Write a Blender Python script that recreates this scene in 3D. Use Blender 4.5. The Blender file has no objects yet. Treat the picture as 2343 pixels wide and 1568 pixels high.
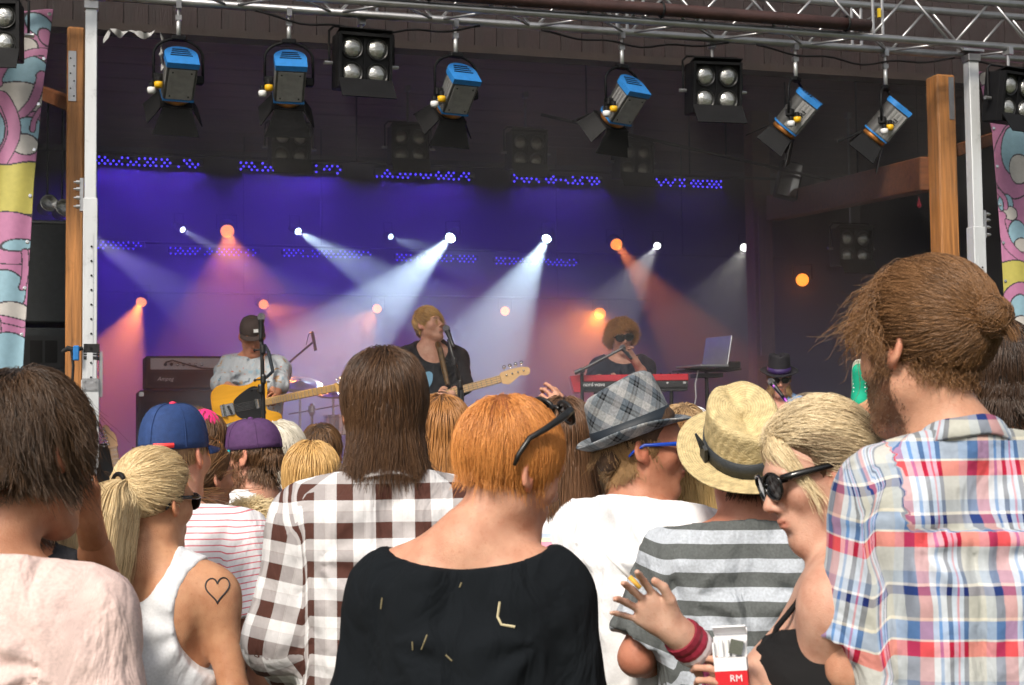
import bpy, math, random
import numpy as np
from mathutils import Vector, Matrix
R = math.radians
random.seed(7); rng = np.random.default_rng(7)
scene = bpy.context.scene
col = scene.collection

# ------------------------------------------------------------------ camera
CAM = Vector((0.0, 0.0, 1.60)); PITCH = math.atan(216/3513); ROLL = -0.012
fwd = Vector((0, math.cos(PITCH), math.sin(PITCH)))
_r0 = Vector((1, 0, 0)); _u0 = Vector((0, -math.sin(PITCH), math.cos(PITCH)))
cr = _r0*math.cos(ROLL) + _u0*math.sin(ROLL); cu = _u0*math.cos(ROLL) - _r0*math.sin(ROLL)
cd = bpy.data.cameras.new('camera'); cam = bpy.data.objects.new('camera', cd); col.objects.link(cam)
M = Matrix(((cr.x, cu.x, -fwd.x, CAM.x), (cr.y, cu.y, -fwd.y, CAM.y), (cr.z, cu.z, -fwd.z, CAM.z), (0, 0, 0, 1)))
cam.matrix_world = M
cd.sensor_width = 36; cd.lens = 54; cd.clip_start = 0.05; cd.clip_end = 400
cd.dof.use_dof = True; cd.dof.focus_distance = 5.2; cd.dof.aperture_fstop = 11.0
scene.camera = cam
def P(px, py, d):                       # a point d metres ahead, seen at px,py of a 2342 x 1568 picture
    return CAM + d*(fwd + (px-1171)/3513*cr + (784-py)/3513*cu)

# ------------------------------------------------------------------ world, sun, exposure
SUN_EL, SUN_AZ = R(42), R(203)          # azimuth clockwise from +Y: behind and left of the camera
w = bpy.data.worlds.new('World'); scene.world = w; w.use_nodes = True
nt = w.node_tree; nt.nodes.clear()
sky = nt.nodes.new('ShaderNodeTexSky'); sky.sky_type = 'NISHITA'; sky.sun_disc = False
sky.sun_elevation = SUN_EL; sky.sun_rotation = SUN_AZ; sky.dust_density = 4.0; sky.ozone_density = 0.6
hs_ = nt.nodes.new('ShaderNodeHueSaturation'); hs_.inputs['Saturation'].default_value = 0.35
bg = nt.nodes.new('ShaderNodeBackground'); bg.inputs['Strength'].default_value = 0.105
wo = nt.nodes.new('ShaderNodeOutputWorld')
nt.links.new(sky.outputs[0], hs_.inputs['Color']); nt.links.new(hs_.outputs[0], bg.inputs['Color']); nt.links.new(bg.outputs[0], wo.inputs['Surface'])
sl = bpy.data.lights.new('sun', 'SUN'); sl.energy = 2.7; sl.angle = R(12); sl.color = (1.0, 0.91, 0.78)
so = bpy.data.objects.new('sun', sl); col.objects.link(so)
sd = Vector((math.sin(SUN_AZ)*math.cos(SUN_EL), math.cos(SUN_AZ)*math.cos(SUN_EL), math.sin(SUN_EL)))
so.rotation_euler = sd.to_track_quat('Z', 'Y').to_euler(); so.location = (0, 0, 30)
vs = scene.view_settings; vs.view_transform = 'Standard'; vs.look = 'None'; vs.gamma = 1; vs.use_curve_mapping = False; vs.exposure = 0.32
cy = scene.cycles
cy.use_denoising = True; cy.use_adaptive_sampling = True; cy.adaptive_threshold = .03; cy.denoiser = 'OPENIMAGEDENOISE'; cy.max_bounces = 4; cy.diffuse_bounces = 2; cy.glossy_bounces = 2
cy.volume_bounces = 0; cy.transparent_max_bounces = 12; cy.sample_clamp_indirect = 6; cy.use_light_tree = True; cy.caustics_reflective = False; cy.caustics_refractive = False

# ------------------------------------------------------------------ materials
_mats = {}
def mat(name, c, rough=0.6, metal=0.0, var=0.0, vscale=8.0, bump=0.0, bscale=60.0, emit=None, estr=0.0, stretch=None, spec=None, dirt=0.0, sheen=0.0):
    if name in _mats: return _mats[name]
    m = bpy.data.materials.new(name); m.use_nodes = True; n = m.node_tree; b = n.nodes['Principled BSDF']; L = n.links.new
    b.inputs['Base Color'].default_value = (*c, 1); b.inputs['Roughness'].default_value = rough; b.inputs['Metallic'].default_value = metal
    if spec is not None: b.inputs['Specular IOR Level'].default_value = spec
    if sheen: b.inputs['Sheen Weight'].default_value = sheen
    if emit: b.inputs['Emission Color'].default_value = (*emit, 1); b.inputs['Emission Strength'].default_value = estr
    if var or bump or dirt:
        tc = n.nodes.new('ShaderNodeTexCoord'); mp = n.nodes.new('ShaderNodeMapping'); L(tc.outputs['Object'], mp.inputs['Vector'])
        if stretch: mp.inputs['Scale'].default_value = stretch
    if var:
        no = n.nodes.new('ShaderNodeTexNoise'); no.inputs['Scale'].default_value = vscale; no.inputs['Detail'].default_value = 6; L(mp.outputs[0], no.inputs['Vector'])
        r = n.nodes.new('ShaderNodeValToRGB'); r.color_ramp.elements[0].position = 0.3; r.color_ramp.elements[1].position = 0.7
        r.color_ramp.elements[0].color = (*[x*(1-var) for x in c], 1); r.color_ramp.elements[1].color = (*[min(1, x*(1+var)) for x in c], 1)
        L(no.outputs['Fac'], r.inputs['Fac']); out = r.outputs[0]
        if dirt:
            n2 = n.nodes.new('ShaderNodeTexNoise'); n2.inputs['Scale'].default_value = vscale*0.6; n2.inputs['Detail'].default_value = 10; n2.inputs['Roughness'].default_value = 0.75; L(tc.outputs['Object'], n2.inputs['Vector'])
            r2 = n.nodes.new('ShaderNodeValToRGB'); r2.color_ramp.elements[0].position = 0.55; r2.color_ramp.elements[1].position = 0.68
            mx = n.nodes.new('ShaderNodeMixRGB'); mx.inputs[2].default_value = (*[x*0.35 for x in c], 1); L(n2.outputs['Fac'], r2.inputs['Fac'])
            ma = n.nodes.new('ShaderNodeMath'); ma.operation = 'MULTIPLY'; ma.inputs[1].default_value = dirt; L(r2.outputs[0], ma.inputs[0]); L(ma.outputs[0], mx.inputs[0]); L(out, mx.inputs[1]); out = mx.outputs[0]
        L(out, b.inputs['Base Color'])
    if bump:
        nb = n.nodes.new('ShaderNodeTexNoise'); nb.inputs['Scale'].default_value = bscale; nb.inputs['Detail'].default_value = 5; L(mp.outputs[0], nb.inputs['Vector'])
        bu = n.nodes.new('ShaderNodeBump'); bu.inputs['Strength'].default_value = bump; bu.inputs['Distance'].default_value = 0.01; L(nb.outputs['Fac'], bu.inputs['Height']); L(bu.outputs[0], b.inputs['Normal'])
    _mats[name] = m; return m
def emis(name, c, s):
    if name in _mats: return _mats[name]
    m = bpy.data.materials.new(name); m.use_nodes = True; n = m.node_tree; n.nodes.clear()
    e = n.nodes.new('ShaderNodeEmission'); e.inputs[0].default_value = (*c, 1); e.inputs[1].default_value = s
    o = n.nodes.new('ShaderNodeOutputMaterial'); n.links.new(e.outputs[0], o.inputs[0]); _mats[name] = m; return m

# ------------------------------------------------------------------ objects
def tag(o, label=None, cat=None, group=None, kind=None):
    if label: o['label'] = label
    if cat: o['category'] = cat
    if group: o['group'] = group
    if kind: o['kind'] = kind
    return o
def thing(name, label, cat, mw=None, group=None):
    o = bpy.data.objects.new(name, None); col.objects.link(o); o.empty_display_size = 0.1
    if mw is not None: o.matrix_world = mw
    return tag(o, label, cat, group)
class MB:
    def __init__(s): s.v = []; s.f = []; s.mi = []; s.cur = 0
    def add(s, vs, fs):
        k = len(s.v); s.v += [tuple(p) for p in vs]; s.f += [tuple(i+k for i in f) for f in fs]; s.mi += [s.cur]*len(fs); return s
    def box(s, c, size, rot=None, bev=0.0):
        hx, hy, hz = [q/2 for q in size]; b = min(bev, hx*.9, hy*.9, hz*.9)
        if b > 0:
            vs = []
            for sx in (-1, 1):
                for sy in (-1, 1):
                    for sz in (-1, 1):
                        vs += [(sx*hx, sy*(hy-b), sz*(hz-b)), (sx*(hx-b), sy*hy, sz*(hz-b)), (sx*(hx-b), sy*(hy-b), sz*hz)]
            idx = lambda sx, sy, sz, k: ((sx*4+sy*2+sz)*3+k)
            fs = []
            for sx in (0, 1): q = [idx(sx, 0, 0, 0), idx(sx, 1, 0, 0), idx(sx, 1, 1, 0), idx(sx, 0, 1, 0)]; fs.append(q if sx else q[::-1])
            for sy in (0, 1): q = [idx(0, sy, 0, 1), idx(0, sy, 1, 1), idx(1, sy, 1, 1), idx(1, sy, 0, 1)]; fs.append(q if sy else q[::-1])
            for sz in (0, 1): q = [idx(0, 0, sz, 2), idx(1, 0, sz, 2), idx(1, 1, sz, 2), idx(0, 1, sz, 2)]; fs.append(q if sz else q[::-1])
            for a in (0, 1):
                for c_ in (0, 1):
                    fs.append([idx(a, c_, 0, 0), idx(a, c_, 1, 0), idx(a, c_, 1, 1), idx(a, c_, 0, 1)])
                    fs.append([idx(a, 0, c_, 0), idx(a, 1, c_, 0), idx(a, 1, c_, 2), idx(a, 0, c_, 2)])
                    fs.append([idx(0, a, c_, 1), idx(1, a, c_, 1), idx(1, a, c_, 2), idx(0, a, c_, 2)])
            for a in (0, 1):
                for c_ in (0, 1):
                    for e in (0, 1): fs.append([idx(a, c_, e, 0), idx(a, c_, e, 1), idx(a, c_, e, 2)])
        else:
            vs = [(sx*hx, sy*hy, sz*hz) for sx in (-1, 1) for sy in (-1, 1) for sz in (-1, 1)]
            fs = [(0, 1, 3, 2), (4, 6, 7, 5), (0, 4, 5, 1), (2, 3, 7, 6), (0, 2, 6, 4), (1, 5, 7, 3)]
        rm = rot.to_matrix() if hasattr(rot, 'to_matrix') else (rot if rot is not None else Matrix.Identity(3))
        c = Vector(c); return s.add([c + rm @ Vector(p) for p in vs], fs)
    def tube(s, pts, r, n=8, cap=True):
        pts = [Vector(p) for p in pts]; rs = r if isinstance(r, (list, tuple)) else [r]*len(pts); vs = []; fs = []
        t0 = (pts[1]-pts[0]).normalized(); up = Vector((0, 0, 1)) if abs(t0.z) < .9 else Vector((1, 0, 0)); x = t0.cross(up).normalized()
        for i, p in enumerate(pts):
            t = ((pts[min(i+1, len(pts)-1)]-p).normalized() + (p-pts[max(i-1, 0)]).normalized()).normalized()
            x = (x - t*x.dot(t)).normalized(); y = t.cross(x)
            for k in range(n): a = 2*math.pi*k/n; vs.append(p + rs[i]*(math.cos(a)*x + math.sin(a)*y))
        for i in range(len(pts)-1):
            for k in range(n): fs.append((i*n+k, i*n+(k+1) % n, (i+1)*n+(k+1) % n, (i+1)*n+k))
        if cap: fs.append(tuple(range(n))[::-1]); fs.append(tuple((len(pts)-1)*n+k for k in range(n)))
        return s.add(vs, fs)
    def lathe(s, prof, n=20, o=(0, 0, 0), mx=None):          # prof: (r, z) list round local z
        vs = []; fs = []
        for r, z in prof:
            for k in range(n): a = 2*math.pi*k/n; vs.append(Vector((r*math.cos(a), r*math.sin(a), z)))
        for i in range(len(prof)-1):
            for k in range(n): fs.append((i*n+k, i*n+(k+1) % n, (i+1)*n+(k+1) % n, (i+1)*n+k))
        if prof[0][0] > 1e-5: fs.append(tuple(range(n))[::-1])
        if prof[-1][0] > 1e-5: fs.append(tuple((len(prof)-1)*n+k for k in range(n)))
        m = mx if mx is not None else Matrix.Identity(3); o = Vector(o)
        return s.add([o + m @ v for v in vs], fs)
    def prism(s, poly, z0, z1, mx=None, o=(0, 0, 0)):         # poly in local xy, extruded along z
        n = len(poly); m = mx if mx is not None else Matrix.Identity(3); o = Vector(o)
        vs = [o + m @ Vector((x, y, z)) for z in (z0, z1) for x, y in poly]
        return s.add(vs, [tuple(range(n))[::-1], tuple(range(n, 2*n))] + [(k, (k+1) % n, n+(k+1) % n, n+k) for k in range(n)])
    def build(s, name, m, parent=None, mw=None, smooth=False):
        me = bpy.data.meshes.new(name); me.from_pydata(s.v, [], s.f); me.validate(clean_customdata=False)
        for q in (m if isinstance(m, (list, tuple)) else [m]): me.materials.append(q)
        if s.cur: me.polygons.foreach_set('material_index', s.mi[:len(me.polygons)])
        if smooth: me.polygons.foreach_set('use_smooth', [True]*len(me.polygons))
        me.update()
        o = bpy.data.objects.new(name, me); col.objects.link(o)
        if name in ('nail', 'bolt', 'bolt_hole', 'vent_slot', 'rib', 'fret', 'cigarette_end', 'lace', 'port', 'corner_cap', 'badge'): o['kind'] = 'stuff'   # too small to pick apart
        if parent: o.parent = parent
        if mw is not None: o.matrix_world = mw
        return o
def copy_tree(o, parent=None):
    c = o.copy(); col.objects.link(c)
    if parent: c.parent = parent
    for ch in o.children: copy_tree(ch, c)
    return c
def zrot(d):                                  # 3x3 whose local z is d
    return Vector(d).normalized().to_track_quat('Z', 'Y').to_matrix()

# ------------------------------------------------------------------ distance-field bodies
def smin(a, b, k):
    if k <= 0: return np.minimum(a, b)
    h = np.maximum(k - np.abs(a-b), 0)/k
    return np.minimum(a, b) - h*h*k*0.25
def smax(a, b, k): return -smin(-a, -b, k)
class Cone:                                    # rounded cone a->b; flat=True cuts its far end
    def __init__(s, a, b, r1, r2, k=.04, flat=False, tag_='', sub=False, hollow=0):
        s.a = np.array(a, float); s.b = np.array(b, float); s.r1 = r1; s.r2 = r2; s.k = k; s.flat = flat; s.tag = tag_; s.sub = sub; s.hollow = hollow
    def box(s, g): r = max(s.r1, s.r2)+g; return np.minimum(s.a, s.b)-r, np.maximum(s.a, s.b)+r
    def d(s, X, Y, Z, g=0):
        ab = s.b-s.a; L2 = ab@ab; px, py, pz = X-s.a[0], Y-s.a[1], Z-s.a[2]
        t0 = (px*ab[0]+py*ab[1]+pz*ab[2])/L2; t = np.clip(t0, 0, 1)
        q = np.sqrt((px-t*ab[0])**2+(py-t*ab[1])**2+(pz-t*ab[2])**2) - (s.r1+(s.r2-s.r1)*t) - g
        if s.flat:
            al = (t0-1)*math.sqrt(L2)
            if s.hollow: q = np.maximum(q, -np.maximum(q+s.hollow, -(al+.03)))
            q = np.maximum(q, al)
        return q
class Ell:                                     # rotated ellipsoid
    def __init__(s, c, r, k=.04, rot=None, tag_='', sub=False):
        s.c = np.array(c, float); s.r = np.array(r, float); s.k = k; s.R = np.array(rot) if rot is not None else np.eye(3); s.tag = tag_; s.sub = sub
    def box(s, g): e = np.sqrt(((s.R*s.r[None, :])**2).sum(1)) + g; return s.c-e, s.c+e
    def d(s, X, Y, Z, g=0):
        px, py, pz = X-s.c[0], Y-s.c[1], Z-s.c[2]; Rm = s.R; r = s.r+g
        u = (Rm[0, 0]*px+Rm[1, 0]*py+Rm[2, 0]*pz)/r[0]; v = (Rm[0, 1]*px+Rm[1, 1]*py+Rm[2, 1]*pz)/r[1]; w_ = (Rm[0, 2]*px+Rm[1, 2]*py+Rm[2, 2]*pz)/r[2]
        k0 = np.sqrt(u*u+v*v+w_*w_)+1e-9; k1 = np.sqrt((u/r[0])**2+(v/r[1])**2+(w_/r[2])**2)+1e-9
        return k0*(k0-1)/k1
class Xf:                                      # a primitive moved by a rigid frame
    def __init__(s, p, Rm, o, sc=1.0):
        if isinstance(p, Cone):
            s.p = Cone(Rm@(p.a*sc)+o, Rm@(p.b*sc)+o, p.r1*sc, p.r2*sc, p.k*sc, p.flat, p.tag, p.sub, p.hollow)
        else: s.p = Ell(Rm@(p.c*sc)+o, p.r*sc, p.k*sc, Rm@p.R, p.tag, p.sub)
def moved(prims, Rm, o, sc=1.0): return [Xf(p, np.array(Rm), np.array(o), sc).p for p in prims]
def axis(lo, hi, fine, coarse):                # nonuniform axis; fine = [(a,b,step)]
    pts = [lo]
    while pts[-1] < hi:
        x = pts[-1]; st = coarse
        for a, b, s_ in fine:
            if a-coarse*.5 <= x <= b: st = min(st, s_)
        pts.append(x+st)
    return np.array(pts)
def field(prims, xs, ys, zs, g=0.0, base=None):
    f = np.full((len(xs), len(ys), len(zs)), 0.5, np.float32) if base is None else base
    for p in prims:
        lo, hi = p.box(abs(g)+p.k+.02)
        i0, i1 = np.searchsorted(xs, lo[0]), np.searchsorted(xs, hi[0]); j0, j1 = np.searchsorted(ys, lo[1]), np.searchsorted(ys, hi[1]); k0, k1 = np.searchsorted(zs, lo[2]), np.searchsorted(zs, hi[2])
        if i1 <= i0 or j1 <= j0 or k1 <= k0: continue
        d = p.d(xs[i0:i1, None, None], ys[None, j0:j1, None], zs[None, None, k0:k1], -g*.5 if p.sub else g).astype(np.float32)
        blk = f[i0:i1, j0:j1, k0:k1]
        f[i0:i1, j0:j1, k0:k1] = smax(blk, -d, p.k) if p.sub else smin(blk, d, p.k)
    return f
def nets(f, xs, ys, zs):
    ins = f < 0
    nx, ny, nz = f.shape
    cs = [ins[i:nx-1+i, j:ny-1+j, k:nz-1+k] for i in (0, 1) for j in (0, 1) for k in (0, 1)]
    cnt = np.zeros((nx-1, ny-1, nz-1), np.int8)
    for c in cs: cnt += c
    act = (cnt > 0) & (cnt < 8)
    I, J, K = np.nonzero(act)
    ids = np.full(act.shape, -1, np.int64); ids[I, J, K] = np.arange(len(I))
    pos = np.zeros((len(I), 3)); num = np.zeros(len(I))
    off = [(i, j, k) for i in (0, 1) for j in (0, 1) for k in (0, 1)]
    val = {o: f[I+o[0], J+o[1], K+o[2]] for o in off}
    for a in off:
        for ax in range(3):
            if a[ax]: continue
            b = list(a); b[ax] = 1; b = tuple(b); fa, fb = val[a], val[b]; cr_ = (fa < 0) != (fb < 0)
            t = np.where(cr_, fa/np.where(cr_, fa-fb, 1), 0)
            for q in range(3): pos[:, q] += np.where(cr_, a[q] + (t if q == ax else 0), 0)
            num += cr_
    pos /= num[:, None]
    V = np.stack([np.interp(I+pos[:, 0], np.arange(nx), xs), np.interp(J+pos[:, 1], np.arange(ny), ys), np.interp(K+pos[:, 2], np.arange(nz), zs)], 1)
    F = []
    e = ins[:-1, 1:-1, 1:-1] != ins[1:, 1:-1, 1:-1]; a, b, c = np.nonzero(e); b = b+1; c = c+1
    q = np.stack([ids[a, b-1, c-1], ids[a, b, c-1], ids[a, b, c], ids[a, b-1, c]], 1); fl = ~ins[a, b, c]; q[fl] = q[fl][:, ::-1]; F.append(q)
    e = ins[1:-1, :-1, 1:-1] != ins[1:-1, 1:, 1:-1]; a, b, c = np.nonzero(e); a = a+1; c = c+1
    q = np.stack([ids[a-1, b, c-1], ids[a-1, b, c], ids[a, b, c], ids[a, b, c-1]], 1); fl = ~ins[a, b, c]; q[fl] = q[fl][:, ::-1]; F.append(q)
    e = ins[1:-1, 1:-1, :-1] != ins[1:-1, 1:-1, 1:]; a, b, c = np.nonzero(e); a = a+1; b = b+1
    q = np.stack([ids[a-1, b-1, c], ids[a, b-1, c], ids[a, b, c], ids[a-1, b, c]], 1); fl = ~ins[a, b, c]; q[fl] = q[fl][:, ::-1]; F.append(q)
    return V, np.concatenate(F)
def np_mesh(name, V, F, m, parent=None, attrs=None, smooth=True, cols=None):
    me = bpy.data.meshes.new(name); nv, nf = len(V), len(F); k = F.shape[1]
    me.vertices.add(nv); me.vertices.foreach_set('co', np.ascontiguousarray(V, np.float32).ravel())
    me.loops.add(nf*k); me.loops.foreach_set('vertex_index', np.ascontiguousarray(F, np.int32).ravel())
    me.polygons.add(nf); me.polygons.foreach_set('loop_start', np.arange(0, nf*k, k, dtype=np.int32))
    try: me.polygons.foreach_set('loop_total', np.full(nf, k, np.int32))
    except Exception: pass
    me.polygons.foreach_set('use_smooth', np.full(nf, smooth))
    me.update(calc_edges=True)
    for an, av in (attrs or {}).items():
        a = me.attributes.new(an, 'FLOAT_VECTOR', 'POINT'); a.data.foreach_set('vector', np.ascontiguousarray(av, np.float32).ravel())
    if cols is not None:
        a = me.attributes.new('col', 'FLOAT_COLOR', 'POINT'); a.data.foreach_set('color', np.concatenate([cols, np.ones((nv, 1))], 1).astype(np.float32).ravel())
    me.materials.append(m)
    o = bpy.data.objects.new(name, me); col.objects.link(o)
    if parent: o.parent = parent
    return o
def relax(V, F, it=1, lam=.5):
    for _ in range(it):
        acc = np.zeros_like(V); n = np.zeros(len(V)); k = F.shape[1]
        for i in range(k):
            np.add.at(acc, F[:, i], V[F[:, (i+1) % k]]); np.add.at(n, F[:, i], 1)
            np.add.at(acc, F[:, i], V[F[:, (i-1) % k]]); np.add.at(n, F[:, i], 1)
        V = V + lam*(acc/np.maximum(n, 1)[:, None]-V)
    return V
_ns = np.random.default_rng(3); _wk = _ns.normal(size=(24, 3)); _wp = _ns.uniform(0, 6.28, 24)
def wav(X, Y, Z, sc, seed=0, n=6, an=(1, 1, 1)):   # smooth pseudo noise in -1..1
    o = 0
    for i in range(n):
        k = _wk[(i+seed) % 24]; o = o + np.sin(sc*(k[0]*an[0]*X+k[1]*an[1]*Y+k[2]*an[2]*Z)+_wp[(i*5+seed) % 24])
    return o/n*1.6
def euler3(x, y, z): return np.array((Matrix.Rotation(z, 3, 'Z') @ Matrix.Rotation(x, 3, 'X') @ Matrix.Rotation(y, 3, 'Y')))
def pdist(prims, Pn, g=0):                        # hard union at points (N,3)
    d = np.full(len(Pn), 9.)
    for p in prims:
        if not p.sub: d = np.minimum(d, p.d(Pn[:, 0], Pn[:, 1], Pn[:, 2], g))
    return d
def push_out(prims, Pn, g):
    d = pdist(prims, Pn, g); m = d < 0
    if m.any():
        Q = Pn[m]; e = 2e-3; G = np.stack([pdist(prims, Q+np.eye(3)[i]*e, g)-pdist(prims, Q-np.eye(3)[i]*e, g) for i in range(3)], 1)
        G /= np.linalg.norm(G, axis=1, keepdims=True)+1e-9; Pn = Pn.copy(); Pn[m] = Q - d[m][:, None]*G
    return Pn

# ------------------------------------------------------------------ people
def skin_mat():
    if 'skin' in _mats: return _mats['skin']
    m = bpy.data.materials.new('skin'); m.use_nodes = True; n = m.node_tree; b = n.nodes['Principled BSDF']; L = n.links.new
    at = n.nodes.new('ShaderNodeAttribute'); at.attribute_name = 'col'
    no = n.nodes.new('ShaderNodeTexNoise'); no.inputs['Scale'].default_value = 26; no.inputs['Detail'].default_value = 6
    tc = n.nodes.new('ShaderNodeTexCoord'); L(tc.outputs['Object'], no.inputs['Vector'])
    r = n.nodes.new('ShaderNodeValToRGB'); r.color_ramp.elements[0].position = .3; r.color_ramp.elements[1].position = .75
    r.color_ramp.elements[0].color = (.84, .72, .68, 1); r.color_ramp.elements[1].color = (1.08, 1.08, 1.08, 1); L(no.outputs['Fac'], r.inputs['Fac'])
    mx = n.nodes.new('ShaderNodeMixRGB'); mx.blend_type = 'MULTIPLY'; mx.inputs[0].default_value = 1; L(at.outputs['Color'], mx.inputs[1]); L(r.outputs[0], mx.inputs[2]); L(mx.outputs[0], b.inputs['Base Color'])
    lk = b.inputs['Base Color'].links[0].from_socket; prev = lk
    for sc_, lo_, hi_, cc in ((5.5, .42, .62, (.93, .78, .74)), (120, .60, .72, (.80, .66, .58))):
        n2 = n.nodes.new('ShaderNodeTexNoise'); n2.inputs['Scale'].default_value = sc_; n2.inputs['Detail'].default_value = 3; L(tc.outputs['Object'], n2.inputs['Vector']); r2 = n.nodes.new('ShaderNodeValToRGB'); r2.color_ramp.elements[0].position = lo_; r2.color_ramp.elements[1].position = hi_
        r2.color_ramp.elements[0].color = (1, 1, 1, 1); r2.color_ramp.elements[1].color = (*cc, 1); L(n2.outputs['Fac'], r2.inputs['Fac']); m2 = n.nodes.new('ShaderNodeMixRGB'); m2.blend_type = 'MULTIPLY'; m2.inputs[0].default_value = .45; L(prev, m2.inputs[1]); L(r2.outputs[0], m2.inputs[2]); prev = m2.outputs[0]
    L(prev, b.inputs['Base Color'])
    b.inputs['Roughness'].default_value = .5; b.inputs['Specular IOR Level'].default_value = .35
    b.inputs['Subsurface Weight'].default_value = .15; b.inputs['Subsurface Radius'].default_value = (.012, .005, .003); b.inputs['Subsurface Scale'].default_value = 1.0
    nb = n.nodes.new('ShaderNodeTexNoise'); nb.inputs['Scale'].default_value = 320; L(tc.outputs['Object'], nb.inputs['Vector'])
    bu = n.nodes.new('ShaderNodeBump'); bu.inputs['Strength'].default_value = .3; bu.inputs['Distance'].default_value = .003; L(nb.outputs['Fac'], bu.inputs['Height']); L(bu.outputs[0], b.inputs['Normal'])
    _mats['skin'] = m; return m
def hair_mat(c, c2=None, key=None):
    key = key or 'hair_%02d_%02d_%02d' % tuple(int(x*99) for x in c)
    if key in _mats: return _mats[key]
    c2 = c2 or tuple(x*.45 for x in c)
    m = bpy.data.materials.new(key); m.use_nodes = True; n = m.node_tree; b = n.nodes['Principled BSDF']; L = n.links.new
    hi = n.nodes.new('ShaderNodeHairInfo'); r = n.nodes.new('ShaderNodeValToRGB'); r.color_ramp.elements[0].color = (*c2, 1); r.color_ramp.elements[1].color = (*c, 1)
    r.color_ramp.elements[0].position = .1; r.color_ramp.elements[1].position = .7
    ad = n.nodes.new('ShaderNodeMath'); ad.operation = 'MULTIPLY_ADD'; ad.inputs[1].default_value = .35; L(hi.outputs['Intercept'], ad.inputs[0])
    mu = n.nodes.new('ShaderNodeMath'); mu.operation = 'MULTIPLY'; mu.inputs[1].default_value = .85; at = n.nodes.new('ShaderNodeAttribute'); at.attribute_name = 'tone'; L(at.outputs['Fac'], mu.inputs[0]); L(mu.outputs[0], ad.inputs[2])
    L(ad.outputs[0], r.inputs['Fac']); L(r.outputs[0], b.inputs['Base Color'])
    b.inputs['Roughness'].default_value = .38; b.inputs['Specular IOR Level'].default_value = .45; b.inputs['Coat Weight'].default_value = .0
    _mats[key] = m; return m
CLOTH_N = [0]
def cloth_mat(name, col_, rough=.85, warp=None, weft=None, wp=.1, fp=.1, mode='mix', melange=0.0, bump=.5, fac=.5, off=(0, 0), stains=0, wr=1.0):
    """woven or printed cloth; warp / weft = [(start, colour)...] over one repeat of wp / fp metres along the cloth's own u, v"""
    if name in _mats: return _mats[name]
    m = bpy.data.materials.new(name); m.use_nodes = True; n = m.node_tree; b = n.nodes['Principled BSDF']; L = n.links.new
    b.inputs['Roughness'].default_value = rough; b.inputs['Specular IOR Level'].default_value = .2; b.inputs['Sheen Weight'].default_value = .03 if max(col_) > .05 else 0
    at = n.nodes.new('ShaderNodeAttribute'); at.attribute_name = 'cuv'; sp = n.nodes.new('ShaderNodeSeparateXYZ'); L(at.outputs['Vector'], sp.inputs[0])
    tc = n.nodes.new('ShaderNodeTexCoord')
    def ramp(axis_, per, stops, o):
        a = n.nodes.new('ShaderNodeMath'); a.operation = 'MULTIPLY_ADD'; a.inputs[1].default_value = 1/per; a.inputs[2].default_value = 50+o; L(sp.outputs[axis_], a.inputs[0])
        f_ = n.nodes.new('ShaderNodeMath'); f_.operation = 'FRACT'; L(a.outputs[0], f_.inputs[0])
        r = n.nodes.new('ShaderNodeValToRGB'); r.color_ramp.interpolation = 'CONSTANT'; e = r.color_ramp.elements
        e[0].position = 0; e[0].color = (*stops[0][1], 1); e[1].position = stops[1][0]; e[1].color = (*stops[1][1], 1)
        for p_, c_ in stops[2:]: q = e.new(p_); q.color = (*c_, 1)
        L(f_.outputs[0], r.inputs['Fac']); return r.outputs[0]
    out = None
    if warp: out = ramp(0, wp, warp, off[0])
    if weft:
        w2 = ramp(1, fp, weft, off[1])
        if out is None: out = w2
        else:
            mx = n.nodes.new('ShaderNodeMixRGB'); mx.blend_type = 'MIX' if mode == 'mix' else 'MULTIPLY'; mx.inputs[0].default_value = fac if mode == 'mix' else 1
            L(out, mx.inputs[1]); L(w2, mx.inputs[2]); out = mx.outputs[0]
    if out is None:
        rg = n.nodes.new('ShaderNodeRGB'); rg.outputs[0].default_value = (*col_, 1); out = rg.outputs[0]
    # weave mottling
    no = n.nodes.new('ShaderNodeTexNoise'); no.inputs['Scale'].default_value = 160; no.inputs['Detail'].default_value = 4; L(at.outputs['Vector'], no.inputs['Vector'])
    r = n.nodes.new('ShaderNodeValToRGB'); v = .06+melange; r.color_ramp.elements[0].position = .3; r.color_ramp.elements[1].position = .7
    r.color_ramp.elements[0].color = (1-v, 1-v, 1-v, 1); r.color_ramp.elements[1].color = (1+v*.4, 1+v*.4, 1+v*.4, 1); L(no.outputs['Fac'], r.inputs['Fac'])
    mx = n.nodes.new('ShaderNodeMixRGB'); mx.blend_type = 'MULTIPLY'; mx.inputs[0].default_value = 1; L(out, mx.inputs[1]); L(r.outputs[0], mx.inputs[2]); out = mx.outputs[0]
    if stains:
        n3 = n.nodes.new('ShaderNodeTexNoise'); n3.inputs['Scale'].default_value = 14; n3.inputs['Detail'].default_value = 3; L(tc.outputs['Object'], n3.inputs['Vector'])
        r3 = n.nodes.new('ShaderNodeValToRGB'); r3.color_ramp.elements[0].position = .64; r3.color_ramp.elements[1].position = .74; r3.color_ramp.elements[0].color = (1, 1, 1, 1); r3.color_ramp.elements[1].color = (1-stains,)*3+(1,)
        L(n3.outputs['Fac'], r3.inputs['Fac']); m3 = n.nodes.new('ShaderNodeMixRGB'); m3.blend_type = 'MULTIPLY'; m3.inputs[0].default_value = 1; L(out, m3.inputs[1]); L(r3.outputs[0], m3.inputs[2]); out = m3.outputs[0]
    L(out, b.inputs['Base Color'])
    # wrinkles: two stretched noises
    mp = n.nodes.new('ShaderNodeMapping'); mp.inputs['Scale'].default_value = (1, 1, .45); mp.inputs['Rotation'].default_value = (.3, .5, .2); L(tc.outputs['Object'], mp.inputs['Vector'])
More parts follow.
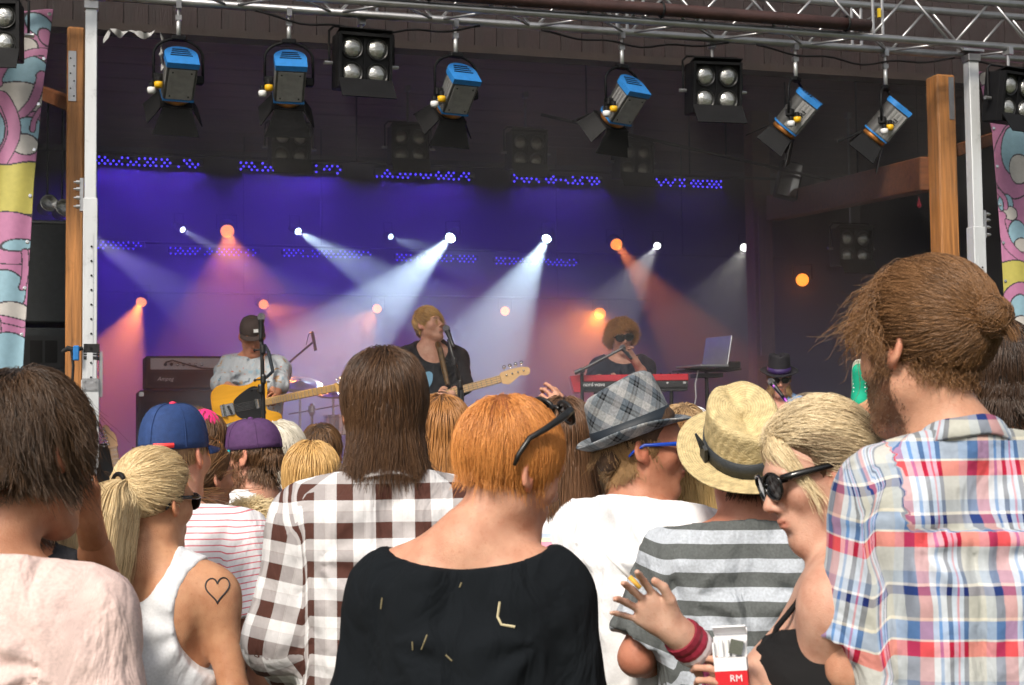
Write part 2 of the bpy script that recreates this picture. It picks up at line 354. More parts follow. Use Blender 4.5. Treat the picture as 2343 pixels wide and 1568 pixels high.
    n1 = n.nodes.new('ShaderNodeTexNoise'); n1.inputs['Scale'].default_value = 9*wr; n1.inputs['Detail'].default_value = 3; n1.inputs['Distortion'].default_value = 1.2; L(mp.outputs[0], n1.inputs['Vector'])
    n2 = n.nodes.new('ShaderNodeTexNoise'); n2.inputs['Scale'].default_value = 600; L(at.outputs['Vector'], n2.inputs['Vector'])
    b1 = n.nodes.new('ShaderNodeBump'); b1.inputs['Strength'].default_value = bump; b1.inputs['Distance'].default_value = .05; L(n1.outputs['Fac'], b1.inputs['Height'])
    b2 = n.nodes.new('ShaderNodeBump'); b2.inputs['Strength'].default_value = .15; b2.inputs['Distance'].default_value = .002; L(n2.outputs['Fac'], b2.inputs['Height']); L(b1.outputs[0], b2.inputs['Normal']); L(b2.outputs[0], b.inputs['Normal'])
    _mats[name] = m; return m

HAIRLINE = ([-.12, -.085, -.05, -.012, .004, .022, .032, .055, .08, .12], [-.078, -.075, -.05, -.02, .01, -.02, .035, .062, .078, .085])
CRAN = Ell((0, -.012, .032), (.075, .097, .089), .03)
def head_prims(fem=False, jaw=1.0, nose=1.0, ears=True):
    j = .94 if fem else 1.0
    p = [Ell((0, -.012, .032), (.075, .097, .089), .03),
         Ell((0, .030, -.036), (.056*j, .060, .082), .05),
         Ell((0, .070, -.112*jaw), (.021*j, .018, .016), .04, tag_='chin'),
         Cone((-.045*j, .004, -.066), (-.012, .066, -.110*jaw), .014, .014, .035), Cone((.045*j, .004, -.066), (.012, .066, -.110*jaw), .014, .014, .035),
         Ell((-.040, .062, -.026), (.022, .018, .020), .03), Ell((.040, .062, -.026), (.022, .018, .020), .03),
         Ell((0, .083, .020), (.050, .011, .009 if fem else .013), .025),
         Ell((-.032, .102, -.002), (.020, .016, .012), .014, sub=True), Ell((.032, .102, -.002), (.020, .016, .012), .014, sub=True),
         Ell((-.032, .079, -.002), (.0135, .0125, .0115), .003), Ell((.032, .079, -.002), (.0135, .0125, .0115), .003),
         Cone((0, .089, .006), (0, .112, -.030), .0078, .0100, .012), Ell((0, .113, -.035), (.0105, .0115, .009), .008),
         Ell((-.0125, .100, -.040), (.008, .011, .0075), .006), Ell((.0125, .100, -.040), (.008, .011, .0075), .006),
         Ell((0, .086, -.070), (.028, .014, .022), .02),
         Ell((0, .0990, -.0645), (.0190, .0080, .0046), .006, tag_='lip'), Ell((0, .0970, -.0755), (.0175, .0085, .0060), .005, tag_='lip'),
         Ell((0, .100, -.0905), (.016, .008, .006), .012, sub=True),
         Cone((-.020, .0985, -.0700), (.020, .0985, -.0700), .0020, .0020, .003, sub=True)]
    if ears:
        for s in (-1, 1):
            rt = euler3(R(-8), R(s*-12), R(s*24))
            p += [Ell((s*.078, -.012, -.004), (.0085, .020, .033), .005, rt), Ell((s*.089, -.008, -.003), (.010, .012, .022), .004, rt, sub=True), Ell((s*.073, .000, -.030), (.007, .009, .011), .008, rt)]
    return p
def hand_prims(side, curl=(.5, .5, .55, .6), spread=.06, thumb=.5, base=None):
    """palm at the wrist origin, fingers along +y, back of the hand +z; side=+1 puts the thumb at -x"""
    t = -side; xs_ = [t*.030, t*.010, -t*.010, -t*.028]; ln = [(.042, .026, .021), (.046, .030, .022), (.043, .028, .021), (.034, .021, .019)]; kn = [.090, .094, .089, .080]
    p = [Ell((t*.002, .045, -.002), (.036, .05, .014), .02), Cone((0, -.03, 0), (0, .015, 0), .026, .026, .02)]
    for i in range(4):
        a = np.array((xs_[i], kn[i]-.012, .002)); ang = 0; c = curl[i] if not isinstance(curl, (int, float)) else curl
        sp_ = spread*(1.5-i)*t; r = .0084 if i < 3 else .0072
        p.append(Cone((xs_[i]*.5, .03, 0), a, .014, r+.002, .012))
        for k in range(3):
            ang += c*(.75 if k == 0 else 1.0); dv = np.array((math.sin(sp_)*math.cos(ang), math.cos(sp_)*math.cos(ang), -math.sin(ang))); b_ = a+dv*ln[i][k]
            p.append(Cone(a, b_, r, r*.9, .004)); a = b_; r *= .9
    a = np.array((t*.022, .02, -.006)); b_ = np.array((t*.045, .052, -.014-.01*thumb)); c_ = b_+np.array((t*.012*(1-thumb), .03, -.012*thumb)); d_ = c_+np.array((-t*.012*thumb, .024, -.008*thumb))
    p += [Cone(a, b_, .016, .0115, .012), Cone(b_, c_, .0112, .0098, .004), Cone(c_, d_, .0098, .0082, .004)]
    return p
def frame(y, z):                              # rotation whose columns are x,y,z with y exact
    y = np.array(y, float); y /= np.linalg.norm(y); z = np.array(z, float); z = z-y*(z@y); z /= np.linalg.norm(z); return np.stack([np.cross(y, z), y, z], 1)

class Person:
    def __init__(s, label, pos, yaw, top=1.75, group=None, fem=False, girth=1.0, shw=1.0, skin=(.60, .36, .25), head=(0, 0, 0), hs=1.0, arms=None, step=.013, hstep=.006,
                 hands=None, lean=0.0, headoff=(0, 0, 0), jaw=1.0, beard=None, brow=None, hunch=0.0, seat=0.0, zbase=0.0, neck=1.0, legs=True, hstepm=.0042):
        s.label = label
        if len(pos) == 3:                            # pos = (px, py, d) of the head's centre: solve stature and feet so that the head is there
            hw = P(*pos); r_ = euler3(R(head[0]), R(head[1]), R(head[2]))@(np.array((0, .012, .112))*hs) + np.array(headoff)
            k = (hw.z-zbase-r_[2])/1.55; top = 1.78*k; hl_ = np.array((0, -.016+hunch*.5))+r_[:2]; c_, s_ = math.cos(yaw), math.sin(yaw)
            pos = (hw.x-(c_*hl_[0]-s_*hl_[1]), hw.y-(s_*hl_[0]+c_*hl_[1]))
        k = (top)/1.78; s.k = k; s.pos = pos; s.fem = fem; s.yaw = yaw; s.skin = np.array(skin); g = girth; s.step = step; s.hs = hs
        sw = .185*shw*(.92 if fem else 1)*(k**.5); s.sw = sw
        zs_ = 1.435*k; s.zsh = zs_
        nb = np.array((0, -.02+hunch*.5, 1.515*k)); s.nb = nb
        hr = euler3(R(head[0]), R(head[1]), R(head[2])); s.hr = hr
        piv = nb+np.array((0, .004, .035*k)); ho = piv + hr@(np.array((0, .012, .112))*hs) + np.array(headoff); s.ho = ho
        y0 = hunch*.35
        T = [Ell((0, 0, .95*k), (.162*g*(1.05 if fem else 1), .112*g, .13*k), .08, tag_='t'), Ell((0, .005, 1.10*k), (.137*g*(.92 if fem else 1), .098*g, .16*k), .1, tag_='t'),
             Ell((0, -.004+y0, 1.275*k), (.158*g*(.92 if fem else 1), .112*g, .185*k), .1, tag_='t'),
             Cone((-sw*.78, -.012+y0, zs_-.01), (sw*.78, -.012+y0, zs_-.01), .062*g, .062*g, .08, tag_='t'),
             Cone((-sw*.70, -.022+y0, zs_+.012), nb+np.array((-.012, -.012, .0)), .044, .050, .06, tag_='t'), Cone((sw*.70, -.022+y0, zs_+.012), nb+np.array((.012, -.012, .0)), .044, .050, .06, tag_='t'),
             Ell((-.085, -.085+y0, 1.36*k), (.055, .03, .075), .06, tag_='t'), Ell((.085, -.085+y0, 1.36*k), (.055, .03, .075), .06, tag_='t')]
        if fem: T += [Ell((-.075, .085+y0, 1.255*k), (.062, .062, .06), .05, tag_='t'), Ell((.075, .085+y0, 1.255*k), (.062, .062, .06), .05, tag_='t')]
        T.append(Cone((0, -.165+y0, 1.10*k), (0, -.175+y0, 1.44*k), .030, .030, .06, tag_='t', sub=True))
        s.T = T
        N = [Cone(nb+np.array((0, -.002, -.03)), ho+hr@(np.array((0, -.022, -.055))*hs), .060*neck*(.88 if fem else 1), .053*neck*(.88 if fem else 1), .032, tag_='n')]
        s.N = N
        s.arm = {}; A = []; s.H = []
        arms = arms or {}
        cz_, sz_ = math.cos(-yaw), math.sin(-yaw)
        def loc(q_): w_ = P(*q_); x_, y_ = w_.x-pos[0], w_.y-pos[1]; return np.array((cz_*x_-sz_*y_, sz_*x_+cz_*y_, w_.z-zbase))
        s.loc = loc
        for d_ in arms.values():
            for a_, b_ in (('epx', 'e'), ('wpx', 'w')):
                if a_ in d_: d_[b_] = loc(d_[a_])
            if 'fpx' in d_: d_['f'] = loc(d_['fpx'])-d_['w']
        for sd_, nm in ((-1, 'l'), (1, 'r')):
            sh = np.array((sd_*sw, -.010+y0, zs_-.022)); d_ = arms.get(nm, {})
            el = np.array(d_.get('e', (sd_*(sw+.062), -.045+y0, zs_-.315*k))); wr = np.array(d_.get('w', (sd_*(sw+.055), .085+y0, zs_-.545*k)))
            ra = .050*g*(.86 if fem else 1); s.arm[nm] = (sh, el, wr, ra)
            A += [Ell(sh+np.array((sd_*.004, 0, -.012)), (ra*1.10, ra*1.12, ra*1.25), .05, tag_='a'+nm), Cone(sh, el, ra, ra*.80, .05, tag_='a'+nm), Cone(el, el+(wr-el)*.45, ra*.80, ra*.72, .03, tag_='a'+nm), Cone(el+(wr-el)*.45, wr, ra*.72, ra*.52, .03, tag_='a'+nm)]
            fy = np.array(d_.get('f', wr-el)); fz = np.array(d_.get('z', (sd_, 0, .1))); fm = frame(fy, fz)
            hp = moved(hand_prims(sd_, d_.get('curl', (.35, .4, .45, .5)), d_.get('spread', .06), d_.get('thumb', .4)), fm, wr+fm[:, 1]*.012, k*(.93 if fem else 1.02)); s.H.append((nm, hp, wr, el))
        s.A = A
        Lg = []
        for sd_ in (-1, 1):
            Lg += [Cone((sd_*.088*g, 0, .90*k), (sd_*.098, .01, .49*k), .082*g, .056*g, .05, tag_='l'), Cone((sd_*.098, .01, .49*k), (sd_*.10, -.01, .09*k), .055*g, .040, .04, tag_='l'), Cone((sd_*.10, -.03, .045), (sd_*.115, .13, .035), .042, .034, .03, tag_='l')]
        if seat:
            Lg = []
            for sd_ in (-1, 1): Lg += [Cone((sd_*.09, 0, .90*k), (sd_*.14, .40, .90*k), .082*g, .056*g, .05, tag_='l'), Cone((sd_*.14, .40, .90*k), (sd_*.15, .36, seat+.09), .055*g, .040, .04, tag_='l'), Cone((sd_*.15, .34, seat+.045), (sd_*.16, .50, seat+.035), .042, .034, .03, tag_='l')]
        s.L = Lg
        hp = head_prims(fem, jaw); s.HP = moved(hp, hr, ho, hs)
        # ---- the skin: one continuous surface
        allp = T+A+N+s.HP+Lg
        los = np.min([p.box(.02)[0] for p in allp], 0); his = np.max([p.box(.02)[1] for p in allp], 0)
        hl = np.min([p.box(.006)[0] for p in s.HP], 0); hh = np.max([p.box(.006)[1] for p in s.HP], 0)
        xs = axis(los[0], his[0], [(hl[0], hh[0], hstep)], step); ys = axis(los[1], his[1], [(hl[1], hh[1], hstep)], step); zs = axis(0.0-.02, his[2], [(hl[2]-.0, hh[2], hstep), (nb[2]-.22, hl[2], min(step, .010)), (.85*k, nb[2], step)], .035)
        f = field(T+A+N+Lg+s.HP, xs, ys, zs)
        V, F = nets(f, xs, ys, zs)
        for nm, hpz, wr, el in s.H:
            if hands and nm in hands:
                pr = hpz+[Cone(el+(wr-el)*.72, wr, .034*k, .0262*k, .02)]; lo = np.min([p.box(.012)[0] for p in pr], 0); hi = np.max([p.box(.012)[1] for p in pr], 0)
                xa, ya, za = [np.arange(lo[q], hi[q], hstepm) for q in range(3)]
                v2, f2 = nets(field(pr, xa, ya, za), xa, ya, za); F = np.concatenate([F, f2+len(V)]); V = np.concatenate([V, v2])
            else:
                pr = hpz; lo = np.min([p.box(.012)[0] for p in pr], 0); hi = np.max([p.box(.012)[1] for p in pr], 0)
                xa, ya, za = [np.arange(lo[q], hi[q], .0075) for q in range(3)]
                v2, f2 = nets(field(pr, xa, ya, za), xa, ya, za); F = np.concatenate([F, f2+len(V)]); V = np.concatenate([V, v2])
        V = relax(V, F, 1, .35)
        C = np.tile(s.skin, (len(V), 1))
        q = ((V-ho)@hr)/hs                                  # head-local coordinates
        def tint(w_, c_): C[:] = C*(1-w_[:, None]) + w_[:, None]*np.array(c_)
        near = np.linalg.norm(q, axis=1) < .2
        ear = np.clip(1.3-np.abs(np.abs(q[:, 0])-.081)/.012, 0, 1)*near*(np.abs(q[:, 2]) < .045)*(np.abs(q[:, 1]+.008) < .03)
        tint(ear*.45, s.skin*np.array((1.1, .66, .62)))
        chk = np.exp(-(((np.abs(q[:, 0])-.04)/.022)**2+((q[:, 1]-.07)/.03)**2+((q[:, 2]+.03)/.022)**2))*near; tint(chk*.35, s.skin*np.array((1.06, .72, .68)))
        ns = np.exp(-((q[:, 0]/.014)**2+((q[:, 1]-.11)/.015)**2+((q[:, 2]+.036)/.014)**2))*near; tint(ns*.35, s.skin*np.array((1.05, .72, .66)))
        lip = np.clip(1.6-((q[:, 0]/.0215)**2+((q[:, 2]+.070)/.0105)**2), 0, 1)*(q[:, 1] > .083)*near; tint(np.clip(lip*1.4, 0, 1)*.6, s.skin*np.array((.92, .52, .50)))
        if brow is not None:
            bw = np.clip(1.5-(((np.abs(q[:, 0])-.034)/.02)**2+((q[:, 2]-.019-.1*(np.abs(q[:, 0])-.03))/.0055)**2), 0, 1)*(q[:, 1] > .05)*near; tint(bw*.8, brow)
        if beard is not None:
            bd = np.clip((-.038-q[:, 2]+.25*(.07-q[:, 1]).clip(-1, .05))/.02, 0, 1)*(q[:, 1] > .01)*near*(np.linalg.norm(q*np.array((1, 1, .9)), axis=1) > .05)*np.clip((q[:, 2]+.135)/.02, 0, 1)
            bd *= 1-np.clip(lip*1.4, 0, 1); tint(bd*beard[1], beard[0])
        s.q = q; s.V = V; s.C = C; s.F = F
        o = np_mesh('person', V, F, skin_mat(), cols=C); tag(o, label, 'person', group); s.o = o
        o.matrix_world = Matrix.Translation((pos[0], pos[1], zbase)) @ Matrix.Rotation(yaw, 4, 'Z')
        s.step = step
    def recolor(s, fn):                              # skin marks with a shape of their own
        fn(s.V, s.C); s.o.data.attributes['col'].data.foreach_set('color', np.concatenate([s.C, np.ones((len(s.V), 1))], 1).astype(np.float32).ravel())
    def cuv(s, V):
        ang = np.arctan2(V[:, 0], -V[:, 1]-.02); r = .16
        u = np.where(np.abs(ang) < 1.2, V[:, 0]*1.0 + 0*ang, np.sign(ang)*(.16*.93+(np.abs(ang)-1.2)*r)); v = V[:, 2].copy(); wv = np.zeros(len(V))
        td = pdist(s.T, V)
        for nm in ('l', 'r'):
            sh, el, wr, ra = s.arm[nm]; sg = -1 if nm == 'l' else 1
            ab = el-sh; L1 = np.linalg.norm(ab); t1 = (V-sh)@ab/L1**2; d1 = np.linalg.norm(V-sh-np.clip(t1, 0, 1)[:, None]*ab, axis=1)
            bc = wr-el; L2 = np.linalg.norm(bc); t2 = (V-el)@bc/L2**2; d2 = np.linalg.norm(V-el-np.clip(t2, 0, 1)[:, None]*bc, axis=1)
            up = (V-el)@(ab/L1+bc/L2) < 0; al = np.where(up, t1.clip(-.2, None)*L1, L1+t2*L2)
            dd_ = td-(np.minimum(d1, d2)-ra); m = np.clip(.5+dd_/.03, 0, 1)*np.clip(.5+(V[:, 0]*sg-s.sw*.95)/.016, 0, 1); m = np.maximum(m, np.clip((dd_-.02)/.03, 0, 1)); m = m*m*(3-2*m)
            a1, b1 = ab/L1, bc/L2; ref = np.cross(a1, np.array((0, 1., .3))); ref /= np.linalg.norm(ref); vx = np.cross(a1, b1); cs = a1@b1; ref2 = ref*cs+np.cross(vx, ref)+vx*(vx@ref)/(1+cs+1e-6)
            ax = np.where(up[:, None], a1, b1); rel = V-np.where(up[:, None], sh, el); e1 = np.where(up[:, None], ref, ref2); e2 = np.cross(ax, e1)
            an = np.arctan2((rel*e1).sum(1), (rel*e2).sum(1)); u = u*(1-m)+m*(an*.062+sg*.3); v = v*(1-m)+m*(s.zsh-al); wv = np.where(m > .5, sg, wv)
        return np.stack([u, v, wv], 1)
    def garment(s, name, m, prims, g=.012, step=None, clips=(), subs=(), folds=.006, seed=0, lo=None, hi=None, fold_an=(1, 1, .35), label=None, fsc=22, shell=None, cuv=True, yoke=None):
        st = step or s.step
        l_ = np.min([p.box(g+.03)[0] for p in prims], 0); h_ = np.max([p.box(g+.03)[1] for p in prims], 0)
        if lo is not None: l_[2] = max(l_[2], lo)
        if hi is not None: h_[2] = min(h_[2], hi)
        xs, ys, zs = [np.arange(l_[q], h_[q]+st, st) for q in range(3)]
        f = field(prims, xs, ys, zs, g)
        X, Y, Z = xs[:, None, None], ys[None, :, None], zs[None, None, :]
        if folds:
            w1 = wav(X, Y, Z, fsc, seed, 5, fold_an); w2 = wav(X+.02*w1, Y, Z+.03*w1, fsc*1.5, seed+5, 5, (1, 1, .5)); w3 = wav(X, Y, Z+.02*w2, fsc*2.6, seed+9, 5, (.6, 1, 1.1))
            fo = .9*w1 + .9*(np.abs(w2)*1.6-.6) + .55*(np.abs(w3)*1.5-.5)
            for sd_ in (-1, 1):                                  # creases fanning out from the armpits
                ax_, az_ = sd_*s.sw*.86, s.zsh-.10; rr = np.sqrt((X-ax_)**2+(Z-az_)**2)+1e-3; th_ = np.arctan2(Z-az_, -sd_*(X-ax_)); fo = fo + 1.7*np.sin(th_*7+seed+rr*9)*np.exp(-((rr-.075)/.07)**2)*np.clip((th_+2.2)/.6, 0, 1)*(th_ < .9)
            f = f + folds*(fo-.9).clip(-3.2, .9).astype(np.float32)
        if yoke:                                          # yoke seam and box pleat of a back
            f = f + ((Y < -.02)*(.0045*np.exp(-((Z-yoke)/.006)**2) - .003*(Z > yoke)*(Z < yoke+.02) + (Z < yoke)*(.010*np.exp(-((np.abs(X)-.019)/.006)**2)-.004*(np.abs(X) < .017))*np.clip((Z-yoke+.42)/.3, 0, 1))).astype(np.float32)
        for c in clips: f = np.maximum(f, c(X, Y, Z).astype(np.float32)*np.ones_like(f))
        for p in subs: f = smax(f, -p.d(X, Y, Z).astype(np.float32), .008)
        if shell is not None: f = np.maximum(f, -(field(prims, xs, ys, zs, g-shell)))
        f[:, :, 0] = np.maximum(f[:, :, 0], .01); f[:, :, -1] = np.maximum(f[:, :, -1], .01)
        V, F = nets(f, xs, ys, zs); V = relax(V, F, 1, .4)
        uv = s.cuv(V) if cuv else V
        if yoke: mk = (V[:, 2] > yoke) & (np.abs(V[:, 0]) < s.sw*.93); uv[mk, 1] += .062; uv[mk, 0] += .02
        o = np_mesh(name, V, F, m, s.o, {'cuv': uv})
        if label: o['label'] = label
        return o
    def shirt(s, m, sleeve='short', loose=.014, neck='crew', hem=.80, name='shirt', folds=.006, seed=0, subs=(), step=None, sl=None, arms='lr', clips=(), drop=.0, flare=.0, neckz=0.0, yoke=None):
        k = s.k; pr = [p for p in s.T]
        hx = .150*(1 if not s.fem else .97); pr = pr + [Cone((0, -.002, 1.22*k), (0, 0, (hem)*k), .128, .118+flare, .09, tag_='t'), Cone((-.05, 0, 1.22*k), (-.06, 0, hem*k), .105, .105+flare, .08, tag_='t'), Cone((.05, 0, 1.22*k), (.06, 0, hem*k), .105, .105+flare, .08, tag_='t')]
        if sleeve != 'none':
            for nm in arms:
                sh, el, wr, ra = s.arm[nm]
                pr.append(Ell(sh+np.array((0, 0, -.012)), (ra*1.08, ra*1.12, ra*1.25), .05, tag_='a'))
                if sleeve == 'short': t = sl or .58; pr.append(Cone(sh, sh+(el-sh)*t, ra*1.08, ra*1.04+.006, .05, True))
                else:
                    t = sl if sl else (.5 if sleeve == 'half' else .93)
                    pr += [Cone(sh, el, ra*1.08, ra*.98, .05), Cone(el, el+(wr-el)*t, ra*.98, ra*(.98-.22*t)+.004, .035, True)]
        cl = [lambda X, Y, Z: hem*k-Z + .012*np.sin(X*25+Y*18)] + list(clips)
        nz = s.nb[2]+neckz
        if neck == 'crew': cl.append(lambda X, Y, Z: (Z-nz-.006)+.28*(Y-s.nb[1]))
        elif neck == 'low': cl.append(lambda X, Y, Z: (Z-nz+.008)+.45*(Y-s.nb[1]))
        return s.garment(name, m, pr, loose, step, cl, subs, folds, seed, lo=(hem-.03)*k, yoke=yoke)
    def trousers(s, m):
        pr = [p for p in s.T[:2]]+[p for p in s.L if not (p.a[2] < .06)]
        return s.garment('trousers', m, pr, .016, .022, [lambda X, Y, Z: Z-1.0*s.k, lambda X, Y, Z: .07-Z], (), .004)
    def collar(s, m, h=.036, r=.066, name='collar', z=0.0, tilt=.25, vo=0.0):
        b_ = s.nb+np.array((0, -.012, z)); n = 40; V = []; F = []
        for i in range(n):
            a = 2*math.pi*i/n; c_, s_ = math.sin(a), -math.cos(a)           # a=0 at the back
            fr = (1-math.cos(a))/2                                          # 0 back 1 front
            for (rr, zz) in ((r*1.08, -.005), (r*1.00, h*(1-.35*fr)), (r*1.10, h*(1.06-.4*fr)), (r*1.34, h*.38-.008*fr-fr*.025), (r*1.30, h*.30-.01*fr-fr*.02)):
                V.append(b_+np.array((c_*rr, s_*rr*.98, zz-fr*.055+.002*math.sin(5*a))))
        for i in range(n):
            if .455 < (i+.5)/n < .545: continue
            for q_ in range(4): F.append((i*5+q_, ((i+1) % n)*5+q_, ((i+1) % n)*5+q_+1, i*5+q_+1))
        V = np.array(V); ang = np.arctan2(V[:, 0], -(V[:, 1]-b_[1])); uv = np.stack([ang*.075, V[:, 2]+vo, 0*ang], 1)
        o = np_mesh(name, V, np.array(F), m, s.o, {'cuv': uv}); md = o.modifiers.new('thick', 'SOLIDIFY'); md.thickness = .003; return o
    # ---- hair
    def scalp_ok(s, q):
        return q[:, 2] > np.interp(q[:, 1], *HAIRLINE)
    def hair(s, color, n=4000, L=.1, Lv=.25, color2=None, grav=.5, stiff=1.0, lift=.35, comb=None, cw=.6, noise=.25, rad=.0008, steps=12, clump=.5, nclump=260, curl=0, curlf=3, margin=(.004, .016), tie=None, cap=.006, volume=(), name='hair', extra=None,
             mask=None, seed=1, collide_body=True, hairline_shift=0.0, capclip=None, mname=None, cap_dark=.75, fly=.05, tip=.35, Lfn=None, collvol=None, tieL=1.0, hug=.8, layer=None):
        g = np.random.default_rng(seed); hs = s.hs
        m = hair_mat(color, color2, mname)
        # volume under the strands
        pr = moved([Ell(CRAN.c, CRAN.r, .03)]+list(volume), s.hr, s.ho, hs); st = .0065*hs
        lo = np.min([p.box(cap+.02)[0] for p in pr], 0); hi = np.max([p.box(cap+.02)[1] for p in pr], 0)
        xs, ys, zs = [np.arange(lo[q], hi[q], st) for q in range(3)]
        f0 = field(pr[:1], xs, ys, zs, cap)
        X, Y, Z = np.meshgrid(xs, ys, zs, indexing='ij'); Q = (np.stack([X, Y, Z], -1)-s.ho)@s.hr/hs
        hl = (np.interp(Q[..., 1], *HAIRLINE)+hairline_shift-Q[..., 2])*.8
        f0 = smax(f0, hl.astype(np.float32), .006)
        if len(pr) > 1: f0 = smin(f0, field(pr[1:], xs, ys, zs, 0), .02)
        f0 = f0 + .0022*wav(X, Y, Z, 110, 2, 6, (1, 1, .4)).astype(np.float32)
        if capclip is not None: f0 = np.maximum(f0, capclip(Q).astype(np.float32))
        V, F = nets(f0, xs, ys, zs)
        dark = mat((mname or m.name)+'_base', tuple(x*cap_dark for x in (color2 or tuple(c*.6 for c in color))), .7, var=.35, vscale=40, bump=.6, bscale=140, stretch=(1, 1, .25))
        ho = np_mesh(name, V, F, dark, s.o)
        # roots on the scalp
        roots = []; nr = []
        while sum(map(len, roots)) < n:
            d = g.normal(size=(n*2, 3)); d /= np.linalg.norm(d, axis=1, keepdims=True); q = CRAN.c+d*CRAN.r; ok = q[:, 2] > np.interp(q[:, 1], *HAIRLINE)+hairline_shift
            if mask is not None: ok &= mask(q)
            roots.append(q[ok]); nn = d/CRAN.r; nr.append((nn/np.linalg.norm(nn, axis=1, keepdims=True))[ok])
        q = np.concatenate(roots)[:n]; nn = np.concatenate(nr)[:n]
        p = q@s.hr.T*hs+s.ho; nw = nn@s.hr.T
        coll = moved([Ell(CRAN.c, CRAN.r, .03), head_prims(s.fem)[1]]+list(collvol if collvol is not None else volume), s.hr, s.ho, hs)+list(s.N)
        if collide_body: coll = coll+s.T[3:6]
        mg = g.uniform(margin[0], margin[1], n); out = np.zeros((n, steps+1, 3)); out[:, 0] = p
        d = nw*lift
        if comb is not None: c0 = comb(q, nn, g); d = d+c0@s.hr.T*cw
        d /= np.linalg.norm(d, axis=1, keepdims=True)+1e-9
        ln = L*(1+Lv*g.normal(size=n).clip(-1.6, 1.6)) if Lfn is None else Lfn(q)*(1+Lv*g.normal(size=n).clip(-1.6, 1.6))
        if layer: ln = ln*g.uniform(layer[0], layer[1], n)
        if tie is not None: ln = np.minimum(ln, np.linalg.norm(q-np.array(tie), axis=1)*1.12*tieL)
        seg = ln/steps; wob = g.normal(size=(n, 3))
        for i in range(1, steps+1):
            dd = d*stiff + np.array((0, 0, -1.))*grav*(1.0) + wob*noise*.3+g.normal(size=(n, 3))*noise*.25
            if comb is not None: qq = (p-s.ho)@s.hr/hs; dd = dd+(comb(qq, nn, g)@s.hr.T)*cw
            qc = ((p-s.ho)@s.hr/hs-CRAN.c); nl = qc/CRAN.r**2; nl /= np.linalg.norm(nl, axis=1, keepdims=True)+1e-9; nl = nl@s.hr.T
            near_ = np.clip(1-(np.linalg.norm(qc/CRAN.r, axis=1)-1.15)/.5, 0, 1)*(qc[:, 2] > -.07)
            dd = dd/(np.linalg.norm(dd, axis=1, keepdims=True)+1e-9); dd = dd-nl*((dd*nl).sum(1).clip(0, None)*hug*near_+.12*hug*near_)[:, None]
            d = dd/(np.linalg.norm(dd, axis=1, keepdims=True)+1e-9); p = p+d*seg[:, None]
            pn = p.copy(); dist = pdist(coll, p)-mg*min(1, i/3); mk = dist < 0
            if mk.any(): pn[mk] = push_out(coll, p[mk], 0) if False else s._push(coll, p[mk], mg[mk]*min(1, i/3))
            p = pn; out[:, i] = p
        tone = g.uniform(size=n)
        if clump and nclump:
            gi = g.choice(n, min(nclump, n), replace=False); near = np.zeros(n, int)
            for a in range(0, n, 2000): near[a:a+2000] = gi[np.argmin(((out[a:a+2000, None, 0]-out[None, gi, 0])**2).sum(-1), 1)]
            ct = g.uniform(size=n); tone = .62*ct[near]+.38*tone
            tt = np.linspace(0, 1, steps+1)[None, :, None]; wgt = clump*tt**.9*(g.uniform(.4, 1, n)[:, None, None]); fl = (g.uniform(size=n) > fly)[:, None, None]
            out = out+wgt*fl*(out[near]-out)
        if curl:
            ph = g.uniform(0, 6.28, (n, 1)); tt = np.linspace(0, 1, steps+1)[None]; a_ = g.normal(size=(n, 3)); a_ /= np.linalg.norm(a_, axis=1, keepdims=True); b_ = np.cross(a_, g.normal(size=(n, 3))); b_ /= np.linalg.norm(b_, axis=1, keepdims=True)
            fr = curlf*g.uniform(.7, 1.3, (n, 1)); env = curl*np.minimum(1, tt*3)
            out = out+(env*np.cos(fr*6.28*tt+ph))[..., None]*a_[:, None]+(env*np.sin(fr*6.28*tt+ph))[..., None]*b_[:, None]
        if extra is not None:
            for e in extra: k_ = g.uniform(size=24); tone = np.concatenate([tone, .6*k_[np.arange(len(e)) % 24]+.4*g.uniform(size=len(e))])
            out = np.concatenate([out]+[e for e in extra])
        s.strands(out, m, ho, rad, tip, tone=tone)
        return ho
    def whiskers(s, color, n, L, region, seed=3, rad=.0006, color2=None, mname='whiskers', down=.7):
        g = np.random.default_rng(seed); q = s.q; ok = np.nonzero(region(q) & (np.linalg.norm(q, axis=1) < .2))[0]
        if len(ok) == 0: return
        me = s.o.data; N_ = np.zeros(len(me.vertices)*3, np.float32); me.vertices.foreach_get('normal', N_); N_ = N_.reshape(-1, 3)
        i = g.choice(ok, n); p0 = s.V[i]+g.normal(size=(n, 3))*.0025; d = N_[i]*.6+np.array((0, 0, -down))+g.normal(size=(n, 3))*.3; d /= np.linalg.norm(d, axis=1, keepdims=True); ln = L*g.uniform(.4, 1.2, n)
        out = np.stack([p0+d*(ln*t)[:, None]+np.array((0, 0, -1))*(ln*t*t*.25)[:, None] for t in (0, .35, .7, 1)], 1); s.strands(out, hair_mat(color, color2, mname), s.o, rad, .4, 'beard')
    def _push(s, prims, Pn, mg):
        for _ in range(2):
            d = pdist(prims, Pn)-mg; m = d < 0
            if not m.any(): break
            Q = Pn[m]; e = 2e-3; G = np.stack([pdist(prims, Q+np.eye(3)[i]*e)-pdist(prims, Q-np.eye(3)[i]*e) for i in range(3)], 1)
            G /= np.linalg.norm(G, axis=1, keepdims=True)+1e-9; Pn = Pn.copy(); Pn[m] = Q-d[m][:, None]*G
        return Pn
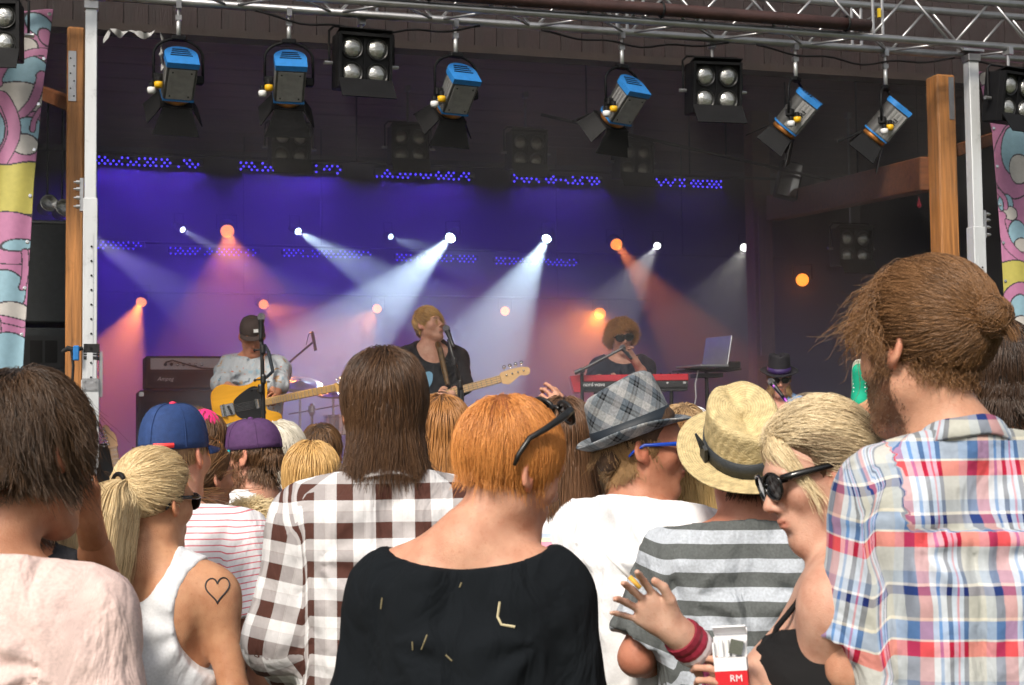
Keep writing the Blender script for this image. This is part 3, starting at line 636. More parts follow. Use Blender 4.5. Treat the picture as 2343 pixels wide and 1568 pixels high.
    def strands(s, out, m, parent, rad, tip=.35, name='hair_strands', tone=None):
        n, k, _ = out.shape
        hc = bpy.data.hair_curves.new(name); hc.add_curves([k]*n)
        hc.attributes['position'].data.foreach_set('vector', np.ascontiguousarray(out, np.float32).ravel())
        ra = hc.attributes.get('radius') or hc.attributes.new('radius', 'FLOAT', 'POINT')
        rr = np.tile(rad*np.linspace(1, tip, k), (n, 1))*rng.uniform(.7, 1.3, (n, 1)); ra.data.foreach_set('value', rr.astype(np.float32).ravel())
        ta = hc.attributes.new('tone', 'FLOAT', 'CURVE'); ta.data.foreach_set('value', (tone if tone is not None else rng.uniform(size=n)).astype(np.float32))
        hc.materials.append(m); o = bpy.data.objects.new(name, hc); col.objects.link(o); o.parent = parent; return o
    def tail(s, start, dirs, n, L, r0, r1, color, seed=5, steps=14, grav=.5, wave=.0):
        """a bundle of strands from a tie point (head-local) in direction dirs, widening r0 -> r1"""
        g = np.random.default_rng(seed); p0 = s.hr@(np.array(start)*s.hs)+s.ho; d0 = s.hr@np.array(dirs, float); d0 /= np.linalg.norm(d0)
        off = g.normal(size=(n, 3)).clip(-1.8, 1.8)*.55; ln = L*(1-np.abs(g.normal(size=n))*.13).clip(.35, 1); out = np.zeros((n, steps+1, 3))
        p = np.tile(p0, (n, 1)); d = np.tile(d0, (n, 1))+off*.15
        c = p0.copy(); dc = d0.copy(); seg = 1/steps
        cen = [c.copy()]
        for i in range(steps): dc = dc+np.array((0, 0, -1))*grav*.35; dc /= np.linalg.norm(dc); c = c+dc*L*seg; c = s._push(s.T+s.N+moved([CRAN], s.hr, s.ho, s.hs), c[None], np.array([r1*.6]))[0]; cen.append(c.copy())
        cen = np.array(cen)
        tcl = np.linspace(0, 1, steps+1)
        for i in range(steps+1):
            rr = r0+(r1-r0)*min(1, (tcl[i]*3.5))*(1-.35*max(0, tcl[i]-.6)/.4)
            t = tcl[i]*ln/L; ii = np.clip(t*steps, 0, steps-1e-6); k0 = ii.astype(int); fr = (ii-k0)[:, None]; pc = cen[k0]*(1-fr)+cen[k0+1]*fr
            out[:, i] = pc+off*rr*np.array((1, 1, .25))+wave*np.sin(tcl[i]*9+off[:, :1]*6)*off*.3
        return out

# ------------------------------------------------------------------ the stage, in its own frame: u right, v back, z up
TH = math.atan(0.30); SO = Vector((0, 9.6, 0)); EX = Vector((math.cos(TH), math.sin(TH), 0)); EY = Vector((-math.sin(TH), math.cos(TH), 0))
def S(u, v, z): return SO + EX*u + EY*v + Vector((0, 0, z))
def SM(u, v, z, rz=0): return Matrix.Translation(S(u, v, z)) @ Matrix.Rotation(TH+rz, 4, 'Z')
def SP(px, py, v):                              # where the view through px,py meets the plane at stage depth v
    px, py = float(px), float(py); d = (fwd + (px-1171)/3513*cr + (784-py)/3513*cu); t = (v - (CAM-SO).dot(EY))/d.dot(EY); q = CAM + d*t - SO
    return Vector((q.dot(EX), v, q.z))
def toS(p): q = Vector(p)-SO; return Vector((q.dot(EX), q.dot(EY), q.z))
SFZ = 0.75
SI = SM(0, 0, 0)
M_black = mat('black_metal', (.006, .006, .007), .6, .0, .3, 12, .1, 80, spec=.25)
M_alu = mat('aluminium', (.46, .46, .47), .38, .85, .15, 9, .15, 40, dirt=.35)
M_white_alu = mat('weathered_aluminium', (.66, .68, .70), .5, .35, .10, 7, .12, 30, stretch=(1, 1, .2), dirt=.5)
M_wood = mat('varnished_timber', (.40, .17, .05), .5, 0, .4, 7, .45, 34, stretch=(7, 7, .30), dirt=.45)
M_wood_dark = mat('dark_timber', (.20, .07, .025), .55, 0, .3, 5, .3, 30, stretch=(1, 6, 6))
M_ceil = mat('brown_ceiling_board', (.26, .165, .12), .8, 0, .25, 4, .3, 20, stretch=(.3, 3, 3))
M_red = mat('red_stained_board', (.014, .004, .004), .7, 0, .4, 5, .4, 30, stretch=(4, 4, .4))
M_bdrop = mat('black_stage_cloth', (.018, .017, .02), .95, 0, .2, 3, .2, 20)
M_chrome = mat('chrome', (.75, .75, .76), .15, 1.0, .05, 10)
M_blue = mat('blue_enamel', (.025, .19, .52), .42, 0, .12, 20, .1, 90, dirt=.35)
M_grey = mat('grey_lamp_panel', (.33, .33, .33), .45, .4, .12, 25, dirt=.3)
# ground
g_ = MB(); g_.add([(-150, -60, 0), (150, -60, 0), (150, 240, 0), (-150, 240, 0)], [(0, 1, 2, 3)])
go = g_.build('ground', mat('trodden_grass', (.06, .07, .03), .95, 0, .5, 3, .6, 30)); go['kind'] = 'structure'
# building
st = thing('stage_building', 'open wooden festival stage with red fascia boards and dark smoky interior', 'stage', SM(0, 0, 0))
def sbox(name, m, u0, u1, v0, v1, z0, z1, parent=st): b = MB(); b.box(((u0+u1)/2, (v0+v1)/2, (z0+z1)/2), (u1-u0, v1-v0, z1-z0)); return b.build(name, m, parent)
sbox('stage_floor', mat('stage_deck', (.035, .03, .028), .6, 0, .3, 6, .2, 40), -6.5, 7.5, -.9, 9.0, .60, SFZ)
sbox('stage_skirt', M_bdrop, -6.5, 7.5, -.86, -.80, 0.0, .595)
sbox('back_wall', M_bdrop, -6.5, 7.5, 8.6, 8.75, SFZ, 5.6)
sbox('side_wall', M_bdrop, -6.5, -6.35, .6, 8.6, SFZ, 5.6); sbox('side_wall', M_bdrop, 7.35, 7.5, .6, 8.6, SFZ, 5.6)
cz = 4.95
cl_ = sbox('ceiling', M_ceil, -6.4, 7.4, .62, 8.6, cz, cz+.05)
for i in range(14):
    b = MB(); b.box((0, .9+i*.57, cz-.008), (13.5, .54, .016)); b.build('ceiling_board', M_ceil, cl_)
sbox('roof', mat('dark_roof_sheet', (.03, .028, .028), .7), -7.5, 8.5, .2, 9.0, 5.62, 5.75)
f0, f1 = SP(221, 50, .45), SP(2193, 183, .45); fz = (f0.z+f1.z)/2
fas = sbox('fascia', M_red, -6.4, 7.4, .47, .60, fz+.03, 5.6)
nb_ = 92; bw = 13.8/nb_; bm = MB(); bm.box((0, 0, .7), (bw-.005, .022, 1.4)); proto = None
for i in range(nb_):
    if proto is None: o = bm.build('fascia_board', M_red, fas); proto = o
    else: o = proto.copy(); col.objects.link(o); o.parent = fas
    o.location = (-6.4+(i+.5)*bw, .455+random.uniform(-.004, .004), fz+random.uniform(-.012, .0))
b = MB(); b.box((.5, .52, fz-.012), (13.8, .16, .05)); b.build('fascia_sill', mat('weathered_lath', (.022, .012, .009), .8, 0, .3, 5, .3, 30), fas)
# timber posts
def post(px0, px1, py, v, top, label, ztop=None):
    a, c = SP(px0, py, v), SP(px1, py, v); wd = c.x-a.x; zt = ztop or SP(px0, top, v).z
    t = thing('timber_post', label, 'post', SM((a.x+c.x)/2, v+wd/2, SFZ), 'timber posts carrying the stage roof')
    b = MB(); b.box((0, 0, (zt-SFZ)/2), (wd, wd*1.05, zt-SFZ), bev=.012); b.build('timber', M_wood, t)
    return t, wd, zt-SFZ
t, wd, h = post(151, 192, 500, .16, 60, 'orange varnished timber post beside the left aluminium mast')
for q in range(1):
    b = MB(); b.box((-.02, -wd*.525-.003, h-.30), (.045, .006, .30)); pl = b.build('nail_plate', M_alu, t)
    b = MB()
    for i in range(6): b.lathe([(.005, 0), (.005, .004)], 6, (-.02+.01*(-1)**i, -wd*.525-.007, h-.42+i*.045), zrot((0, -1, 0)))
    b.build('nail', M_black, pl)
t2, wd2, h2 = post(2152, 2194, 500, .16, 170, 'thick timber post with nail plate beside the right aluminium mast')
b = MB(); b.box((.035, -wd2*.525-.003, h2-.17), (.04, .006, .30)); b.build('nail_plate', M_alu, t2)
b = MB()
for dx in (-.02, 0, .022): b.tube([(.02+dx*.2, -wd2*.525-.008, 1.36), (.02+dx*.7, -wd2*.525-.012, 1.30), (.02+dx, -wd2*.525-.008, 1.23)], .003, 5)
b.build('white_string', mat('white_cord', (.7, .7, .68), .8), t2)
def beam(label, a, c, wd, hg, m, name='timber_beam', cat='beam'):
    a, c = S(*a), S(*c); d = c-a; o = thing(name, label, cat, Matrix.Translation(a) @ d.to_track_quat('Y', 'Z').to_matrix().to_4x4()); L = d.length
    b = MB(); b.box((0, L/2, 0), (wd, L, hg), bev=.008); b.build('timber', m, o); return o
def dk(p, dv): return (p.x, p.y+dv, p.z)
q0, q1 = SP(2135, 395, .25), SP(1790, 470, 4.0)
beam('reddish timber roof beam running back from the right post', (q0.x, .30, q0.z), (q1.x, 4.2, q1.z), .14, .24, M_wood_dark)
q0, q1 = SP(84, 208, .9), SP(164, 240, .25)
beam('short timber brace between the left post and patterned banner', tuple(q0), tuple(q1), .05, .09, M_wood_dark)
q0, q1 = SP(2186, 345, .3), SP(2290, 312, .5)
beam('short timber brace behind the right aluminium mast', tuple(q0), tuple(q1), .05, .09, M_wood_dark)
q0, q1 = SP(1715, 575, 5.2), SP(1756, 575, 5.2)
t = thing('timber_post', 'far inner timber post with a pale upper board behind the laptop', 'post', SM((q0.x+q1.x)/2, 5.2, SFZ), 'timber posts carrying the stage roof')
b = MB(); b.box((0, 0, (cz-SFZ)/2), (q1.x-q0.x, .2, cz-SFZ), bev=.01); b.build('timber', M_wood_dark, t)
b = MB(); b.box((.02, -.115, 2.4), ((q1.x-q0.x)*.75, .025, 1.5)); b.build('upper_board', mat('pale_board', (.28, .17, .10), .6, 0, .2, 6, .2, 30, stretch=(6, 6, .4)), t)
# aluminium masts
def mast(pxa, pxb, py, v, ytop, yj, label, flip):
    a, c = SP(pxa, py, v), SP(pxb, py, v); wd = c.x-a.x; u = (a.x+c.x)/2; zt = SP(pxa, ytop, v).z; zj = SP(pxa, yj, v).z
    t = thing('aluminium_mast', label, 'mast', SM(u, v, SFZ), 'square aluminium masts under the front truss')
    b = MB(); b.box((0, 0, (zt-SFZ)/2), (wd, wd, zt-SFZ), bev=.004); b.build('inner_tube', M_white_alu, t)
    b = MB(); b.box((0, 0, (zj-SFZ)/2), (wd*1.22, wd*1.22, zj-SFZ), bev=.004); sl_ = b.build('outer_sleeve', M_white_alu, t)
    b = MB(); b.box((0, -wd*.62, (zj-SFZ)*.60), (wd*.5, .006, (zj-SFZ)*.62)); b.build('slotted_rail', M_white_alu, sl_)
    b = MB()
    for i in range(16): b.lathe([(.006, 0), (.006, .003)], 8, (wd*.1, -wd*.62-.005, (zj-SFZ)*(.32+.037*i)), zrot((0, -1, 0)))
    b.build('bolt_hole', M_black, sl_)
    b = MB(); b.box((-flip*wd*.75, 0, zj-SFZ+.02), (.02, .05, .19)); 
    for dz in (-.05, 0, .05, .09): b.lathe([(.012, 0), (.012, .02), (.006, .02), (.006, .034)], 8, (-flip*wd*.9, -.02, zj-SFZ+dz), zrot((-flip, 0, 0)))
    b.build('clamp_plate', M_alu, t)
    b = MB(); b.box((0, -.004, zt-SFZ), (wd*1.25, wd*1.25, .05), bev=.004); b.box((0, 0, zt-SFZ+.06), (.16, .09, .03)); b.build('head_plate', M_alu, t)
    return t, wd, zj
tm, wm, zjl = mast(194, 221, 300, -.12, 14, 455, 'tall white aluminium mast at the left edge of the stage', 1)
zq = SP(215, 880, -.2).z-SFZ
b = MB(); b.box((wm*.05, -wm*.1, zq-.22), (wm*1.5, wm*1.4, .5), bev=.004); b.build('base_sleeve', M_white_alu, tm)
b = MB(); b.box((wm*.05, -wm*.82, zq), (.09, .008, .07))
for dx in (-.03, .03):
    for dz in (-.02, .02): b.lathe([(.007, 0), (.007, .008)], 8, (dx, -wm*.82-.004, zq+dz), zrot((0, -1, 0)))
b.build('bolted_plate', M_alu, tm)
b = MB(); b.box((wm*.95, -.01, zq+.06), (.018, .05, .26)); b.build('side_bracket', M_alu, tm)
mast(2214, 2236, 300, -.12, 135, 520, 'blue white aluminium mast at the right edge of the stage', -1)
# strap with ratchet on the left mast
zs_ = SP(210, 795, -.25).z; um = SP(210, 795, -.2).x
t = thing('ratchet_strap', 'black strap with blue ratchet tied round the left mast', 'strap', SM(um, -.12, zs_))
b = MB(); b.box((0.0, 0, 0), (wm*1.34, wm*1.34, .05))
for dz in (-.035, -.05, -.06): b.box((0.0, 0, dz), (wm*1.32, wm*1.32, .008))
b.build('webbing', mat('black_webbing', (.015, .015, .016), .85, 0, .3, 60, .3, 300), t)
b = MB(); b.tube([(-.05, -.05, .0), (-.09, -.04, -.01), (-.13, -.03, .0), (-.16, -.02, -.02)], [.012, .014, .016, .01], 8); b.tube([(-.11, -.06, -.02), (-.10, -.065, -.10), (-.105, -.06, -.19)], .009, 6)
b.tube([(-.10, -.06, -.19), (-.13, -.06, -.25), (-.11, -.06, -.31), (-.08, -.06, -.25), (-.10, -.06, -.20), (-.085, -.065, -.27), (-.10, -.065, -.34), (-.12, -.06, -.30)], .014, 7); b.build('loose_end', _mats['black_webbing'], t)
b = MB(); b.box((-.085, -.075, -.03), (.034, .03, .085), bev=.006); b.build('ratchet', M_blue, t)

# ------------------------------------------------------------------ front truss
ca = SP(1555, 55, -.30); cb = SP(1555, 80, -.04); zf = ca.z; zr = zf
T0, T1 = -4.6, 6.2
tr = thing('lighting_truss', 'silver lattice lighting truss across the stage front', 'truss', SM(0, 0, zf))
def ch(name, v, z, r=.026): b = MB(); b.tube([(T0, v, z), (T1, v, z)], r, 12); return b.build(name, M_alu, tr, smooth=True)
hT = .30
ch('chord', -.30, 0); ch('chord', -.02, 0); ch('chord', -.30, hT); ch('chord', -.02, hT)
n_ = 34; dx = (T1-T0)/n_
for i in range(n_):
    x0 = T0+i*dx; za, zb = (0, hT) if i % 2 == 0 else (hT, 0)
    b = MB(); b.tube([(x0+.015, -.30, za), (x0+dx-.015, -.30, zb)], .0095, 7); b.build('brace', M_alu, tr, smooth=True)
    b = MB(); b.tube([(x0+.015, -.02, zb), (x0+dx-.015, -.02, za)], .0095, 7); b.build('brace', M_alu, tr, smooth=True)
    va, vb = (-.30, -.02) if i % 2 == 0 else (-.02, -.30)
    b = MB(); b.tube([(x0+.02, va, 0), (x0+dx-.02, vb, 0)], .0085, 7); b.build('brace', M_alu, tr, smooth=True)
for x0 in (-.9, .75, 2.45, 4.0):
    b = MB(); b.box((x0, -.16, hT/2), (.012, .26, .012)); 
    for v in (-.30, -.02): b.tube([(x0-.02, v, 0), (x0-.02, v, hT)], .011, 7); b.tube([(x0+.05, v, 0), (x0+.05, v, hT)], .011, 7)
    b.build('coupling', M_alu, tr)
    b = MB(); b.box((x0+.02, -.31, hT*.55), (.018, .018, .06)); b.build('yellow_pin', mat('yellow_tape', (.6, .42, .02), .5), tr)
q = SP(1985, 62, -.34)
t = thing('rolled_tarpaulin', 'brown rolled awning tube lying along the front truss', 'tarpaulin', SM(0, 0, q.z+.005))
b = MB(); b.tube([(T0, -.36, 0)]+[(T0+(q.x-T0)*i/10, -.36, .004*math.sin(i*1.7)) for i in range(1, 11)], .040, 14); b.build('roll', mat('brown_tarp', (.045, .02, .018), .55, 0, .3, 8, .3, 30), t, smooth=True)
for x in (-2, -.6, .9, 2.2): b = MB(); b.tube([(x, -.36+.047*math.cos(a), .047*math.sin(a)) for a in np.linspace(0, 6.28, 16)], .008, 5); b.build('tie', M_black, t)
# cables along the truss
for k, (pa, pb, sag) in enumerate((((-1.6, -.05, -.03), (-.2, -.06, -.03), .10), ((.2, -.05, -.03), (1.5, -.05, -.03), .07), ((1.7, -.05, -.03), (3.2, -.05, -.03), .09), ((3.3, -.04, -.03), (4.8, -.04, -.03), .06))):
    t = thing('power_cable', ['black cable sagging under the left half of the truss', 'black cable under the truss near its middle', 'black cable under the truss above the tilted blue lamps', 'black cable under the right end of the truss'][k], 'cable', SM(0, 0, zf), 'cables hung under the truss')
    b = MB(); b.tube([(pa[0]+(pb[0]-pa[0])*s, pa[1], pa[2]-sag*(4*s*(1-s))*(.6+.4*math.sin(9*s)**2)) for s in np.linspace(0, 1, 22)], .007, 6); b.build('cord', M_black, t, smooth=True)

# ------------------------------------------------------------------ lamps
def text(body, size, mtl, parent, mw_local, ext=.001, align='CENTER', shear=0.0, space=1.0):
    cu_ = bpy.data.curves.new('lettering', 'FONT'); cu_.body = body; cu_.size = size; cu_.extrude = ext; cu_.align_x = align; cu_.align_y = 'CENTER'; cu_.shear = shear; cu_.space_character = space; cu_.resolution_u = 3
    tmp = bpy.data.objects.new('tmp', cu_); col.objects.link(tmp); dg = bpy.context.evaluated_depsgraph_get(); me = bpy.data.meshes.new_from_object(tmp.evaluated_get(dg)); bpy.data.objects.remove(tmp)
    me.name = 'lettering'; me.materials.clear(); me.materials.append(mtl); o = bpy.data.objects.new('lettering', me); col.objects.link(o); o.parent = parent; o.matrix_local = mw_local; return o
UPR = Matrix(((1, 0, 0, 0), (0, 0, -1, 0), (0, 1, 0, 0), (0, 0, 0, 1)))          # flat text stood upright, facing -y
M_lens = mat('lamp_glass', (.50, .50, .48), .16, .75, .25, 30, .5, 60)
M_copper = mat('copper_lens_rim', (.50, .20, .05), .3, .6, .2, 20)
M_yel = mat('yellow_knob', (.75, .42, .01), .4); M_wht = mat('white_knob', (.75, .75, .75), .4)
def dpoly(w_, hlow, r, n=14): return [(-w_/2, -hlow), (w_/2, -hlow)]+[(r*math.cos(a), .02+r*.85*math.sin(a)) for a in np.linspace(0, math.pi, n)]
XY2XZ = Matrix(((1, 0, 0), (0, 0, 1), (0, 1, 0)))      # poly xy -> x,z ; extrude -> y
def fresnel(px, py, label, yaw, tilt, roll=0.0, arri=False):
    q = SP(px, py, -.02); t = thing('theatre_lamp', label, 'stage lamp', SM(q.x, q.y, q.z), 'blue topped theatre lamps on the truss')
    up = zf-q.z-.03
    hm = Matrix.Rotation(R(yaw), 4, 'Z') @ Matrix.Rotation(R(-tilt), 4, 'X') @ Matrix.Rotation(R(roll), 4, 'Y')
    def part(b, name, m, par=t, sm=False): o = b.build(name, m, par, smooth=sm); o.matrix_local = hm if par is t else Matrix.Identity(4); return o
    b = MB(); b.prism(dpoly(.175, .085, .0875), -.115, .10, XY2XZ); body = part(b, 'housing', mat('dark_lamp_case', (.10, .10, .10), .45, .5, .2, 20))
    b = MB(); b.box((0, -.005, -.0885), (.150, .200, .006)); pn = part(b, 'side_panel', M_grey)
    b = MB()
    for sx in (-1, 1):
        for sy in (-.085, .075): b.lathe([(.005, 0), (.005, .003)], 6, (sx*.055, sy, -.0915), zrot((0, 0, -1)))
    part(b, 'bolt', M_black, pn)
    for sx in (-1, 1):
        b = MB(); b.box((sx*.0885, -.005, -.03), (.006, .200, .10)); sp_ = part(b, 'side_panel', M_grey)
        b = MB()
        for k in range(3): b.box((sx*.0925, -.005, -.055+k*.028), (.003, .195, .010))
        part(b, 'rib', M_alu, sp_)
        if arri:
            text('ARRI', .052, M_black, sp_, Matrix.Translation((sx*.0965, .0, -.035)) @ (Matrix(((0, 0, -1, 0), (-1, 0, 0, 0), (0, 1, 0, 0), (0, 0, 0, 1))) if sx < 0 else Matrix(((0, 0, 1, 0), (1, 0, 0, 0), (0, 1, 0, 0), (0, 0, 0, 1)))), .0006)
    b = MB(); b.prism(dpoly(.19, .09, .098, 20), -.150, -.115, XY2XZ); cp = part(b, 'rear_cap', M_blue)
    b = MB()
    for k in range(4): b.box((0, -.1515, .0+k*.022), (.13-.012*k, .004, .007))
    part(b, 'vent_slot', M_black, cp)
    b = MB(); b.prism(dpoly(.185, .09, .094), .10, .112, XY2XZ); part(b, 'front_frame', M_blue)
    b = MB(); b.lathe([(.082, .112), (.086, .118), (.086, .14), (.078, .148), (.074, .142)], 24, (0, 0, 0), Matrix(((1, 0, 0), (0, 0, 1), (0, -1, 0)))); part(b, 'lens_ring', M_copper, sm=True)
    b = MB(); b.box((0, .152, 0), (.19, .008, .19)); fr = part(b, 'door_frame', M_black)
    for k in range(4):
        b = MB(); rm = Matrix.Rotation(k*math.pi/2, 3, 'Y'); w0, w1, L = .085, (.14 if k % 2 == 0 else .105), (.165 if k % 2 == 0 else .13); sp = R(28 if k % 2 == 0 else 34)
        pts = [(-w0, .156, -.09), (w0, .156, -.09), (w1, .156+L*math.cos(sp), -.09-L*math.sin(sp)), (-w1, .156+L*math.cos(sp), -.09-L*math.sin(sp))]
        pts = [rm @ Vector(p_) for p_ in pts]; nrm = (pts[1]-pts[0]).cross(pts[3]-pts[0]).normalized()*.003
        b.add([p_+nrm for p_ in pts]+[p_-nrm for p_ in pts], [(0, 1, 2, 3), (7, 6, 5, 4), (0, 4, 5, 1), (1, 5, 6, 2), (2, 6, 7, 3), (3, 7, 4, 0)]); part(b, 'barn_door', M_black)
    b = MB(); wy = .145; pts = [(-wy, 0, -.015), (-wy, 0, .13)]+[(-wy*math.cos(a), 0, .13+.10*math.sin(a)) for a in np.linspace(.2, math.pi-.2, 12)]+[(wy, 0, .13), (wy, 0, -.015)]
    ym = Matrix.Rotation(R(yaw), 4, 'Z'); b.tube(pts, .0085, 8); yo = b.build('yoke', M_black, t, smooth=True); yo.matrix_local = ym
    b = MB(); b.box((0, 0, .235), (.085, .05, .03), bev=.006); o = b.build('yoke_block', M_black, t); o.matrix_local = ym
    for sx in (-1, 1): b = MB(); b.box((sx*.122, 0, -.01), (.05, .05, .05), bev=.006); o = b.build('pivot_block', M_black, t); o.matrix_local = ym
    b = MB(); b.tube([(0, 0, .25), (0, 0, .25+(up-.25)*.62)], .013, 10); b.build('spigot', M_wht if False else mat('bright_spigot', (.78, .79, .80), .3, .5), t, smooth=True)
    b = MB(); b.box((0, 0, .25+(up-.25)*.62), (.035, .03, .03)); b.tube([(0, 0, .25+(up-.25)*.62), (0, 0, up)], .010, 8); b.box((0, 0, up+.01), (.03, .06, .05)); b.build('hook_clamp', M_alu, t)
    for nm, x, z, m, y_ in (('yellow_knob', -.125, -.045, M_yel, -.05), ('white_knob', -.16, -.075, M_wht, -.02)):
        b = MB(); b.lathe([(.016, .03), (.016, .0), (.018, -.002)], 12, (x, y_, z)); st_ = b.build('knob_stem', M_black, t); st_.matrix_local = ym
        b = MB(); b.lathe([(.024, .0), (.026, -.015), (.022, -.032), (.012, -.036)], 14, (x, y_, z-.002)); o = b.build(nm, m, st_, smooth=True)
    return t
fresnel(408, 178, 'leftmost of the blue topped theatre lamps, hanging upright', 6, 46)
fresnel(661, 184, 'second blue topped theatre lamp from the left, beside the first blinder', -3, 46)
fresnel(1043, 212, 'third blue topped theatre lamp, just left of the middle', 12, 44)
fresnel(1424, 236, 'fourth blue topped theatre lamp, turned a little to the left', 22, 42)
fresnel(1822, 262, 'fifth theatre lamp, tilted left, grey side showing', 42, 46, -20, True)
fresnel(2028, 280, 'rightmost theatre lamp, tilted left beside the right timber post', 46, 46, -20, True)
def blinder(px, py, v, label, sc=1.0, yaw=0, tilt=8, group='four lamp blinders on the front truss', hang=None, yoke=True, lensm=None):
    q = SP(px, py, v); t = thing('blinder_lamp', label, 'stage lamp', SM(q.x, q.y, q.z, R(yaw)), group)
    hm = Matrix.Rotation(R(tilt), 4, 'X'); W_ = .34*sc; 
    def part(b, name, m, par=t, sm=False): o = b.build(name, m, par, smooth=sm); o.matrix_local = hm if par is t else Matrix.Identity(4); return o
    b = MB(); b.box((0, .06, 0), (W_, .14, W_*1.0), bev=.008); hb = part(b, 'housing', M_black)
    b = MB()
    for sx in (-1, 1): b.box((sx*W_*.47, -.025, 0), (.018, .05, W_*.98)); b.box((0, -.025, sx*W_*.47), (W_*.92, .05, .018))
    b.box((0, -.012, 0), (.014, .022, W_*.92)); part(b, 'rim', M_black)
    for sx in (-1, 1):
        for sz in (-1, 1):
            c = (sx*W_*.235, -.012, sz*W_*.225); mx = zrot((0, -1, 0)); r = .066*sc
            b = MB(); b.lathe([(r, 0), (r*1.06, .006), (r*1.0, .014), (r*.9, .010), (r*.9, .0)], 24, c, mx); rg_ = part(b, 'lamp_ring', mat('dark_ring', (.05, .05, .05), .35, .6))
            b = MB(); b.lathe([(r*.9, .002), (r*.8, .014), (r*.55, .024), (r*.3, .029), (.0001, .031)], 24, c, mx); part(b, 'lamp_lens', M_lens, rg_, True)
    b = MB(); b.box((0, -.10, -W_*.52), (W_, .16, .006), Matrix.Rotation(R(50), 3, 'X')); part(b, 'lower_flap', M_black)
    b = MB(); b.box((0, -.01, W_*.53), (W_*.98, .10, .006), Matrix.Rotation(R(-15), 3, 'X')); part(b, 'upper_flap', M_black)
    if yoke:
        y_ = W_*.5+.035; up = hang if hang else zf-q.z-.03
        b = MB(); zt = W_*.5+.05; b.tube([(-y_, .05, -.02), (-y_, .05, zt-.03), (-y_+.03, .05, zt), (y_-.03, .05, zt), (y_, .05, zt-.03), (y_, .05, -.02)], .008, 7); b.build('yoke', M_black, t)
        b = MB(); b.tube([(0, .05, zt), (0, .05, up)], .011, 8); b.box((0, .05, up), (.04, .06, .05)); b.build('hook_clamp', M_alu, t)
        for sx in (-1, 1): b = MB(); b.tube([(sx*(y_-.02), .05, -.01), (sx*(y_+.03), .05, -.01)], .013, 8); b.build('pivot_bolt', M_alu, t)
    return t
blinder(832, 142, -.02, 'left four lamp blinder hanging between the second and third theatre lamps', 1.0, 4, 4)
blinder(1636, 203, -.02, 'right four lamp blinder hanging between the fourth and fifth theatre lamps', 1.0, -4, 6)
blinder(-22, 70, -.35, 'four lamp blinder cut by the left edge, in front of the banner', .95, -8, 4)
blinder(2322, 225, -.35, 'four lamp blinder at the right edge above the right banner', 1.0, 14, 8)
for k, (x, y) in enumerate(((664, 335), (936, 335), (1207, 347), (1452, 368))):
    blinder(x, y, 3.3, ['leftmost of the four hazy blinders hanging far back', 'second of the four hazy blinders far back', 'third of the four hazy blinders far back', 'rightmost of the four hazy blinders, dimmest in the smoke'][k], .96, random.uniform(-4, 4), 6, 'hazy blinders at the back of the stage', .5)
blinder(1953, 566, 3.0, 'four lamp blinder hanging low on the right, near the orange lamp', 1.0, 0, 4, 'four lamp blinders on the front truss', 1.2)
q = SP(1806, 412, 3.2)
t = thing('strip_lamp', 'tilted silver strip lamp under the fifth theatre lamp', 'stage lamp', SM(q.x, q.y, q.z))
rm = Matrix.Rotation(R(14), 4, 'Y') @ Matrix.Rotation(R(-14), 4, 'Z') @ Matrix.Rotation(R(4), 4, 'X')
b = MB(); b.box((0, .05, 0), (.21, .10, .34), bev=.01); o = b.build('case', M_black, t); o.matrix_local = rm
b = MB(); b.add([(-.085+.17*i/8, -.006-.02*math.cos((i-4)/4*1.3), z) for z in (-.15, .15) for i in range(9)], [(i, i+1, i+10, i+9) for i in range(8)]); o = b.build('reflector', M_chrome, t, smooth=True); o.matrix_local = rm
b = MB(); b.tube([(0, .05, .16), (0, .05, .9)], .01, 6); b.build('hanger', M_black, t)

# rear pipes
def pipe(label, v, pts, r=.014): 
    a, c = pts; t = thing('rear_pipe', label, 'pipe', SM(0, v, 0), 'rear lighting pipes'); b = MB(); b.tube([(a[0], 0, a[1]), (c[0], 0, c[1])], r, 8); b.build('tube', M_black, t, smooth=True)
    for f_ in (.12, .5, .88): x = a[0]+(c[0]-a[0])*f_; z = a[1]+(c[1]-a[1])*f_; b = MB(); b.tube([(x, 0, z), (x, 0, cz)], .008, 6); b.build('hanger', M_black, t)
ua = SP(340, 372, 5.0); ub = SP(1573, 422, 5.0)
pipe('high rear pipe carrying the bright violet lamp bars', 5.06, ((-4.5, ua.z+.09), (4.5, ua.z+.09)))
la = SP(490, 577, 7.0)
pipe('low rear pipe carrying the dim violet lamp bars', 7.06, ((-5.5, la.z+.09), (5.5, la.z+.09)))
pz = SP(862, 700, 7.6); pipe('lowest rear pipe carrying the amber lamps', 7.66, ((-5.5, pz.z+.12), (4.0, pz.z+.12)))
pipe('right hand pipe behind the smoke', 3.06, ((1.2, SP(1453, 300, 3.06).z+.1), (4.6, SP(1953, 470, 3.06).z+.1)))
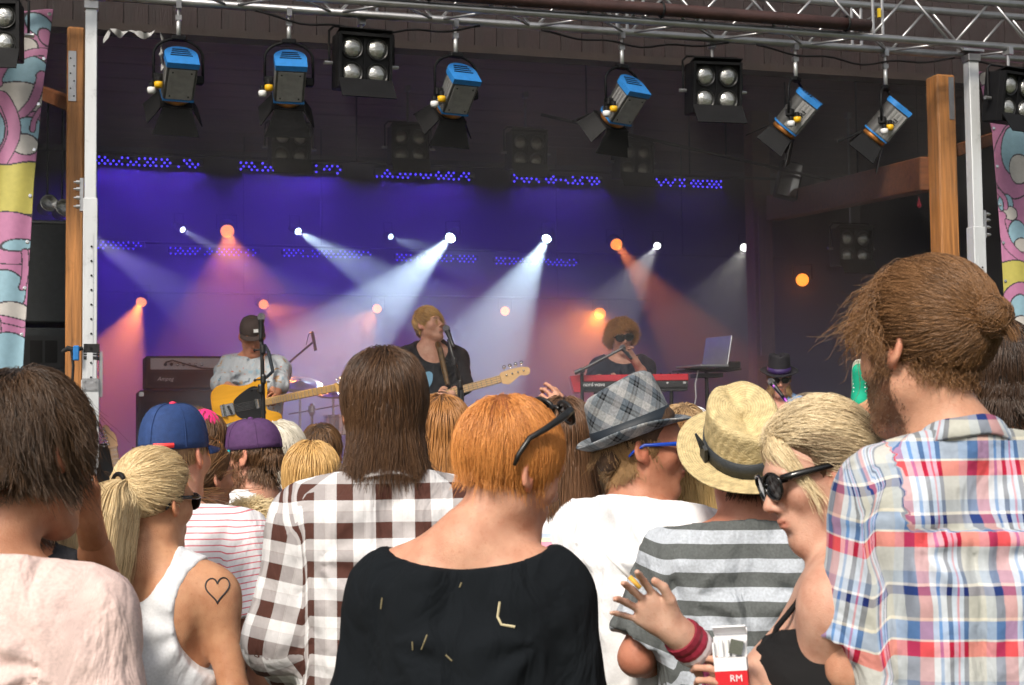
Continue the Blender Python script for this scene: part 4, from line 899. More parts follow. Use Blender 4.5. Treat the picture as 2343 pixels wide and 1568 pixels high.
# violet lamp bars
E_led = emis('violet_led', (.06, .035, 1.0), 3.6); E_led2 = emis('dim_violet_led', (.06, .03, 1.0), 2.2)
def ledbar(x0, x1, y, v, label, E, power, seed):
    a, c = SP(x0, y, v), SP(x1, y, v); L = c.x-a.x; t = thing('led_bar', label, 'light bar', SM((a.x+c.x)/2, v, a.z*.5+c.z*.5), 'violet light bars hanging at the back')
    b = MB(); b.box((0, .02, .02), (L, .07, .06), bev=.006); b.build('case', M_black, t); rg = random.Random(seed)
    b = MB(); n = int(L/.05)
    for i in range(n):
        for r_ in range(3):
            if rg.random() < .82: b.lathe([(.001, -.009), (.006, -.0065), (.009, 0), (.006, .0065), (.001, .009)], 7, (-L/2+.02+i*.05+(r_ % 2)*.025, -.03,    .030-.030*r_+rg.uniform(-.003, .003)))
    o = b.build('diodes', E, t, smooth=True); o['kind'] = 'stuff'
    l = bpy.data.lights.new('led_glow', 'AREA'); l.energy = power; l.color = (.13, .05, 1.0); l.shape = 'RECTANGLE'; l.size = L; l.size_y = .05; l.spread = R(170)
    lo = bpy.data.objects.new('led_glow', l); col.objects.link(lo); lo.parent = t; lo.location = (0, -.06, -.08); lo.rotation_euler = (R(15), 0, 0)
LED = [(208, 465, 373), (545, 783, 386), (856, 1085, 402), (1170, 1378, 413), (1495, 1653, 421)]
for k, (x0, x1, y) in enumerate(LED): ledbar(x0, x1, y, 5.0, ['leftmost bar of the upper row of violet lamps', 'second bar of the upper row of violet lamps', 'middle bar of the upper row of violet lamps', 'fourth bar of the upper row of violet lamps', 'rightmost and shortest bar of the upper violet row'][k], E_led, (40, 35, 26, 17, 3)[k], k)
LED = [(150, 332, 562), (385, 595, 577), (645, 850, 582), (903, 1095, 592), (1130, 1325, 600)]
for k, (x0, x1, y) in enumerate(LED): ledbar(x0, x1, y, 7.0, ['leftmost bar of the lower row of violet lamps', 'second bar of the lower row of violet lamps', 'middle bar of the lower row of violet lamps', 'fourth bar of the lower row of violet lamps', 'rightmost bar of the lower row of violet lamps'][k], E_led2, (20, 17, 12, 8, 3)[k], 10+k)
# spots in the smoke
def spot(px, py, v, tgt, label, cat_group, c, power, size, lens_r, estr, blend=.35, name='moving_head', rsoft=.03):
    q = SP(px, py, v); a = S(*q); d = (Vector(tgt)-a).normalized(); rot = d.to_track_quat('-Z', 'Y')
    t = thing(name, label, 'stage lamp', Matrix.Translation(a) @ rot.to_matrix().to_4x4(), cat_group)
    b = MB(); b.lathe([(lens_r*.7, .26), (lens_r*1.15, .22), (lens_r*1.2, .06), (lens_r*1.25, -.02), (lens_r*1.1, -.02), (lens_r*1.05, .03)], 18); b.build('housing', M_black, t, smooth=True)
    b = MB(); b.lathe([(lens_r*1.02, .015), (lens_r*.7, .004), (.0001, 0)], 18); b.build('lens', emis('lens_%d' % px, c, estr), t, smooth=True)
    b = MB(); b.tube([(-lens_r*1.5, 0, .1), (-lens_r*1.5, .14, .16), (lens_r*1.5, .14, .16), (lens_r*1.5, 0, .1)], .008, 6); b.build('bracket', M_black, t)
    if power:
        l = bpy.data.lights.new('beam', 'SPOT'); l.energy = power; l.color = c; l.spot_size = R(size); l.spot_blend = blend; l.shadow_soft_size = rsoft
        lo = bpy.data.objects.new('beam', l); col.objects.link(lo); lo.parent = t; lo.location = (0, 0, -.03)
    return t
WH = (.62, .84, 1.0); AM = (1.0, .26, .03); GW = 'white beam lamps in the smoke'; GA = 'amber lamps glowing at the back'
spot(1030, 545, 6.9, P(640, 930, 12.6), 'brightest white beam lamp, shining down left above the bassist', GW, WH, 3892, 16, .055, 24.0)
spot(1250, 547, 6.9, P(1040, 930, 13.2), 'second bright white beam lamp right of the bassist', GW, WH, 3027, 17, .05, 16.0)
spot(682, 530, 6.9, P(1000, 720, 13.0), 'white beam lamp above the guitarist, shining down right', GW, WH, 1813, 10, .035, 12.0)
spot(418, 526, 6.9, P(700, 690, 13.5), 'faint white beam lamp high on the left', GW, (.7, .75, 1), 558, 8, .032, 5.6)
spot(894, 542, 6.9, P(1100, 620, 13.5), 'faint white beam lamp between the guitarist and bassist', GW, WH, 470, 8, .03, 4.0)
spot(1503, 563, 6.9, P(1370, 760, 13.0), 'white beam lamp above the keyboard player', GW, (.85, .85, .9), 815, 9, .04, 6.4)
spot(1702, 567, 6.9, P(1620, 760, 13.0), 'small white beam lamp beside the inner timber post', GW, (.9, .9, .85), 340, 10, .045, 4.8)
spot(190, 530, 6.9, P(500, 740, 13.0), 'white beam lamp hidden behind the left mast', GW, (.6, .6, 1), 862, 10, .035, 4.8)
spot(520, 530, 7.0, P(548, 760, 13.0), 'amber lamp high above the guitarist', GA, AM, 806, 21, .07, 2.2, name='par_lamp')
spot(323, 692, 7.6, P(205, 960, 13.3), 'amber lamp at the far left with a strong beam', GA, AM, 1808, 20, .055, 2.2, name='par_lamp')
spot(603, 697, 7.6, P(800, 820, 13.0), 'amber lamp right beside the guitarist\'s cap', GA, AM, 505, 16, .05, 2.2, name='par_lamp')
spot(862, 707, 7.6, P(720, 880, 13.4), 'amber lamp left of the bassist\'s head', GA, AM, 505, 18, .05, 2.2, name='par_lamp')
spot(1155, 712, 7.6, P(1130, 760, 12.0), 'dim amber lamp behind the white beam', GA, AM, 59, 18, .05, 2.2, name='par_lamp')
spot(1410, 560, 6.9, P(1585, 790, 13.2), 'amber lamp high above the keyboard player', GA, AM, 1276, 9, .065, 2.2, name='par_lamp')
spot(1372, 718, 7.6, P(1215, 960, 12.6), 'round bright amber lamp behind the keyboard player', GA, AM, 1022, 26, .065, 2.2, name='par_lamp')
spot(1835, 641, 4.6, P(1780, 800, 9.5), 'lone amber lamp in the dark right side', GA, AM, 19, 36, .062, 2.2, name='par_lamp')

# ------------------------------------------------------------------ smoke filling the stage
b = MB(); b.prism([(.62, .78), (8.55, .78), (8.55, 4.88), (-.10, 4.88), (-.10, 3.25), (.62, 3.05)], -6.3, 7.3, Matrix(((0, 0, 1), (1, 0, 0), (0, 1, 0))))
ms = bpy.data.materials.new('stage_smoke'); ms.use_nodes = True; n = ms.node_tree; n.nodes.clear()
pv = n.nodes.new('ShaderNodeVolumePrincipled'); pv.inputs['Color'].default_value = (.95, .92, .90, 1); pv.inputs['Density'].default_value = .095; pv.inputs['Anisotropy'].default_value = .15
oo = n.nodes.new('ShaderNodeOutputMaterial'); 
n.links.new(pv.outputs[0], oo.inputs['Volume'])

hz = b.build('stage_smoke', ms, None, SI)
tag(hz, 'thin stage smoke hanging in the coloured light beams', 'smoke', kind='stuff')

# ------------------------------------------------------------------ the crowd
def at(px, py, d): p = P(px, py, d); return (p.x, p.y), p.z
def DOWN(sx=.6, back=.25, z=-1.0):                     # comb field: away from the parting, over the head, down
    return lambda q, n, g: np.stack([sx*np.clip((q[:, 0]+.002)/.05, -1, 1), np.where(q[:, 1] < .02, -back, back*.3), np.where(q[:, 2] > .06, z*.3, z)], 1)
def TO(pt, w=1.0):                                     # comb field: towards a tie point, hugging the skull
    pt = np.array(pt)
    return lambda q, n, g: w*(pt-q)/(np.linalg.norm(pt-q, axis=1, keepdims=True)+.01)
def FORE(sx=.2, y=1.0, z=-.3): return lambda q, n, g: np.stack([sx*np.sign(q[:, 0]), y+0*q[:, 0], z+0*q[:, 0]], 1)
def CROWN(cx=0, cy=-.06, w=1.0, z=-.5):                # short hair whorling from the crown
    def f(q, n, g):
        d = np.stack([q[:, 0]-cx, q[:, 1]-cy, 0*q[:, 0]], 1); d /= np.linalg.norm(d, axis=1, keepdims=True)+.01
        d[:, 2] = z*np.clip(1.2-q[:, 2]/.08, .1, 1.4); return d*w
    return f
FAIR = (.58, .34, .24); TAN = (.50, .26, .15); PALE = (.66, .42, .31); RED = (.60, .30, .20)
J_dark = cloth_mat('dark_denim', (.03, .035, .05), bump=.3)
# --- hats and glasses are built in head coordinates
def hm4(p): m = Matrix(p.hr.tolist()).to_4x4(); m = Matrix.Translation(p.ho.tolist()) @ m @ Matrix.Scale(p.hs, 4); return m
def on_head(p, o): o.matrix_local = hm4(p) if o.parent == p.o else o.matrix_local; return o
def sunglasses(p, frame_m, lens_m=None, up=(0, 0, 0), w=1.0, rot=0.0, big=1.0, sc=1.0, arm=1.0):
    lens_m = lens_m or mat('dark_lens', (.008, .007, .008), .08, 0, spec=.6); mm = hm4(p) @ Matrix.Translation(up) @ Matrix.Rotation(rot, 4, 'X') @ Matrix.Scale(sc, 4)
    b = MB(); y = .104
    for s in (-1, 1):
        pts = [(s*(.034+.027*w*big*math.cos(a)*(1.06 if math.sin(a) > 0 else .94)), y-.010*abs(.034+.027*math.cos(a)*s*s)/.06*1.1+.006, .002+.0215*big*math.sin(a)*(1.0 if abs(math.sin(a)) < .8 else .94)) for a in np.linspace(0, 2*math.pi, 21)]
        b.tube(pts, .0032, 6, cap=False)
    b.tube([(-.012, y+.002, .006), (0, y+.004, .008), (.012, y+.002, .006)], .0032, 6)
    fr = b.build('sunglasses', frame_m, p.o, smooth=True); fr.matrix_local = mm
    for s in (-1, 1):
        b = MB(); c0 = (s*.034, y+.002, .002); pts = [(s*(.034+.026*w*big*math.cos(a)), y-.010*abs(.034+.027*math.cos(a))/.06*1.1+.005, .002+.0205*big*math.sin(a)) for a in np.linspace(0, 2*math.pi, 20, endpoint=False)]
        b.add([c0]+pts, [(0, 1+i, 1+(i+1) % 20) for i in range(20)]); b.build('lens', lens_m, fr, smooth=True)
        b = MB(); b.tube([(s*.061, y-.010, .012), (s*.072, y-.03, .012), (s*.080, .03, .010), (s*.081, -.005, .008), (s*.079, -.03, -.008), (s*.077, -.042, -.022)], [.0065*arm, .0062*arm, .005*arm, .0045*arm, .004, .003], 6); b.build('temple_arm', frame_m, fr, smooth=True)
    return fr
def cap_hat(p, m_crown, m_brim, back=False, m_btn=None, tilt=0.0, strap=None, z0=.035, h=.088, flat=0.0, brimL=.075):
    mm = hm4(p) @ Matrix.Rotation(math.pi if back else 0, 4, 'Z') @ Matrix.Rotation(tilt, 4, 'X'); sgn = 1
    n, k = 48, 12; V = []; F = []
    for j in range(k+1):
        t = j/k; e = t*math.pi/2
        for i in range(n):
            a = 2*math.pi*i/n; seam = 1-.012*math.exp(-((((a/(math.pi/3)) % 1)-.5)**2-.25)**2*900) if False else 1-.007*abs(math.sin(a*3))**8
            r = (math.cos(e)**.62)*seam; V.append((.0835*r*math.cos(a), (-.010 if sgn else 0)+(.108 if not back else .108)*r*math.sin(a), z0+(h+.0)*math.sin(e)**.92*(1-flat*t)))
    for j in range(k):
        for i in range(n): F.append((j*n+i, j*n+(i+1) % n, (j+1)*n+(i+1) % n, (j+1)*n+i))
    b = MB(); b.add(V, F)
    cr_ = b.build('cap', m_crown, p.o, smooth=True); cr_.matrix_local = mm
    md = cr_.modifiers.new('t', 'SOLIDIFY'); md.thickness = .003
    b = MB()
    for i in range(6):
        a = math.pi/6+i*math.pi/3; b.tube([(.0840*math.cos(e_)**.62*math.cos(a), -.010+.1085*math.cos(e_)**.62*math.sin(a), z0+.0008+h*math.sin(e_)**.92) for e_ in np.linspace(.02, 1.50, 14)], .0013, 5)
    so_ = b.build('seam', m_crown, cr_); so_['kind'] = 'stuff'
    b = MB(); vs_ = []; fs_ = []; nn = 22
    for j in range(5):
        for i in range(nn+1):
            a = math.pi*(.14+.72*i/nn); r = 1+j/4*brimL/.1*(math.sin((a-math.pi*.14)/.72)**.55 if True else 1)
            x = .083*math.cos(a)*(1+.02*j); y = -.010+.108*math.sin(a)*1.0+ (r-1)*.1; vs_.append((x, y, z0+.002-.010*j/4-.012*(math.cos(a)**2)*(j/4+.2)))
    for j in range(4):
        for i in range(nn): fs_.append((j*(nn+1)+i, j*(nn+1)+i+1, (j+1)*(nn+1)+i+1, (j+1)*(nn+1)+i))
    b.add(vs_, fs_); br = b.build('brim', m_brim, cr_, smooth=True); md = br.modifiers.new('t', 'SOLIDIFY'); md.thickness = .004
    if m_btn: b = MB(); b.lathe([(.010, 0), (.009, .005), (.0001, .008)], 14, (0, -.010, z0+h-.001)); b.build('button', m_btn, cr_, smooth=True)
    if strap: b = MB(); b.tube([(.0855*math.cos(a), -.010+.110*math.sin(a), z0+.010) for a in np.linspace(-math.pi*.46, -math.pi*.28, 12)], .007, 6); b.build('strap', strap, cr_)
    return cr_
def brim_hat(p, m, m_band, crown_h, brim_w, tilt=(0, 0), z0=.045, pinch=.02, droop=0.0, upturn=.25, name='hat', crown=(.086, .106), off=(0, 0, 0), rows=10):
    """crown with a lengthwise crease, band, brim; built in head coordinates"""
    mm = hm4(p) @ Matrix.Translation(off) @ Matrix.Rotation(tilt[1], 4, 'Y') @ Matrix.Rotation(tilt[0], 4, 'X')
    n = 64; V = []; F = []; k = 18
    for j in range(k+1):
        t = j/k
        for i in range(n):
            a = 2*math.pi*i/n; ca, sa = math.cos(a), math.sin(a)
            if t < .62: r = 1-.13*(t/.62)**1.3; z = crown_h*(t/.62)
            else: e = (t-.62)/.38; r = .87*(1-e**1.35); z = crown_h+.008*math.sin(min(1, e*2.2)*math.pi) - e*0
            x, y = crown[0]*r*ca, crown[1]*r*sa
            fr = max(0, sa)                                                      # front pinch + top crease
            tt = min(1, max(0, t-.25)/.37)
            x *= 1-pinch*10*tt*fr**2*.9
            if t > .55: z += -pinch*1.5*math.exp(-(x/.022)**2)*(1-.3*max(0, -sa))*min(1, (t-.55)/.12)
            z += .012*sa*tt
            V.append((x, y-.012, z0+z))
    for j in range(k):
        for i in range(n): F.append((j*n+i, j*n+(i+1) % n, (j+1)*n+(i+1) % n, (j+1)*n+i))
    b = MB(); b.add(V, F); cr_ = b.build(name, m, p.o, smooth=True); cr_.matrix_local = mm
    uv = np.array(V); a = cr_.data.attributes.new('cuv', 'FLOAT_VECTOR', 'POINT'); ang = np.arctan2(uv[:, 0], uv[:, 1]); a.data.foreach_set('vector', np.stack([ang*.066+uv[:, 2]*.7, uv[:, 2]*.7-ang*.066, 0*ang], 1).astype(np.float32).ravel())
    V = []; F = []
    for j in range(9):
        t = j/8
        for i in range(n):
            a = 2*math.pi*i/n; ca, sa = math.cos(a), math.sin(a); x = (crown[0]+brim_w*t)*ca; y = (crown[1]+brim_w*t)*sa
            z = brim_w*(upturn*t*t*(abs(ca)**1.5) - droop*t*max(0, sa)*1.0 + upturn*.8*t*t*max(0, -sa)); z += .004*math.sin(3*a+1)*t
            V.append((x, y-.012, z0+z))
    for j in range(8):
        for i in range(n): F.append((j*n+i, j*n+(i+1) % n, (j+1)*n+(i+1) % n, (j+1)*n+i))
    b = MB(); b.add(V, F); br = b.build('brim', m, cr_, smooth=True); md = br.modifiers.new('t', 'SOLIDIFY'); md.thickness = .004
    uv = np.array(V); at_ = br.data.attributes.new('cuv', 'FLOAT_VECTOR', 'POINT'); at_.data.foreach_set('vector', np.stack([uv[:, 0]*.7+uv[:, 1]*.7, -uv[:, 0]*.7+uv[:, 1]*.7, 0*uv[:, 0]], 1).astype(np.float32).ravel())
    b = MB(); V = []; F = []
    for j, (rr, z) in enumerate(((1.012, .003), (1.006, .044))):
        for i in range(n): a = 2*math.pi*i/n; q_ = (1-.13*(z/(crown_h/.62*.62)*1.0)**1.3)*rr; V.append((crown[0]*q_*math.cos(a)*1.015, crown[1]*q_*math.sin(a)*1.012-.012, z0+z))
    for i in range(n): F.append((i, (i+1) % n, n+(i+1) % n, n+i))
    b.add(V, F); bd = b.build('hat_band', m_band, cr_, smooth=True); md = bd.modifiers.new('t', 'SOLIDIFY'); md.thickness = .003
    return cr_, bd
W_ = (1, 1, 1)
# 1. tall man in the bright plaid shirt, hair in a bun ------------------------------------------------
M_plaid = cloth_mat('plaid_shirt', W_, warp=[(0, (.42, .46, .50)), (.10, (.02, .05, .17)), (.22, (.55, .15, .17)), (.37, (.66, .68, .74)), (.44, (.12, .26, .55)), (.48, (.60, .66, .76)), (.55, (.006, .012, .07)), (.605, (.50, .60, .76)), (.66, (.60, .16, .24)), (.68, (.50, .60, .76)), (.73, (.006, .012, .07)), (.785, (.50, .48, .40))], wp=.135,
                    weft=[(0, (.55, .58, .60)), (.22, (.78, .012, .018)), (.36, (.80, .78, .74)), (.38, (.14, .28, .54)), (.55, (.74, .70, .58)), (.58, (.40, .42, .40)), (.78, (.012, .026, .15)), (.86, (.72, .70, .66)), (.89, (.30, .38, .50))], fp=.178, mode='mix', fac=.5, bump=.5, stains=.3, off=(.1, .30))
(xy, z) = at(2140, 735, 2.5)
p = Person('tall man in red, blue and white plaid shirt with brown hair tied in a bun', (2114, 797, 2.7), R(4), 1.865, girth=.93, shw=.75, skin=(.58, .33, .22), headoff=(-.045, .0, 0), head=(-2, 4, 31), arms={'l': {'e': (-.190, .02, 1.19), 'w': (-.16, .22, 1.06)}}, beard=((.07, .03, .014), .85), hstep=.0055, step=.012, hs=1.14)
p.shirt(M_plaid, 'short', .015, 'crew', .78, folds=.005, seed=2, sl=.82, step=.0085, yoke=1.375*p.k); p.collar(M_plaid, .040, .070, vo=.07)
p.trousers(J_dark)
BUN = (-.0, -.126, .036)
g1 = np.random.default_rng(11)
def ball(p, c, r, n, seed, k=13, tight=1.0):
    g = np.random.default_rng(seed); c = p.hr@(np.array(c)*p.hs)+p.ho
    ax = g.normal(size=(n, 3)); ax /= np.linalg.norm(ax, axis=1, keepdims=True); e1 = np.cross(ax, g.normal(size=(n, 3))); e1 /= np.linalg.norm(e1, axis=1, keepdims=True); e2 = np.cross(ax, e1)
    rr = r*g.uniform(.72, 1.12, n); a0 = g.uniform(0, 6.28, n); off = ax*g.uniform(-.5, .5, (n, 1))*r; t = np.linspace(0, 4.2, k)
    return c+off[:, None]+rr[:, None, None]*(np.cos(a0[:, None]+t)[..., None]*e1[:, None]+np.sin(a0[:, None]+t)[..., None]*e2[:, None])*tight
VB = [Ell((0, -.012, .04), (.082, .103, .092), .02)]
p.hair((.24, .12, .05), 13000, .2, .12, (.05, .022, .009), grav=.02, stiff=.4, lift=.12, comb=TO(BUN, 1.0), cw=.9, noise=.16, rad=.0006, clump=.45, nclump=170, margin=(.002, .016), tie=BUN, collvol=VB, steps=12,
       extra=[ball(p, BUN, .032, 1000, 5), p.tail(BUN, (.5, -1, -.3), 120, .06, .006, .016, None, 3, 12, grav=.4)[:, :13]], mask=lambda q: q[:, 2] > -.055, volume=[Ell(BUN, (.028, .028, .028), .008)]+VB, tieL=.93, mname='brown_bun_hair', fly=.12, curl=.0022, curlf=2)
p.hair((.30, .155, .065), 2400, .090, .3, (.06, .028, .011), grav=.40, stiff=.6, lift=.45, hug=.35, comb=lambda q, n, g: np.stack([-.6+0*q[:, 0], .6+0*q[:, 0], .05+0*q[:, 0]], 1), cw=.32, noise=.5, rad=.0006, clump=.8, nclump=42, margin=(.006, .028), mask=lambda q: (q[:, 1] > .0) & (q[:, 0] < .045) & (q[:, 2] > .03), mname='brown_bun_hair', name='fringe', capclip=lambda Q: .03-Q[..., 1], seed=4, fly=.2, curl=.009, curlf=1.1, layer=(.6, 1.25))
p.hair((.30, .155, .065), 1300, .032, .4, (.05, .022, .009), grav=.7, stiff=.6, lift=.3, hug=.6, noise=.5, rad=.0006, clump=.6, nclump=50, margin=(.003, .016), mask=lambda q: (q[:, 2] < .005) & (q[:, 1] < 0), mname='brown_bun_hair', name='nape_hair', capclip=lambda Q: Q[..., 2]+.0, seed=6, curl=.004, fly=.3, curlf=1.5)
BEARD = lambda q: (q[:, 2] < -.035+.35*(.06-q[:, 1]).clip(-1, .06)) & (q[:, 2] > -.13) & (q[:, 1] > -.005) & ~((np.abs(q[:, 0]) < .024) & (np.abs(q[:, 2]+.07) < .012) & (q[:, 1] > .085))
p.whiskers((.10, .045, .018), 1700, .0042, BEARD, color2=(.03, .014, .006), mname='dark_beard')
p.whiskers((.28, .14, .06), 700, .014, lambda q: (np.abs(q[:, 0]) > .05) & (q[:, 1] > .005) & (q[:, 1] < .045) & (q[:, 2] > -.045) & (q[:, 2] < .035), seed=5, color2=(.06, .028, .011), mname='brown_sideburn')
# 2. woman with the cigarette ------------------------------------------------------------------------
(xy, z) = at(1885, 1075, 2.85)
hx = -.18
p = Person('woman in black strap top and sunglasses holding a cigarette and its packet', (1872, 1078, 2.85), R(74), 1.63, fem=True, skin=(.64, .40, .30), head=(-17, 4, 26), hs=1.0, hstep=.0045, step=.011,
           arms={'l': {'epx': (1850, 1660, 2.78), 'wpx': (1738, 1604, 2.66), 'fpx': (1665, 1556, 2.62), 'z': (-.9, -.3, .5), 'curl': (.7, .75, .8, .8), 'thumb': .5}, 'r': {'epx': (1700, 1585, 2.74), 'wpx': (1548, 1446, 2.64), 'fpx': (1425, 1352, 2.60), 'z': (.93, .36, .2), 'curl': (.26, .30, .30, .20), 'spread': .17, 'thumb': .05}}, hands='lr', hstepm=.0034)
C19 = p
p.shirt(cloth_mat('black_top', (.012, .012, .013), bump=.2), 'none', .006, None, .80, 'strap_top', folds=.002, clips=[lambda X, Y, Z: Z-(1.335*p.k+.30*np.clip(np.abs(X)-.04, 0, .2))], step=.009)
b = MB()
for s_ in (-1, 1):
    pts = [(s_*.085, .13, 1.27*p.k), (s_*.100, .10, 1.36*p.k), (s_*.110, .03, 1.452*p.k), (s_*.112, -.02, 1.470*p.k), (s_*.10, -.10, 1.40*p.k), (s_*.08, -.115, 1.28*p.k)]
    pp = p._push(p.T+p.A+p.N, np.array([np.array(pts[i])*(1-f_)+np.array(pts[i+1])*f_ for i in range(5) for f_ in (0, .25, .5, .75)]+[np.array(pts[-1])]), np.full(21, .002)); b.tube([tuple(x) for x in pp], .0055, 6)
b.build('shoulder_strap', _mats['black_top'], p.o, smooth=True)
p.trousers(J_dark)
def blonde_side(q, n, g): return np.stack([np.where(q[:, 0] > -.02, 1.0, -1.0)*.45, -.9+0*q[:, 0], np.where(q[:, 2] > .05, -.15, -.55)], 1)
TB = (.0, -.122, -.015)
p.hair((.86, .70, .45), 12000, .22, .12, (.17, .10, .05), grav=.03, stiff=.45, lift=.10, comb=TO(TB, 1.0), cw=.9, noise=.22, rad=.0006, clump=.65, nclump=80, margin=(.003, .022), curl=.003, curlf=1.0, fly=.15, tie=TB, collvol=[], mname='streaked_blonde', volume=[Ell((0, -.118, -.02), (.028, .028, .034), .02)], extra=[ball(p, TB, .030, 500, 8)])
p.hair((.84, .68, .42), 700, .12, .3, (.40, .28, .15), grav=.5, stiff=.5, lift=.2, comb=lambda q, n, g: np.stack([np.sign(q[:, 0]-.01)*1.2, .15+0*q[:, 0], -.3+0*q[:, 0]], 1), cw=.6, noise=.25, rad=.0006, clump=.75, nclump=14, margin=(.006, .016), mask=lambda q: (q[:, 1] > .055) & (np.abs(q[:, 0]) < .05), mname='pale_blonde', name='fringe', capclip=lambda Q: .09-Q[..., 1], seed=9)
sunglasses(p, mat('gloss_black', (.006, .006, .006), .12, 0, spec=.6), big=1.22, arm=1.4)
# 3. red-haired woman ---------------------------------------------------------------------------------
(xy, z) = at(1140, 1050, 2.55)
p = Person('red haired woman in black wide necked top with sunglasses pushed up', (1166, 1068, 2.85), R(-4), 1.615, fem=True, girth=1.03, shw=.98, skin=(.62, .35, .24), headoff=(.040, 0, 0), head=(-14, 6, -50), hs=1.0, hstep=.005, step=.0105, neck=.95, arms={'l': {'e': (-.212, -.03, 1.09), 'w': (-.19, .09, .87)}, 'r': {'e': (.212, -.03, 1.09), 'w': (.19, .09, .87)}})
C11 = p
M_bk = cloth_mat('black_jersey', (.0055, .0075, .010), bump=.6, rough=.95)
top_o = p.shirt(M_bk, 'half', .007, None, .78, 'top', .0035, 3, subs=[Ell((0, -.03, 1.548*p.k), (.172, .17, .078), .02)], step=.0095, sl=.5)
p.trousers(J_dark)
p.hair((.74, .31, .085), 15000, .125, .20, (.34, .10, .022), grav=.36, stiff=.45, lift=.10, comb=CROWN(.0, -.055, 1.0, -1.3), cw=.7, noise=.15, rad=.0006, clump=.6, nclump=170, margin=(.001, .010), fly=.12, mname='copper_hair', layer=(.6, 1.12), curl=.0018, curlf=1.2, volume=[Ell((0, -.013, .037), (.079, .101, .090), .02)],
       mask=lambda q: (q[:, 2] > -.045) & ~((np.abs(q[:, 0]) > .055) & (q[:, 1] > -.03) & (q[:, 1] < .03) & (q[:, 2] < .012)), Lfn=lambda q: np.where(q[:, 1] > .05, .085, np.clip((q[:, 2]+.034)*1.12+.004, .010, .115)))
gl = sunglasses(p, mat('matt_black', (.012, .012, .012), .35), up=(0, -.030, .050), rot=R(36), sc=1.18, big=.92)
# straw bits on her back
from mathutils.bvhtree import BVHTree
TOPBV = BVHTree.FromPolygons([v.co.copy() for v in top_o.data.vertices], [tuple(q.vertices) for q in top_o.data.polygons])
M_straw = mat('dry_straw', (.62, .54, .34), .7); M_straw2 = mat('dull_straw', (.20, .165, .09), .8)
BITS = [([(1143, 1377), (1138, 1411), (1147, 1429), (1178, 1434)], 'bent straw stuck to the right of the black top'), ([(1056, 1332), (1051, 1344)], 'tiny straw crumb below the neckline of the black top'), ([(874, 1368), (871, 1393)], 'short straw near the left armhole of the black top'), ([(977, 1452), (964, 1486)], 'slanted straw low on the left of the black top'), ([(943, 1468), (944, 1487)], 'tiny straw low on the left of the black top'), ([(1019, 1498), (1034, 1512)], 'curved straw crumb low in the middle of the black top')]
bpy.context.view_layer.update(); imw = p.o.matrix_world.inverted()
for pts, lab in BITS:
    hh = []
    for x_, y_ in [(pts[i_][0]+(pts[i_+1][0]-pts[i_][0])*f_, pts[i_][1]+(pts[i_+1][1]-pts[i_][1])*f_) for i_ in range(len(pts)-1) for f_ in (0, .5)]+[pts[-1]]:   # lay it on the cloth
        o_ = imw @ CAM; t_ = imw @ P(x_, y_, 2.5); h = TOPBV.ray_cast(o_, (t_-o_).normalized())[0]
        if h is not None: hh.append(p.o.matrix_world @ h)
    if len(hh) < 2: continue
    t = thing('straw_bit', lab, 'straw', Matrix.Translation(hh[0]), 'bits of straw on the black top'); b = MB(); b.tube([q-hh[0]+Vector((0, -.0018, 0)) for q in hh], .0022 if 'bent' in lab else .0015, 5); b.build('stalk', M_straw if 'bent' in lab else M_straw2, t)
# 4. dark-haired boy at the left edge ------------------------------------------------------------------
(xy, z) = at(95, 1045, 2.55)
p = Person('dark haired person in pale pink t-shirt at the left edge', (72, 1036, 2.85), R(-10), 1.655, skin=(.44, .22, .13), headoff=(.03, .03, .045), head=(-8, -4, -22), hs=1.13, girth=.98, shw=1.0, hstep=.0055, step=.011)
p.shirt(cloth_mat('pale_pink_tee', (.74, .56, .52), bump=.5, melange=.10), 'short', .016, 'crew', .78, folds=.006, seed=6, sl=.75, step=.010)
p.trousers(J_dark)
p.hair((.085, .045, .022), 14000, .155, .16, (.016, .009, .006), grav=.34, stiff=.5, lift=.14, comb=CROWN(.01, -.05, 1.0, -.6), cw=.7, noise=.34, rad=.0007, clump=.72, nclump=100, fly=.12, margin=(.001, .012), mname='dark_brown_hair', layer=(.45, 1.08), curl=.004, curlf=1.0, volume=[Ell((0, -.015, .042), (.084, .106, .093), .02), Ell((0, -.080, -.035), (.055, .030, .040), .03)],
       Lfn=lambda q: np.clip((q[:, 2]+.075)*1.15+.02, .03, .16))
# 5. long dark hair, checked shirt -----------------------------------------------------------------------
M_chk = cloth_mat('brown_check_shirt', W_, warp=[(0, (.085, .034, .026)), (.42, (.66, .65, .66)), (.69, (.6, .58, .58)), (.70, (.86, .85, .86)), (.72, (.6, .58, .58)), (.73, (.86, .85, .86))], wp=.084, weft=[(0, (.085, .034, .026)), (.42, (.66, .65, .66)), (.70, (.6, .56, .55)), (.715, (.86, .85, .86))], fp=.082, mode='mix', fac=.5, bump=.5, stains=.2, off=(.27, .1))
(xy, z) = at(875, 915, 3.45)
p = Person('person with long straight dark hair in brown and white checked shirt', (878, 938, 3.45), R(6), 1.795, skin=(.50, .28, .18), head=(-2, 0, 4), hs=1.04, girth=1.0, shw=.98, step=.012, arms={'l': {'e': (-.242, -.03, 1.16), 'w': (-.16, .15, 1.02), 'curl': (.9, .9, .9, .9)}}, hands='l')
p.shirt(M_chk, 'long', .013, 'crew', .76, folds=.005, seed=9, sl=.55, step=.0095); p.collar(M_chk, .042, .070, z=-.004)
p.trousers(J_dark)
